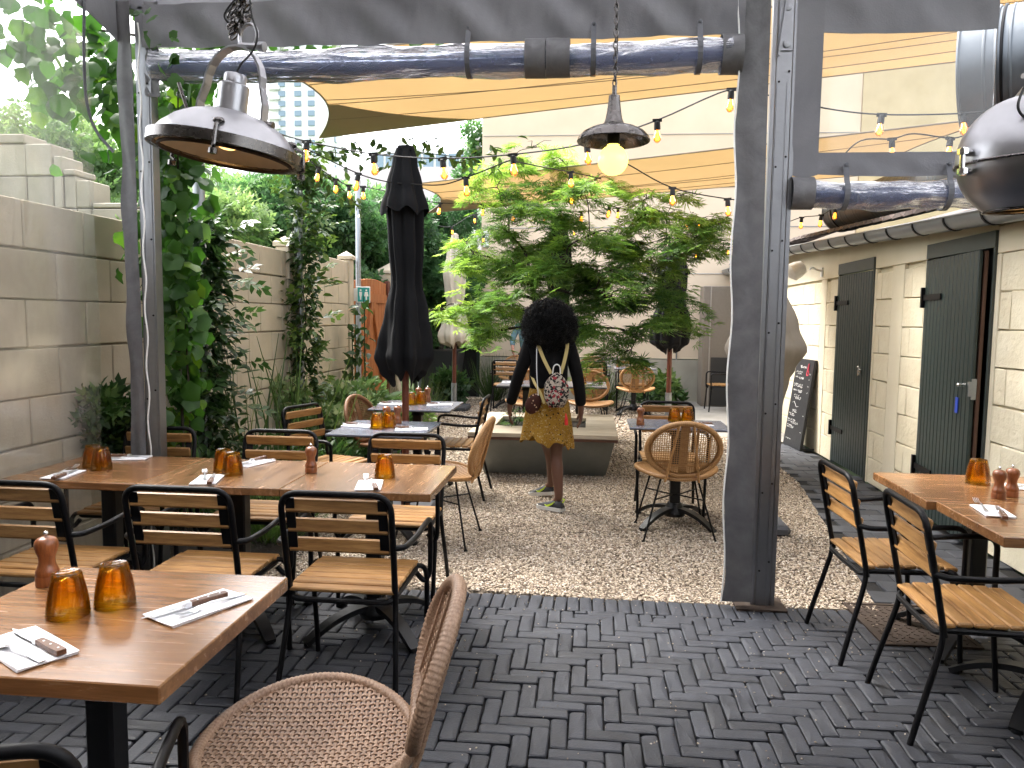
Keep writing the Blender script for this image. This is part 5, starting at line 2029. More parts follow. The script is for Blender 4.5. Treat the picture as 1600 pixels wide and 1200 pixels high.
tumbler(-1.31, 1.785, "nearer amber tumbler on the foreground table, in front of the pepper mill", 1.03)
tumbler(-1.235, 1.865, "second amber tumbler on the foreground table, beside the middle of the tabletop", 1.03)
tumbler(-2.47, 3.59, "amber tumbler at the left end of the long table, the one behind its twin")
tumbler(-2.385, 3.53, "amber tumbler at the left end of the long table, in front of its twin")
tumbler(-1.785, 3.59, "amber tumbler mid long table, the one partly hidden behind another tumbler")
tumbler(-1.70, 3.51, "amber tumbler mid long table, in front of another tumbler and beside a fork")
tumbler(-.965, 3.57, "lone amber tumbler at the right end of the long table")
tumbler(-1.44, 5.13, "amber tumbler on the nearest grey table, the left of the pair")
tumbler(-1.375, 5.20, "amber tumbler on the nearest grey table, just in front of the mills")
tumbler(-1.55, 6.60, "amber tumbler on the second grey table, next to the parasol pole")
tumbler(-1.475, 6.68, "amber tumbler on the second grey table, in front of the two mills")
tumbler(-.82, 9.1, "distant amber tumbler peeping out left of the woman")
tumbler(-.07, 9.05, "distant amber tumbler right of the woman's backpack")
tumbler(.655, 5.9, "amber tumbler above the left part of the wicker chair back, right of the planter")
tumbler(.755, 5.92, "amber tumbler above the right part of the wicker chair back, right of the planter")
tumbler(1.88, 3.87, "amber tumbler alone on the table at the right edge", 1.1)

mprof = [(.0285, 0), (.0290, .003), (.0290, .022), (.0275, .025), (.0275, .027), (.0285, .029), (.0282, .038), (.0255, .044), (.0215, .054), (.0195, .064), (.0205, .076), (.0250, .088), (.0262, .091), (.0262, .094), (.0285, .100), (.0290, .108), (.0270, .117), (.0215, .124), (.0120, .128), (.001, .1285)]
mmesh = MB().lathe(mprof, 26).mesh("body", True, 40)
mmesh.materials.append(MATS["mill_wood"])
kmesh = MB().lathe([(.003, .127), (.003, .133), (.0065, .135), (.0070, .139), (.004, .1425), (.001, .143)], 12).mesh("knob", True, 50)
kmesh.materials.append(MATS["chrome"])
for x, y, lab, s in ((-1.515, 1.985, "turned wooden pepper mill on the foreground table, behind the tumblers", 1.08),
                     (-1.35, 3.62, "turned wooden mill standing alone on the seam of the long table", 1.0),
                     (-1.435, 5.36, "wooden mill on the nearest grey table, left of its pair", 1.0),
                     (-1.365, 5.40, "wooden mill on the nearest grey table, right of its pair", 1.0),
                     (-1.535, 6.84, "wooden mill on the second grey table, left of its pair", 1.0),
                     (-1.455, 6.86, "wooden mill on the second grey table, right of its pair", 1.0),
                     (.385, 5.66, "wooden mill at the left corner of the table right of the planter", 1.0),
                     (.47, 12.5, "distant wooden mill on the small table near the back wall", 1.0),
                     (1.815, 3.55, "wooden mill on the right edge table, the left of the touching pair", 1.0),
                     (1.895, 3.60, "wooden mill on the right edge table, the right of the touching pair", 1.0)):
    t = thing("pepper_mill", lab, "pepper mill", (x, y, TZ), random.uniform(0, 6), "turned wooden mills")
    t.scale = (s, s, s)
    link("body", mmesh, None, t)
    link("knob", kmesh, None, t)

# napkin, knife and fork
nap = MB()
for k in range(3):
    nap.grid(lambda u, v, k=k: (-.060 + .12 * u + .001 * k, -.11 + .22 * v - .0015 * k, .0015 + .0022 * k + .0012 * math.sin(u * 5 + v * 3 + k)), 8, 10, .0016)
napmesh = nap.mesh("napkin", True, 40)
napmesh.materials.append(MATS["napkin_paper"])
NZ = .0072
kn = MB()
hp = [(-.012, -.115), (-.0125, -.08), (-.0085, -.03), (-.0085, -.012), (.0085, -.012), (.0095, -.03), (.0105, -.08), (.008, -.118)]
handle = MB().prism([(x, y) for x, y in reversed(hp)], .001, .013).mesh("handle", False)
handle.materials.append(MATS["knife_wood"])
rv = MB()
for y in (-.098, -.065, -.035):
    rv.lathe([(.0028, .013), (.0022, .0140), (.0004, .0143)], 8, (0, y, 0))
rivet = rv.mesh("rivet", True)
rivet.materials.append(MATS["cutlery_steel"])
bolster = MB().prism([(-.0092, -.014), (.0092, -.014), (.0098, .002), (-.0088, .002)], .000, .0138).mesh("bolster", False)
bolster.materials.append(MATS["cutlery_steel"])
blade = MB().prism([(-.009, .002), (.0095, .002), (.010, .05), (.0075, .085), (.001, .115), (-.006, .09), (-.0085, .05)], .005, .0068).mesh("blade", False)
blade.materials.append(MATS["cutlery_steel"])


def mk_fork():
    m = MB()
    prof = [(-.11, .0085, .003), (-.085, .0075, .004), (-.05, .0042, .008), (-.01, .0030, .012), (.015, .0032, .011), (.028, .0075, .008), (.038, .0112, .005), (.05, .0118, .0035)]
    vs = []
    for y, w, z in prof:
        vs += [(-w, y, z), (w, y, z), (w, y, z + .0022), (-w, y, z + .0022)]
    fs = [(3, 2, 1, 0)]
    for i in range(len(prof) - 1):
        for j in range(4):
            fs.append((i * 4 + j, i * 4 + (j + 1) % 4, i * 4 + 4 + (j + 1) % 4, i * 4 + 4 + j))
    n = (len(prof) - 1) * 4
    fs.append((n, n + 1, n + 2, n + 3))
    m.add(vs, fs)
    tn = MB()
    for k in range(4):
        x = -.0096 + k * .0064
        tn.tube([(x, .048, .0046), (x, .07, .0058), (x, .088, .010), (x * .98, .099, .015)], [1, .9, .8, .5], flat=(.0036, .0022), up0=(0, 0, 1))
    return m, tn


fk, tines = mk_fork()
fkm = fk.mesh("fork", True, 50)
fkm.materials.append(MATS["cutlery_steel"])
tnm = tines.mesh("tines", False)
tnm.materials.append(MATS["cutlery_steel"])


def setting(x, y, rz, where, kx=.02, ky=.0, fx=-.025, fy=0.01, ka=0.0, fa=0.0, s=1.0):
    """napkin with a steak knife and a fork lying on it; three separate things"""
    Mz = rotz(rz)
    o = link("napkin", napmesh, None, None, (x, y, TZ), (0, 0, rz))
    o.scale = (s, s, 1)
    tag(o, "folded white paper napkin " + where, "napkin", "folded paper napkins")
    p = Mz @ V((kx, ky, 0))
    t = thing("steak_knife", "steak knife on the napkin " + where, "knife", (x + p.x, y + p.y, TZ + NZ), rz + ka, "wooden handled steak knives")
    for nm, me in (("handle", handle), ("rivet", rivet), ("bolster", bolster), ("blade", blade)):
        link(nm, me, None, t)
    p = Mz @ V((fx, fy, 0))
    t = thing("fork", "steel fork on the napkin " + where, "fork", (x + p.x, y + p.y, TZ + NZ - .002), rz + fa, "steel forks")
    link("handle", fkm, None, t)
    link("tines", tnm, None, t)


setting(-1.005, 1.875, R(-28), "right of the tumblers on the foreground table", -.012, -.035, .030, .005, R(180 - 5), R(180 + 2), 1.08)
setting(-1.27, 1.585, R(59), "at the front left of the foreground table", .022, .0, -.028, -.01, R(4), R(9), 1.05)
setting(-2.47, 3.37, R(6), "at the left end of the long table, near side", .025, -.02, -.025, .075, R(4), R(2), .9)
setting(-2.42, 3.815, R(100), "at the left end of the long table, far side", .02, .0, -.02, 0.0, R(180), R(8), .9)
setting(-1.755, 3.37, R(14), "mid long table, near side below the tumblers", .025, -.02, -.03, .075, R(8), R(14), .95)
setting(-1.72, 3.795, R(160), "mid long table, far side", .02, .0, -.02, 0.0, R(6), R(-8), .9)
setting(-.985, 3.37, R(12), "at the right end of the long table", .022, -.02, -.022, .07, R(10), R(3), .95)
setting(-1.60, 5.22, R(75), "on the nearest grey table, left side", .02, 0, -.02, .01, R(180), R(6))
setting(-1.20, 5.12, R(102), "on the nearest grey table, right side", .02, 0, -.02, .01, R(172), R(-6))
setting(-1.72, 6.58, R(75), "on the second grey table, left of the parasol pole", .02, 0, -.02, .01, R(180), R(4))
setting(-1.30, 6.62, R(100), "on the second grey table, right side", .02, 0, -.02, .01, R(176), R(-5))
setting(-.92, 9.12, R(80), "on the distant table left of the woman", .02, 0, -.02, .01)
setting(.05, 9.06, R(100), "on the distant table right of the woman", .02, 0, -.02, .01)
setting(1.66, 3.29, R(-8), "at the corner of the table at the right edge", .015, -.05, -.020, .07, R(-10), R(-6), .9)
setting(2.08, 3.80, R(80), "by the mills on the table at the right edge", .02, 0, -.02, 0)
setting(.80, 5.72, R(95), "behind the wicker chair on the table right of the planter", .02, 0, -.02, .01)
# ------------------------------------------------------------------ planter bench
pb = thing("planter_bench", "grey concrete planter with sloping sides and pale wooden seat top amid the gravel", "planter", (-.42, 7.88, 0))
b0 = [(-.585, -.46), (.60, -.46), (.60, .60), (-.585, .60)]
t0 = [(-.68, -.74), (.675, -.74), (.675, .76), (-.68, .76)]
MB().add([(x, y, 0) for x, y in b0] + [(x, y, .385) for x, y in t0], [(3, 2, 1, 0), (4, 5, 6, 7), (0, 1, 5, 4), (1, 2, 6, 5), (2, 3, 7, 6), (3, 0, 4, 7)]).build("body", "planter_concrete", pb, smooth=False)
for y0, y1, x0, x1 in ((-.80, -.64, -.70, .70), (-.638, -.47, -.70, .70), (-.468, -.30, -.70, .70), (.44, .61, -.70, .70), (.612, .78, -.70, .70), (-.298, .438, -.70, -.50), (-.298, .438, .40, .70)):
    MB().rbox(((x0 + x1) / 2, (y0 + y1) / 2, .43), (x1 - x0, y1 - y0 - .002, .040), .003, axis=0).build("top_board", "bench_wood", pb, ang=25)
e = MB().box((0, -.785, .397), (1.40, .03, .026)).box((0, .765, .397), (1.40, .03, .026)).box((-.685, -.01, .397), (.03, 1.52, .026)).box((.685, -.01, .397), (.03, 1.52, .026))
e.build("edge_strip", "bench_edge", pb, smooth=False)
MB().grid(lambda u, v: (-.5 + .9 * u, -.3 + .74 * v, .40 + .03 * math.sin(u * PI) * math.sin(v * PI)), 8, 8).build("soil", "soil", pb)

# ------------------------------------------------------------------ feathery maple
maple = thing("maple_tree", "feathery green cut leaf maple spreading over the planter behind the woman", "tree", (-.42, 7.95, .41))
O = V((-.42, 7.95, .41))
# spray centres: x, z, depth offset, radius, tint
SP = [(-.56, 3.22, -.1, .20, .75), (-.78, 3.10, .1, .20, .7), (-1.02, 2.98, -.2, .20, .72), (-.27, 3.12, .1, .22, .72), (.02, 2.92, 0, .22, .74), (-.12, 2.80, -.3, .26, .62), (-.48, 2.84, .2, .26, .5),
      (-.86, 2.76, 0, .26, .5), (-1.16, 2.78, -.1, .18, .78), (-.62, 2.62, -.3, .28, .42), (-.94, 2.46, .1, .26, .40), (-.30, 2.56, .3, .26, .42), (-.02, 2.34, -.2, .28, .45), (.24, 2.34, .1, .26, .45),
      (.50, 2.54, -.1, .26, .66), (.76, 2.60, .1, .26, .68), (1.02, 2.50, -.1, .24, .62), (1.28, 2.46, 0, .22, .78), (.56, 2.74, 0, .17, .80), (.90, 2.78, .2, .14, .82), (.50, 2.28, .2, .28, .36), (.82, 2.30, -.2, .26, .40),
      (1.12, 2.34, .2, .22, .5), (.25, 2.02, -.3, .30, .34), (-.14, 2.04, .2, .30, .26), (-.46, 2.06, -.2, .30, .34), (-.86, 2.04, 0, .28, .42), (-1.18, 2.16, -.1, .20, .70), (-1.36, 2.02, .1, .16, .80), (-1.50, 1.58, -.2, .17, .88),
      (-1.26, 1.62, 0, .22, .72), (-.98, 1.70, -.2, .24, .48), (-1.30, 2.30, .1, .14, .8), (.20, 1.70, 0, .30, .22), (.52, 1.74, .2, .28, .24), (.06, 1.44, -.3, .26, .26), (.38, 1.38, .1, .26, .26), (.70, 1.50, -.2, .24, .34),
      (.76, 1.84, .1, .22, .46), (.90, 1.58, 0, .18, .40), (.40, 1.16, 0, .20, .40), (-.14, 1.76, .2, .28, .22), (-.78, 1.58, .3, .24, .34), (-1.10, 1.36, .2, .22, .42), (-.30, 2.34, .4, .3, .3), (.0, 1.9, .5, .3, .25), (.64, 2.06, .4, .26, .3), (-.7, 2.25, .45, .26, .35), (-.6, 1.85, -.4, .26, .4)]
trunk = MB()
fork1 = V((-.62, 7.9, 2.02))
base = smooth_path([O - O, V((-.04, .0, .45)), V((-.10, -.02, 1.0)), fork1 - O], 6)
trunk.tube(base, [.05 - .028 * i / (len(base) - 1) for i in range(len(base))], 8)
low = V((-.46, 7.95, .95)) - O
low2 = V((-.50, 7.93, 1.35)) - O
nodes = [(q, .022) for q in base[8:]]
for (x, z, dy, r, t) in sorted(SP, key=lambda q: (V((q[0], 7.9 + q[2], q[1])) - fork1).length):
    p = V((x, 7.9 + dy, z)) - O
    s, w = min(nodes, key=lambda q: (q[0] - p).length + (.25 if q[0].z > p.z + .1 else 0))
    mid = s.lerp(p, .5) + V((random.uniform(-.10, .10), random.uniform(-.10, .10), random.uniform(.0, .10)))
    w2 = max(.004, w * .62)
    pth = smooth_path([s, mid, p], 6)
    trunk.tube(pth, [w * .8 + (w2 - w * .8) * i / (len(pth) - 1) for i in range(len(pth))], 5)
    nodes += [(mid, w2 * 1.15), (p, w2)]
    for k in range(5):
        q = p + V((random.uniform(-r, r), random.uniform(-r, r), random.uniform(-.06, .04)))
        trunk.tube([mid.lerp(p, .7), p.lerp(q, .5) + V((0, 0, .03)), q], [.004, .003, .0015], 4)
trunk.build("trunk", "bark", maple)
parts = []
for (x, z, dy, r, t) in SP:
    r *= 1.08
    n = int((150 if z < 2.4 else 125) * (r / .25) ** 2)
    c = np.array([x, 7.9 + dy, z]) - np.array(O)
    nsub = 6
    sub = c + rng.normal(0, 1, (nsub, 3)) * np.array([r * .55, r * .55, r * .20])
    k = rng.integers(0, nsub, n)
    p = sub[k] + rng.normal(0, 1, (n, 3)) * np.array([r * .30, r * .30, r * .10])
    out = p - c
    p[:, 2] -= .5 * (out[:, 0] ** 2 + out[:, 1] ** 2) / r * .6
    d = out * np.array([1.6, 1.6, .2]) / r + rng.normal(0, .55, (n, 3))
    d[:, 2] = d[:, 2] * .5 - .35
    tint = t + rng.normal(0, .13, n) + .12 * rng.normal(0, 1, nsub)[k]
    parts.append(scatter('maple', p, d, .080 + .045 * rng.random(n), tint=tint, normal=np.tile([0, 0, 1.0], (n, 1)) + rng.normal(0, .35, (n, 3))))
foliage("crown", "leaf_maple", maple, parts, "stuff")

# leafy plant growing at the front edge of the planter
lp = thing("leafy_plant", "bright green lobed leaf plant at the planter edge by the woman's left hand", "plant", (-.73, 7.62, .42))
p, d, t = [], [], []
sm = MB()
for k in range(26):
    a = random.uniform(0, 2 * PI)
    rr = random.uniform(.03, .17)
    q = V((rr * math.cos(a), rr * math.sin(a), random.uniform(.03, .20)))
    sm.tube([(0, 0, -.02), q * .6 + V((0, 0, .04)), q], .003, 4)
    p.append(q)
    d.append((math.cos(a), math.sin(a), -.2))
sm.build("stem", "leaf_shrub", lp)
foliage("foliage", "leaf_vine", lp, [scatter('maple', np.array(p), np.array(d), .075, tint=.55 + .3 * rng.random(len(p)))], "stuff")

# ------------------------------------------------------------------ closed parasols


def parasol(label, x, y, prof, hood, pole_r, pole_top, cloth, pole_mat, slab, seed, folds=8, amp=.13, lean=(0, 0)):
    t = thing("parasol", label, "parasol", (x, y, 0), 0, "closed parasols")
    rd = random.Random(seed)
    ph = [rd.uniform(0, 6.28) for _ in range(6)]

    def sheet(pr, k, am, rag):
        zs = [z for r, z in pr]

        def P(u, v):
            s = v * (len(pr) - 1)
            i = min(int(s), len(pr) - 2)
            f = s - i
            f2 = f * f * (3 - 2 * f)
            r = pr[i][0] * (1 - f2) + pr[i + 1][0] * f2
            z = pr[i][1] * (1 - f) + pr[i + 1][1] * f
            a = 2 * PI * u
            w = 1 + am * math.cos(k * a + ph[0] + 1.2 * math.sin(z * 2.4 + ph[1])) + am * .55 * math.cos((k * 2 - 3) * a + ph[2] + z * 3) + .05 * math.sin(a + ph[3] + z * 4)
            zz = z + rag * (v ** 6) * math.cos(k * a + ph[0] + 1) + rag * .5 * v ** 6 * math.sin(3 * a + ph[4])
            return (r * w * math.cos(a) + lean[0] * z, r * w * math.sin(a) + lean[1] * z, zz)
        return MB().grid(P, 96, 44)
    sheet(prof, folds, amp, .05).build("canopy", cloth, t, ang=70)
    if hood:
        sheet(hood, folds, amp * .7, .025).build("vent_hood", cloth, t, ang=70)
    top = (hood or prof)[0]
    MB().lathe([(top[0] * 1.0, top[1] - .02), (top[0] * .9, top[1] + .012), (.01, top[1] + .02)], 16).build("cap", cloth, t)
    MB().lathe([(pole_r, .05), (pole_r, pole_top)], 14).build("pole", pole_mat, t)
    if slab:
        sx, sy, h = slab
        MB().rbox((0, 0, h / 2), (sx, sy, h), .025, axis=0).build("base_slab", "weight_slab", t)
    MB().lathe([(pole_r * 1.35, .04), (pole_r * 1.35, .45)], 14).build("sleeve", "zinc" if y > 9 else pole_mat, t)
    return t


parasol("tall black closed parasol standing by the grey tables on the left", -1.385, 5.72,
        [(.10, 2.45), (.125, 2.33), (.118, 2.05), (.102, 1.78), (.140, 1.55), (.175, 1.32), (.190, 1.22), (.155, 1.11), (.10, 1.06)],
        [(.066, 2.765), (.088, 2.68), (.128, 2.48), (.168, 2.32), (.172, 2.295)], .027, 2.6, "black_canvas", "pole_wood", (.44, .44, .075), 4, 7, .16)
parasol("cream closed parasol half hidden by the left branches of the feathery tree", -2.19, 12.4,
        [(.05, 2.85), (.11, 2.55), (.17, 2.2), (.15, 1.9), (.12, 1.72), (.19, 1.45), (.25, 1.22), (.23, 1.12), (.10, 1.08)], None, .035, 2.7, "cream_canvas", "pole_wood", (.5, .5, .09), 7, 8, .12)
parasol("black closed parasol under the right branches of the feathery tree, on a wooden pole", 1.18, 11.5,
        [(.12, 2.45), (.19, 2.28), (.19, 2.0), (.18, 1.78), (.24, 1.55), (.27, 1.35), (.26, 1.18), (.17, 1.10), (.08, 1.08)],
        [(.06, 2.62), (.12, 2.5), (.20, 2.28), (.235, 2.20)], .036, 2.4, "black_canvas", "pole_wood", (.5, .5, .09), 12, 8, .14)
parasol("black closed parasol straight behind the feathery tree's top", -.44, 10.6,
        [(.12, 2.6), (.15, 2.4), (.16, 2.1), (.12, 1.8), (.17, 1.5), (.2, 1.25), (.1, 1.08)],
        [(.07, 2.88), (.11, 2.72), (.16, 2.42)], .03, 2.6, "black_canvas", "pole_wood", (.5, .5, .09), 15, 8, .14)
parasol("taupe closed parasol mostly hidden behind the right tent post", 1.24, 5.68,
        [(.03, 2.2), (.05, 2.0), (.10, 1.8), (.20, 1.48), (.25, 1.32), (.19, 1.18), (.16, 1.10), (.13, .9), (.12, .62), (.06, .58)], None, .027, 2.3, "taupe_canvas", "pole_wood", (.40, .44, .085), 21, 6, .12)

# ------------------------------------------------------------------ chalkboard menu
cb = thing("chalkboard", "black chalkboard menu with white handwriting and a pink bottle drawing, leaning on the shed wall", "chalkboard", (2.475, 9.53, 0), R(-90 + 5))
tilt = math.atan2(.135, 1.07)
pan = bpy.data.objects.new("board_panel", MB().rbox((0, 0, .54), (.58, .035, 1.08), .004, axis=2).mesh("board_panel", True, 30))
pan.data.materials.append(MATS["board_black"])
col.objects.link(pan)
pan.parent = cb
pan.rotation_euler = (-tilt, 0, 0)
rd = random.Random(5)
ch = MB()


def scribble(x0, x1, z, h):
    p = []
    x = x0
    while x < x1:
        if rd.random() < .16 and len(p) > 3:
            ch.tube(p, .0026, 4)
            p = []
            x += .018
            continue
        p.append((x, -.0185, z + rd.uniform(-h, h) * .5))
        x += rd.uniform(.005, .011)
    if len(p) > 2:
        ch.tube(p, .0026, 4)


scribble(-.12, .08, .985, .035)
scribble(-.12, .08, .975, .03)
for z, a0, a1 in ((.915, -.23, -.02), (.895, -.18, -.06), (.85, -.23, .05), (.84, -.10, .05), (.765, -.24, .04), (.745, -.24, .02), (.735, -.1, .04), (.69, -.24, .06), (.675, -.05, .07), (.63, -.18, .02), (.605, -.16, .06), (.59, -.12, .05), (.445, -.15, .0), (.43, -.15, 0), (.40, -.24, -.06), (.38, -.20, -.02), (.325, -.25, .0), (.30, -.25, .09), (.29, -.1, .1), (.255, -.24, -.08), (.235, -.24, 0.0), (.09, -.22, -.04)):
    scribble(a0, a1, z, .022)
for z in (.905, .845, .755, .685, .41, .205):
    scribble(.20, .235, z, .02)
ch.tube([(-.20, -.0185, .53), (-.14, -.0185, .55), (-.05, -.0185, .49), (.02, -.0185, .50)], .0022, 4)
ch.build("chalk_writing", "chalk", pan)
bt = MB()
bt.tube([(.14, -.0185, .925 + .045 * 0), (.14, -.0185, 1.03)], [.018, .010], 8)
bt.tube([(.14 + .03 * math.cos(a), -.0185, .915 + .03 * math.sin(a)) for a in [2 * PI * i / 20 for i in range(20)]], .007, 5, closed=True)
bt.build("bottle_drawing", "pink_red", pan)
MB().box((-.28, .09, .02), (.02, .16, .02)).box((.28, .09, .02), (.02, .16, .02)).build("foot", "board_black", cb, smooth=False)

# ------------------------------------------------------------------ climbers
LV = []
for k in range(6):
    o = []
    for a, r in ((-168, .42), (-130, .62), (-98, .60), (-64, .70), (-33, .70), (0, 1.0), (33, .70), (64, .70), (98, .60), (130, .62), (168, .42)):
        o.append((r * .62 * math.sin(R(a)) * random.uniform(.9, 1.1), .42 + r * .62 * math.cos(R(a)) * random.uniform(.92, 1.08), random.uniform(-.05, .03) - .10 * (r > .6)))
    vs = [(0, .42, .03)] + o
    fs = [(0, i, i + 1) for i in range(1, len(o))] + [(0, len(o), 1)]
    tt = [.12, .3, .42, .55, .7, .92][k]
    me = fast_mesh("leaf", [(x, y, z) for x, y, z in vs], [tuple(reversed(f)) for f in fs], [min(1, tt + random.uniform(-.06, .06)) for _ in vs], True)
    me.materials.append(MATS["leaf_vine"])
    LV.append((me, vs, fs, tt))


def grape_vine(name, label, spots, stems, n_parts):
    t = thing(name, label, "vine")
    st = MB()
    for s in stems:
        P = smooth_path(s, 8)
        st.tube(P, [.011 - .008 * i / len(P) for i in range(len(P))], 6)
    st.build("stem", "bark", t)
    spots.sort(key=lambda q: q[0].y)
    vs_, fs_, ts_ = [], [], []
    nv = 0
    for i, (p, d, s) in enumerate(spots):
        y = V(d).normalized()
        n = V((random.gauss(0, .5), -.7 + random.gauss(0, .5), .55 + random.gauss(0, .4)))
        z = (n - y * n.dot(y)).normalized()
        x = y.cross(z)
        M = Matrix((x, y, z)).transposed().to_4x4()
        me, lv, lf, tt = LV[min(5, max(0, int(random.gauss(2.4, 1.5))))]
        if i < n_parts:
            o = bpy.data.objects.new("leaf", me)
            col.objects.link(o)
            o.parent = t
            o.matrix_local = Matrix.Translation(p) @ M @ Matrix.Scale(s, 4)
        else:
            for q in lv:
                w = p + (M.to_3x3() @ (V(q) * s))
                vs_.append(tuple(w))
                ts_.append(min(1, max(0, tt + random.gauss(0, .1))))
            fs_ += [(a + nv, c + nv, b_ + nv) for a, b_, c in lf]
            nv += len(lv)
    if vs_:
        o = link("foliage", fast_mesh("foliage", vs_, fs_, ts_, True), "leaf_vine", t)
        o["kind"] = "stuff"
    return t


sp = []
rd = random


def leafdir():
    return (rd.gauss(0, .6), rd.gauss(-.1, .5), -.9 + rd.gauss(0, .4))


for k in range(520):          # column beside the left tent post
    z = .55 + 2.6 * (k / 520) ** .8 + rd.uniform(-.1, .1)
    w = .095 + .04 * math.sin(z * 5) + .05 * (z > 2)
    sp.append((V((-2.50 + .03 * (z - 1.5) + rd.gauss(0, w * .62), 4.48 + rd.gauss(0, .09), z)), leafdir(), rd.uniform(.075, .155)))
for k in range(300):          # mass outside the curtain, upper left
    u = rd.random()
    x = -3.55 + 1.0 * u
    z = 3.30 - .50 * u + rd.gauss(0, .17) - .10 * math.sin(u * 9)
    sp.append((V((x, 4.55 + rd.gauss(0, .25), z)), leafdir(), rd.uniform(.08, .16)))
for k in range(200):          # hanging curtain of leaves left of the post
    z = rd.uniform(1.7, 2.95)
    x = -2.62 - abs(rd.gauss(0, .12)) - .28 * max(0, z - 2.2)
    sp.append((V((x, 4.6 + rd.gauss(0, .12), z)), leafdir(), rd.uniform(.06, .13)))
for k in range(16):
    sp.append((V((-2.62 - rd.uniform(.0, .18), 4.55, rd.uniform(1.1, 1.9))), leafdir(), rd.uniform(.06, .10)))
for k in range(120):          # creeping along the front beam
    x = -2.4 + abs(rd.gauss(0, .9))
    if x < .3:
        sp.append((V((x, 4.36 + rd.uniform(-.03, .12), 3.04 + rd.uniform(-.07, .06))), leafdir(), rd.uniform(.06, .12)))
for k in range(14):           # a few leaves on the tent side of the beam
    sp.append((V((-2.33 + rd.uniform(-.1, .18), 3.98, 2.62 + rd.uniform(0, .5))), leafdir(), rd.uniform(.06, .11)))
grape_vine("grape_vine", "broad leafed green vine climbing the left tent post and spreading over the beam", sp,
           [[(-2.50, 4.5, 0), (-2.48, 4.47, .8), (-2.51, 4.5, 1.6), (-2.47, 4.47, 2.4), (-2.44, 4.45, 3.1)],
            [(-2.36, 4.45, 3.1), (-2.9, 4.5, 3.2), (-3.5, 4.55, 3.3)], [(-2.36, 4.45, 3.05), (-1.9, 4.4, 3.08), (-1.2, 4.38, 3.07), (-.4, 4.38, 3.06)],
            [(-2.46, 4.5, 0), (-2.46, 4.52, 1.0), (-2.5, 4.5, 2.0)]], 300)


def pole_vine(label, x, y, z0, z1, w, n, mat, t0, size):
    t = thing("climbing_vine", label, "vine", (x, y, 0))
    st = MB()
    for k in range(3):
        ph = rd.uniform(0, 6)
        P = [V((.06 * math.cos(ph + z * 4), .06 * math.sin(ph + z * 4), z)) for z in np.linspace(0, z1, 30)]
        st.tube(P, [.008 - .005 * i / 30 for i in range(30)], 5)
    st.build("stem", "bark", t)
    parts = []
    z = rng.uniform(z0, z1, n)
    dens = .6 + .4 * np.sin(z * 7 + 1)
    a = rng.uniform(0, 2 * PI, n)
    ww = w * (.7 + .5 * np.abs(np.sin(z * 3.3))) * (1.15 - .5 * (z - z0) / (z1 - z0))
    r = np.abs(rng.normal(0, 1, n)) * ww * .6 + .035
    p = np.column_stack([r * np.cos(a) + .05, r * np.sin(a) * .9, z])
    d = np.column_stack([np.cos(a), np.sin(a), rng.normal(-.35, .5, n)]) + rng.normal(0, .35, (n, 3))
    parts.append(scatter('fold', p, d, size * (.6 + .8 * rng.random(n)), tint=t0 + rng.normal(0, .2, n)))
    m = n // 14                # longer shoots with leaves at their tips
    zz = rng.uniform(z0, z1, m)
    aa = rng.uniform(0, 2 * PI, m)
    rr = ww[:m] * 1.3 + .05
    pp = np.column_stack([rr * np.cos(aa) + .05, rr * np.sin(aa), zz])
    parts.append(scatter('sprig', pp, np.column_stack([np.cos(aa), np.sin(aa), rng.normal(.1, .5, m)]), size * 2.2, tint=t0 + .25 + rng.normal(0, .15, m)))
    foliage("foliage", mat, t, parts, "stuff")
    return t


pole_vine("dark small leafed climber on the steel pole nearest the tent", -2.83, 5.35, .1, 2.2, .17, 2600, "leaf_jasmine", .36, .075)
pole_vine("loose yellow green climber around the second steel pole, under the sail corner", -2.88, 7.45, .2, 3.1, .12, 1500, "leaf_jasmine", .62, .085)
# shoot of climber reaching along the nearest string of bulbs
sh = thing("climbing_vine", "thin leafy shoots trailing along the bulb string from the pole towards the black parasol", "vine", (-2.88, 7.4, 3.1))
P = smooth_path([(0, 0, 0), (.35, -.1, -.02), (.75, -.2, -.08), (1.2, -.2, -.05), (1.7, -.2, -.10), (2.2, -.2, -.08)], 8)
MB().tube(P, .004, 4).tube(smooth_path([(0, 0, -.05), (.4, 0, -.3), (.65, 0, -.55)], 8), .004, 4).build("stem", "bark", sh)
pp = np.array([tuple(P[i]) for i in rng.integers(0, len(P), 150)]) + rng.normal(0, .06, (150, 3))
p2 = np.column_stack([rng.uniform(0, .65, 90), rng.normal(0, .05, 90), np.zeros(90)])
p2[:, 2] = -.05 - p2[:, 0] * .75 + rng.normal(0, .06, 90)
foliage("foliage", "leaf_jasmine", sh, [scatter('fold', np.vstack([pp, p2]), rdir(240, -.5), .10, tint=.75 + rng.normal(0, .15, 240))], "stuff")

# ------------------------------------------------------------------ garden plants


def shrub(name, label, x, y, z0, h, r, n, kind, size, mat, t0=.45, cl_=7, up_=.1, cat="shrub"):
    t = thing(name, label, cat, (x, y, z0))
    cs, rs = [], []
    st = MB()
    for k in range(cl_):
        a = rd.uniform(0, 2 * PI)
        q = rd.uniform(.1, .75) * r
        c = (q * math.cos(a), q * math.sin(a), h * rd.uniform(.3, .85))
        cs.append(c)
        rs.append(r * rd.uniform(.35, .55))
        st.tube([(0, 0, -.02), (c[0] * .5, c[1] * .5, c[2] * .5), c], [.008, .006, .003], 4)
    st.build("stem", "bark", t)
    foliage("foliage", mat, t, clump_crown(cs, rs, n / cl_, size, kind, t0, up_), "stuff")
    return t


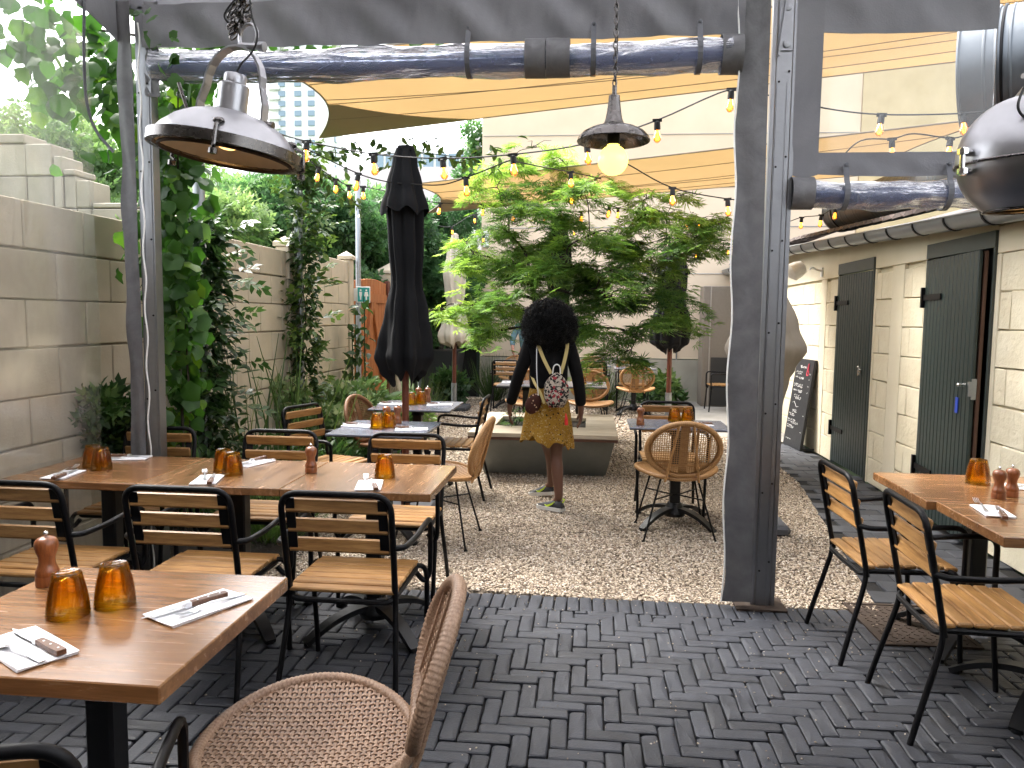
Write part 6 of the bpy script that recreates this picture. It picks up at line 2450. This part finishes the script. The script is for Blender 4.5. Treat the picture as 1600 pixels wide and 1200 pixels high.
def grass(label, x, y, h, r, n, mat="leaf_grass", t0=.5, lean=.5, name="ornamental_grass"):
    t = thing(name, label, "grass", (x, y, .02))
    a = rng.uniform(0, 2 * PI, n)
    rr = r * rng.random(n) ** .7 * .4
    p = np.column_stack([rr * np.cos(a), rr * np.sin(a), np.zeros(n)])
    d = np.column_stack([np.cos(a) * lean, np.sin(a) * lean, np.ones(n)]) + rng.normal(0, .22, (n, 3))
    v, f, tt = scatter('blade', p, d, h * (.5 + .6 * rng.random(n)), tint=t0 + rng.normal(0, .2, n), normal=np.column_stack([np.cos(a), np.sin(a), np.full(n, .2)]))
    foliage("blades", mat, t, [(v, f, tt)], "stuff")
    return t


grass("tall wispy grass against the block wall between the two vine poles", -2.55, 6.0, 1.3, .5, 80, t0=.35, lean=.28)
grass("fine green grass tuft on the gravel under the long wooden table", -2.12, 4.85, .55, .45, 520, t0=.3, lean=.75)
grass("dark strap leafed clump beneath the distant chairs in front of the back wall", .25, 13.4, .75, .6, 300, t0=.25, lean=.6)
grass("dark grassy clump left of the farthest chairs", -1.75, 13.9, .85, .4, 240, t0=.2, lean=.4)
grass("reedy clump in front of the dark tub behind the parasol pole", -2.55, 11.2, .75, .4, 220, t0=.55, lean=.45)
shrub("shrub", "dark green shrub at the foot of the pole nearest the tent", -2.45, 5.25, 0, .55, .42, 900, 'fold', .07, "leaf_shrub", .3)
shrub("shrub", "grey green plant pressed behind the clear curtain beside the left tent post", -2.90, 4.40, .55, .60, .20, 420, 'sprig', .12, "leaf_shrub", .35)
shrub("shrub", "low glossy ground cover between the long table and the grey tables", -2.25, 6.05, 0, .35, .50, 1200, 'fold', .065, "leaf_shrub", .38)
shrub("shrub", "pale variegated shrub against the wall behind the sideways slatted chair", -2.62, 7.15, .1, .78, .42, 1300, 'fold', .085, "leaf_pale", .5)
shrub("shrub", "pale variegated shrub behind the brown wicker chair", -2.52, 8.25, .05, .80, .44, 1300, 'fold', .085, "leaf_pale", .55)
shrub("shrub", "mid green shrub between the two variegated shrubs", -2.25, 7.3, 0, .42, .5, 1300, 'fold', .08, "leaf_shrub", .5)
shrub("shrub", "bushy green plant low beside the second grey table", -2.2, 8.9, 0, .45, .42, 900, 'fold', .09, "leaf_shrub", .62)
shrub("shrub", "feathery dark fern in front of the black tub behind the parasol", -2.35, 12.9, .0, .6, .32, 240, 'sprig', .2, "leaf_shrub", .3)
shrub("shrub", "leafy green plant at the foot of the back wall under the right black parasol", 1.45, 13.9, 0, .6, .34, 260, 'fold', .15, "leaf_shrub", .62)
shrub("shrub", "low dark planting along the back wall left of the taupe cabinet", 1.0, 14.15, 0, .25, .45, 380, 'fold', .11, "leaf_shrub", .3)
# broad leafed plant near the gate
bl = thing("broad_leaf_plant", "plant with long broad arching leaves in front of the wooden gate", "plant", (-2.62, 9.35, .05))
lf = MB()
for k in range(11):
    a = rd.uniform(-.8, 4.0)
    L = rd.uniform(.55, .85)
    dx, dy = math.cos(a), math.sin(a)

    def P(u, v, dx=dx, dy=dy, L=L):
        w = .075 * math.sin(PI * min(1, .08 + .92 * v)) ** .7
        s = L * v
        x, y, z = dx * s * .75, dy * s * .75, .25 + s * .85 - .65 * s * s / L * .9
        return (x - dy * (u - .5) * 2 * w, y + dx * (u - .5) * 2 * w, z + .03 * abs(u - .5))
    lm = MB().grid(P, 4, 10)
    me = lm.mesh("leaf", True, 80)
    at = me.attributes.new("tint", 'FLOAT', 'POINT')
    tv = rd.uniform(.45, .8)
    at.data.foreach_set("value", [tv] * len(me.vertices))
    link("leaf", me, "leaf_vine", bl)
    lf.tube([(0, 0, 0), (dx * .03, dy * .03, .27)], .006, 5)
lf.build("stem", "leaf_shrub", bl)
bam = thing("bamboo", "thin young bamboo canes with sparse leaves by the bluish pole", "bamboo", (-2.78, 9.0, 0))
cm = MB()
pts = []
for k in range(5):
    x, y, h = rd.uniform(-.12, .12), rd.uniform(-.15, .15), rd.uniform(1.3, 1.9)
    cm.tube([(x, y, 0), (x + rd.uniform(-.05, .05), y, h)], .006, 5)
    for q in range(22):
        pts.append((x, y, rd.uniform(.4, h)))
cm.build("cane", "leaf_shrub", bam)
pts = np.array(pts)
foliage("foliage", "leaf_jasmine", bam, [scatter('fold', pts + rng.normal(0, .05, pts.shape), rdir(len(pts), -.3), .13, tint=.6 + rng.normal(0, .15, len(pts)))], "stuff")
# black tub with evergreen
tub = thing("plant_tub", "tall tapering black tub behind the black parasol", "planter", (-2.76, 13.9, 0))
MB().add([(-.33, -.3, 0), (.33, -.3, 0), (.33, .3, 0), (-.33, .3, 0), (-.44, -.4, .92), (.44, -.4, .92), (.44, .4, .92), (-.44, .4, .92)], [(3, 2, 1, 0), (4, 5, 6, 7), (0, 1, 5, 4), (1, 2, 6, 5), (2, 3, 7, 6), (3, 0, 4, 7)]).build("pot", "pot_black", tub, smooth=False)
MB().box((0, 0, .925), (.8, .72, .01)).build("soil", "soil", tub, smooth=False)


def bush(name, label, x, y, z0, cs, per, size, mat, t0, kind='sprig', cat="bush", trunk_h=None):
    t = thing(name, label, cat, (x, y, z0))
    st = MB()
    for (a, b_, c, r) in cs:
        P = smooth_path([(0, 0, 0), (a * .3, b_ * .3, c * .5), (a, b_, c)], 5)
        st.tube(P, [.05 - .035 * i / (len(P) - 1) for i in range(len(P))], 6)
    st.build("trunk", "bark", t)
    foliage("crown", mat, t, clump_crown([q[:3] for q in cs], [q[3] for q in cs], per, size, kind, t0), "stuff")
    return t


def rcs(n, rx, ry, z0, z1, r0, r1, seed):
    q = random.Random(seed)
    o = []
    for k in range(n):
        o.append((q.uniform(-rx, rx), q.uniform(-ry, ry), q.uniform(z0, z1), q.uniform(r0, r1)))
    return o


bush("evergreen_shrub", "dark evergreen growing from the black tub up to the sail", -2.76, 14.0, .9, rcs(16, .55, .4, .2, 2.6, .28, .45, 1), 420, .14, "leaf_hedge", .40)
bush("hedge_bush", "dense green bush behind the wall between the two vine poles", -5.0, 10.9, 0, rcs(26, .95, .6, 1.7, 3.25, .32, .55, 2), 330, .16, "leaf_hedge", .50)
bush("hedge_bush", "dense green bush behind the second and third wall posts", -4.0, 11.6, 0, rcs(24, .70, .6, 1.7, 3.35, .32, .55, 3), 330, .16, "leaf_hedge", .45)
bush("hedge_bush", "dense green bush rising behind the wooden gate and bluish pole", -3.75, 13.2, 0, rcs(22, .6, .7, 1.5, 3.3, .34, .55, 4), 330, .16, "leaf_hedge", .42)
bush("hedge_bush", "dark bush closing the gap between the big black parasol and the back wall", -3.45, 16.2, 0, rcs(22, .9, .5, .8, 3.7, .36, .6, 5), 330, .18, "leaf_hedge", .36)
bush("hedge_bush", "light green bush between the front vine pole and the slate roof", -6.0, 10.2, 0, rcs(18, .6, .6, 1.6, 2.35, .32, .5, 6), 300, .15, "leaf_hedge", .62)
bush("hedge_bush", "bright young growth just above the wooden gate top", -3.40, 11.9, 0, rcs(6, .22, .3, 1.9, 2.15, .15, .22, 8), 260, .10, "leaf_hedge", .8)
bush("garden_tree", "leafy tree beyond the wall at far left, seen through the clear curtain", -9.2, 13.0, 0, rcs(34, 1.5, 1.3, 2.0, 4.9, .45, .8, 9), 330, .20, "leaf_tree", .55, cat="tree")
bush("garden_tree", "pale tree farther off between the stepped wall and the tent post", -9.6, 16.5, 0, rcs(26, 1.4, 1.3, 2.2, 4.6, .5, .8, 10), 300, .22, "leaf_tree", .66, cat="tree")
bush("garden_tree", "round shrub beside the stepped limestone wall", -4.35, 7.9, 0, rcs(12, .45, .35, 1.8, 2.7, .25, .4, 11), 300, .12, "leaf_tree", .5, cat="tree")
bush("roof_creeper", "trailing creeper hanging at the top left corner of the back wall", -2.25, 14.9, 3.3, rcs(6, .14, .2, .5, 2.0, .14, .22, 12), 110, .16, "leaf_hedge", .45)
# ------------------------------------------------------------------ people


def skin_mesh(name, nodes, edges, root, levels=2):
    """nodes: {key: (x,y,z,rx,ry)}; grows one continuous surface over the joints"""
    keys = list(nodes)
    idx = {k: i for i, k in enumerate(keys)}
    me = bpy.data.meshes.new(name)
    me.from_pydata([nodes[k][:3] for k in keys], [(idx[a], idx[b_]) for a, b_ in edges], [])
    o = bpy.data.objects.new(name, me)
    col.objects.link(o)
    sm = o.modifiers.new("skin", 'SKIN')
    sm.use_smooth_shade = True
    if not me.skin_vertices:
        me.skin_vertices.new()
    sv = me.skin_vertices[0].data
    for k in keys:
        r = nodes[k][3:]
        sv[idx[k]].radius = (r[0], r[1] if len(r) > 1 else r[0])
        sv[idx[k]].use_root = (k == root)
    ss = o.modifiers.new("sub", 'SUBSURF')
    ss.levels = ss.render_levels = levels
    bpy.context.view_layer.update()
    dg = bpy.context.evaluated_depsgraph_get()
    res = bpy.data.meshes.new_from_object(o.evaluated_get(dg))
    res.name = name
    bpy.data.objects.remove(o)
    bpy.data.meshes.remove(me)
    res.polygons.foreach_set("use_smooth", [True] * len(res.polygons))
    return res


def hand_nodes(nodes, edges, wrist, side, s=1.0, curl=.5, yaw=0.0):
    """palm, four fingers and thumb hanging below the wrist node"""
    w = V(nodes[wrist][:3])
    Rz = rotz(yaw)

    def pt(x, y, z):
        return tuple(w + Rz @ (V((x, y, z)) * s))
    p = wrist + "_palm"
    nodes[p] = (*pt(0, .008, -.045), .020 * s, .032 * s)
    edges.append((wrist, p))
    for k, (fy, L) in enumerate(((.030, .070), (.010, .080), (-.010, .074), (-.028, .058))):
        a = f"{wrist}_f{k}a"
        b_ = f"{wrist}_f{k}b"
        c = f"{wrist}_f{k}c"
        nodes[a] = (*pt(0, fy * .9 + .008, -.085), .0088 * s, .0088 * s)
        nodes[b_] = (*pt(-side * .012 * curl, fy + .010, -.085 - L * .5), .0082 * s, .0082 * s)
        nodes[c] = (*pt(-side * .034 * curl, fy + .010, -.085 - L * .93), .0066 * s, .0066 * s)
        edges += [(p, a), (a, b_), (b_, c)]
    a, b_ = wrist + "_t0", wrist + "_t1"
    nodes[a] = (*pt(-side * .010, .048, -.060), .0105 * s, .0105 * s)
    nodes[b_] = (*pt(-side * .022, .062, -.095), .0085 * s, .0085 * s)
    edges += [(p, a), (a, b_)]


def shoe(par, x, y, z, yaw, pitch_, mats, s=1.0):
    """low running shoe, toe along +y; children of the person"""
    prof = [(-.115, .030, .036, .012), (-.10, .036, .075, .012), (-.05, .037, .088, .010), (.0, .039, .075, .010), (.06, .046, .054, .010), (.11, .043, .042, .012), (.14, .026, .032, .016), (.150, .010, .026, .020)]
    m = MB()
    rings = []
    for yy, w, h, b_ in prof:
        rings.append([(-w, yy, b_ + .012), (-w * .95, yy, b_ + (h - b_) * .6), (-w * .55, yy, h), (w * .55, yy, h), (w * .95, yy, b_ + (h - b_) * .6), (w, yy, b_ + .012)])
    vs = [p for r in rings for p in r]
    n = len(rings)
    fs = [(i * 6 + j, i * 6 + j + 1, i * 6 + 7 + j, i * 6 + 6 + j) for i in range(n - 1) for j in range(5)]
    fs += [(0, 5, 4, 3, 2, 1), tuple((n - 1) * 6 + j for j in range(6))]
    m.add([(a * s, b_ * s, c * s) for a, b_, c in vs], fs)
    o = m.build("shoe", mats[0], par, (x, y, z), (pitch_, 0, yaw), ang=70)
    m = MB()
    pts = [(w + .004, yy) for yy, w, h, b_ in prof] + [(-w - .004, yy) for yy, w, h, b_ in reversed(prof)]
    m.prism([(a * s, b_ * s) for a, b_ in pts], 0, .030 * s)
    m.build("sole", mats[1], o, ang=60)
    if len(mats) > 2:
        for sx in (-1, 1):
            k = MB()
            q = [(-.045, .040), (-.02, .034), (.03, .056), (.062, .082)]
            k.tube([(sx * (.0385 - .001 * i) * s, -(yy) * s, zz * s) for i, (yy, zz) in enumerate(q)], [.8, 1.5, .9, .2], 4, flat=(.012, .006), up0=(sx, 0, 0))
            k.build("check_mark", mats[2], o, smooth=False)
        k = MB().tube([(0, -.112, .07), (.004, -.128, .095), (0, -.110, .10)], .006, 6)
        k.build("heel_loop", mats[2], o)
    return o


woman = thing("person", "woman seen from behind with big curly black hair, black cardigan and short yellow flowered skirt", "person", (-.315, 6.02, 0), R(9))
N, E = {}, []
N["pelvis"] = (0, .0, .90, .115, .085)
N["waist"] = (0, -.005, 1.03, .105, .08)
N["chest"] = (0, -.015, 1.20, .125, .09)
N["upper"] = (0, -.012, 1.31, .115, .075)
N["neck"] = (0, -.005, 1.395, .048, .048)
N["jaw"] = (0, .018, 1.465, .058, .062)
N["head"] = (0, .012, 1.545, .074, .085)
N["crown"] = (0, .0, 1.61, .055, .062)
N["nose"] = (0, .098, 1.505, .012, .012)
E += [("pelvis", "waist"), ("waist", "chest"), ("chest", "upper"), ("upper", "neck"), ("neck", "jaw"), ("jaw", "head"), ("head", "crown"), ("head", "nose")]
for s, nm in ((-1, "l"), (1, "r")):
    N["ear" + nm] = (s * .082, .0, 1.525, .010, .016)
    E.append(("head", "ear" + nm))
    N["sh" + nm] = (s * .150, -.015, 1.315, .050, .050)
    N["el" + nm] = (s * (.235 if s < 0 else .225), -.045 + (.06 if s < 0 else 0), 1.06, .036, .036)
    N["wr" + nm] = (s * (.295 if s < 0 else .262), .015 + (.09 if s < 0 else -.03), .815 + (.01 if s < 0 else 0), .024, .026)
    E += [("upper", "sh" + nm), ("sh" + nm, "el" + nm), ("el" + nm, "wr" + nm)]
    hand_nodes(N, E, "wr" + nm, s, 1.0, .8)
N["hipr"] = (.085, -.01, .83, .085, .085)
N["thr"] = (.078, -.01, .66, .072, .075)
N["kner"] = (.070, .0, .455, .048, .050)
N["calfr"] = (.078, -.035, .33, .048, .052)
N["ankr"] = (.095, -.055, .105, .030, .034)
N["ftr"] = (.055, .0, .050, .030, .028)
N["hipl"] = (-.080, .02, .83, .085, .085)
N["thl"] = (-.045, .12, .66, .070, .072)
N["knel"] = (.035, .27, .46, .047, .049)
N["calfl"] = (.072, .32, .34, .046, .050)
N["ankl"] = (.085, .42, .120, .030, .034)
N["ftl"] = (.035, .47, .060, .030, .028)
for nm in "lr":
    E += [("pelvis", "hip" + nm), ("hip" + nm, "th" + nm), ("th" + nm, "kne" + nm), ("kne" + nm, "calf" + nm), ("calf" + nm, "ank" + nm), ("ank" + nm, "ft" + nm)]
link("body", skin_mesh("body", N, E, "pelvis"), "skin_dark", woman)
for s in (-1, 1):
    MB().ball((s * .030, .082, 1.535), (.012, .008, .009), 10, 6).build("eye", "white_paint", woman)
MB().ball((0, .082, 1.468), (.022, .010, .007), 10, 6).build("mouth", "pink_red", woman)
# cardigan: torso and sleeves, a size larger than the body
C, CE = {}, []
C["hem"] = (0, -.005, .925, .168, .118)
C["waist"] = (0, -.008, 1.03, .160, .112)
C["chest"] = (0, -.018, 1.20, .165, .115)
C["upper"] = (0, -.014, 1.315, .130, .088)
C["neck"] = (0, -.008, 1.375, .062, .058)
CE += [("hem", "waist"), ("waist", "chest"), ("chest", "upper"), ("upper", "neck")]
for s, nm in ((-1, "l"), (1, "r")):
    C["sh" + nm] = (s * .158, -.015, 1.315, .064, .064)
    C["ua" + nm] = (s * .195, -.032, 1.18, .056, .056)
    C["el" + nm] = (s * (.237 if s < 0 else .227), -.045 + (.06 if s < 0 else 0), 1.06, .052, .052)
    C["fa" + nm] = (s * (.268 if s < 0 else .248), -.014 + (.07 if s < 0 else -.02), .93, .049, .049)
    C["cu" + nm] = (s * (.292 if s < 0 else .260), .012 + (.085 if s < 0 else -.03), .835, .044, .045)
    CE += [("upper", "sh" + nm), ("sh" + nm, "ua" + nm), ("ua" + nm, "el" + nm), ("el" + nm, "fa" + nm), ("fa" + nm, "cu" + nm)]
link("cardigan", skin_mesh("cardigan", C, CE, "chest"), "black_knit", woman)
# skirt with a fluted hem


def skirtP(u, v):
    a = 2 * PI * u
    z = 1.0 - .455 * v
    rx = .135 + .060 * v + .012 * math.sin(v * PI)
    ry = .105 + .070 * v
    f = 1 + (.10 * v * v) * math.cos(7 * a + 1.2) + .05 * v * v * math.cos(11 * a + .3)
    zz = z + .028 * v * v * math.sin(5 * a + .5) - .035 * v * v * math.cos(a - .3) + .012 * v ** 4 * math.sin(13 * a)
    return (rx * f * math.cos(a), ry * f * math.sin(a) + .03 * v, zz)


MB().grid(skirtP, 110, 22, .003).build("skirt", "skirt_print", woman, ang=70)
# shoes: toes towards the left
sm_ = ("shoe_black", "shoe_sole", "volt_yellow")
shoe(woman, .045, -.005, .004, R(44), R(-2), sm_, .98)
shoe(woman, .025, .475, .012, R(50), R(-10), sm_, .98)
# curls: thousands of short dark ringlets on a rounded mass
hv = MB()
hv.ball((0, -.02, 1.495), (.185, .160, .165), 24, 16)
hv.ball((0, -.045, 1.40), (.200, .125, .125), 24, 14)
hair = hv.build("hair", "hair_black", woman)
hp, hf = [], []
nv = 0
T, F = [], []
rh = np.random.default_rng(3)
ring = 4
for k in range(3400):
    th = rh.uniform(0, 2 * PI)
    ph = math.acos(rh.uniform(-.92, 1))
    d = np.array([math.sin(ph) * math.cos(th), math.sin(ph) * math.sin(th), math.cos(ph)])
    if d[1] > .55 and d[2] < .45:
        continue
    lowd = max(0, -d[2])
    c = np.array([0, -.025 - .02 * lowd, 1.49]) + d * np.array([.196 + .06 * lowd, .168, .172 + .05 * lowd]) * (.92 + .15 * rh.random())
    ax = d * .55 + np.array([0, 0, -.75]) + rh.normal(0, .35, 3)
    ax /= np.linalg.norm(ax)
    t1 = np.cross(ax, [1, .3, .2])
    t1 /= np.linalg.norm(t1)
    t2 = np.cross(ax, t1)
    L = rh.uniform(.030, .060)
    rr = rh.uniform(.006, .012)
    p0 = rh.uniform(0, 6)
    pts = []
    for i in range(9):
        s = i / 8
        an = p0 + s * 9.5
        pts.append(c + ax * L * (s - .3) + (t1 * math.cos(an) + t2 * math.sin(an)) * rr)
    for i, p in enumerate(pts):
        w = .0028 * (1 - .5 * i / 8)
        hp += [tuple(p + t1 * w), tuple(p - t1 * .5 * w + t2 * .87 * w), tuple(p - t1 * .5 * w - t2 * .87 * w)]
    for i in range(8):
        for j in range(3):
            hf.append((nv + i * 3 + j, nv + i * 3 + (j + 1) % 3, nv + i * 3 + 3 + (j + 1) % 3, nv + i * 3 + 3 + j))
    nv += 27
o = link("curls", fast_mesh("curls", hp, hf, None, True), "hair_black", hair)
o["kind"] = "stuff"

# backpack on her back: a thing of its own
bpk = thing("backpack", "small cream floral backpack with yellow straps on the woman's back", "backpack", (-.315, 6.02, 0), R(9))
m = MB()


def bagP(u, v):
    a = 2 * PI * u
    z = .845 + .265 * v
    k = math.sin(PI * min(1, max(0, v * .92 + .06))) ** .35
    top = 1 if v < .6 else max(.05, 1 - ((v - .6) / .4) ** 2.2)
    q = 4.0
    ca, sa = math.cos(a), math.sin(a)
    n = (abs(ca) ** q + abs(sa) ** q) ** (-1 / q)
    return (.045 + .092 * k * top ** .5 * n * ca * (1 + .05 * (1 - v)), -.175 + .050 * k * n * sa, z)


MB().grid(bagP, 40, 24).build("bag_body", "backpack_print", bpk, ang=80)
MB().grid(lambda u, v: (.045 + .070 * math.cos(2 * PI * u) * v, -.226 - .012 * (1 - v ** 3) , .925 + .065 * math.sin(2 * PI * u) * v), 28, 8).build("front_pocket", "backpack_print", bpk, ang=80)
for s, x0, x1 in ((-1, -.10, .005), (1, .135, .080)):
    MB().tube(smooth_path([(x0 * 1.02, -.02, 1.37), (x0, -.085, 1.345), (x0 * .85 + x1 * .15, -.125, 1.29), ((x0 + x1) / 2, -.145, 1.20), (x1, -.150, 1.10)], 6), 1, flat=(.026, .005), up0=(0, -1, 0)).build("strap", "strap_yellow", bpk, smooth=False)
MB().tube(smooth_path([(-.135, -.04, 1.075), (-.115, -.115, 1.02), (-.075, -.150, .95), (-.045, -.170, .87)], 6), 1, flat=(.020, .005), up0=(0, -1, 0)).build("strap", "strap_yellow", bpk, smooth=False)
MB().tube(smooth_path([(.015, -.165, 1.10), (.022, -.175, 1.155), (.045, -.178, 1.172), (.068, -.175, 1.155), (.075, -.165, 1.10)], 5), .005, 6).build("handle", "chalk", bpk)
MB().tube([(.118, -.19, .80), (.122, -.195, .765)], [.004, .011], 8).tube([(.122, -.195, .765), (.126, -.19, .71)], [.012, .014], 8).build("tassel", "red_tag", bpk)
pch = thing("shoulder_bag", "small dark red patterned pouch at the woman's left hip", "bag", (-.315, 6.02, 0), R(9))
MB().ball((-.125, -.125, .865), (.060, .030, .085), 20, 12, roty(R(25))).build("pouch", "pouch_print", pch)
MB().tube(smooth_path([(-.09, -.145, .93), (-.105, -.15, 1.10), (-.105, -.12, 1.29), (-.09, -.03, 1.375)], 6), .0035, 6).build("cord", "chalk", pch)

# second person by the back wall
p2 = thing("person", "person in teal denim jacket standing behind the tree, one hand on a chair back", "person", (-1.12, 13.98, 0), R(178))
N, E = {}, []
N["pelvis"] = (0, 0, .92, .12, .09)
N["waist"] = (0, .0, 1.06, .115, .085)
N["chest"] = (0, .03, 1.26, .135, .095)
N["upper"] = (0, .05, 1.36, .12, .08)
N["neck"] = (0, .075, 1.46, .05, .05)
N["jaw"] = (0, .115, 1.535, .06, .064)
N["head"] = (0, .115, 1.61, .078, .088)
N["nose"] = (0, .205, 1.575, .012, .012)
E += [("pelvis", "waist"), ("waist", "chest"), ("chest", "upper"), ("upper", "neck"), ("neck", "jaw"), ("jaw", "head"), ("head", "nose")]
for s, nm in ((-1, "l"), (1, "r")):
    N["ear" + nm] = (s * .086, .10, 1.60, .010, .016)
    E.append(("head", "ear" + nm))
    N["sh" + nm] = (s * .17, .045, 1.365, .055, .055)
    E.append(("upper", "sh" + nm))
    N["hip" + nm] = (s * .09, 0, .86, .09, .09)
    N["kne" + nm] = (s * .10, .03, .48, .055, .06)
    N["ank" + nm] = (s * .10, -.02, .10, .034, .04)
    N["ft" + nm] = (s * .11, .08, .05, .034, .03)
    E += [("pelvis", "hip" + nm), ("hip" + nm, "kne" + nm), ("kne" + nm, "ank" + nm), ("ank" + nm, "ft" + nm)]
N["elr"] = (.27, .08, 1.14, .042, .042)
N["wrr"] = (.25, .17, .985, .028, .03)
N["ell"] = (-.25, .04, 1.11, .042, .042)
N["wrl"] = (-.20, .16, .93, .028, .03)
E += [("shr", "elr"), ("elr", "wrr"), ("shl", "ell"), ("ell", "wrl")]
hand_nodes(N, E, "wrr", 1, 1.0, 1.4, R(20))
hand_nodes(N, E, "wrl", -1, 1.0, .8)
link("body", skin_mesh("body", N, E, "pelvis"), "skin_light", p2)
for s in (-1, 1):
    MB().ball((s * .032, .190, 1.605), (.012, .008, .009), 10, 6).build("eye", "white_paint", p2)
MB().ball((0, .185, 1.535), (.024, .010, .007), 10, 6).build("mouth", "pink_red", p2)
MB().ball((0, .085, 1.645), (.098, .110, .085), 18, 12).build("hair", "hair_brown", p2)
C = {"hem": (0, .0, .93, .155, .12), "waist": (0, .0, 1.06, .15, .115), "chest": (0, .03, 1.25, .165, .12), "upper": (0, .05, 1.36, .14, .10), "neck": (0, .06, 1.43, .07, .065)}
CE = [("hem", "waist"), ("waist", "chest"), ("chest", "upper"), ("upper", "neck")]
for s, nm, e, w in ((-1, "l", (-.25, .04, 1.11), (-.21, .13, .97)), (1, "r", (.27, .08, 1.14), (.252, .155, 1.01))):
    C["sh" + nm] = (s * .175, .045, 1.365, .068, .068)
    C["el" + nm] = (*e, .058, .058)
    C["cu" + nm] = (*w, .042, .044)
    CE += [("upper", "sh" + nm), ("sh" + nm, "el" + nm), ("el" + nm, "cu" + nm)]
link("jacket", skin_mesh("jacket", C, CE, "chest"), "denim", p2)
Tn = {"top": (0, 0, .95, .13, .10)}
TE = []
for s, nm in ((-1, "l"), (1, "r")):
    Tn["hip" + nm] = (s * .092, 0, .84, .105, .105)
    Tn["kne" + nm] = (s * .10, .03, .48, .072, .076)
    Tn["ank" + nm] = (s * .10, -.01, .12, .058, .06)
    TE += [("top", "hip" + nm), ("hip" + nm, "kne" + nm), ("kne" + nm, "ank" + nm)]
link("trousers", skin_mesh("trousers", Tn, TE, "top"), "dark_trousers", p2)
for s in (-1, 1):
    shoe(p2, s * .11, .04, 0.0, 0, 0, ("shoe_black", "shoe_sole"), 1.05)
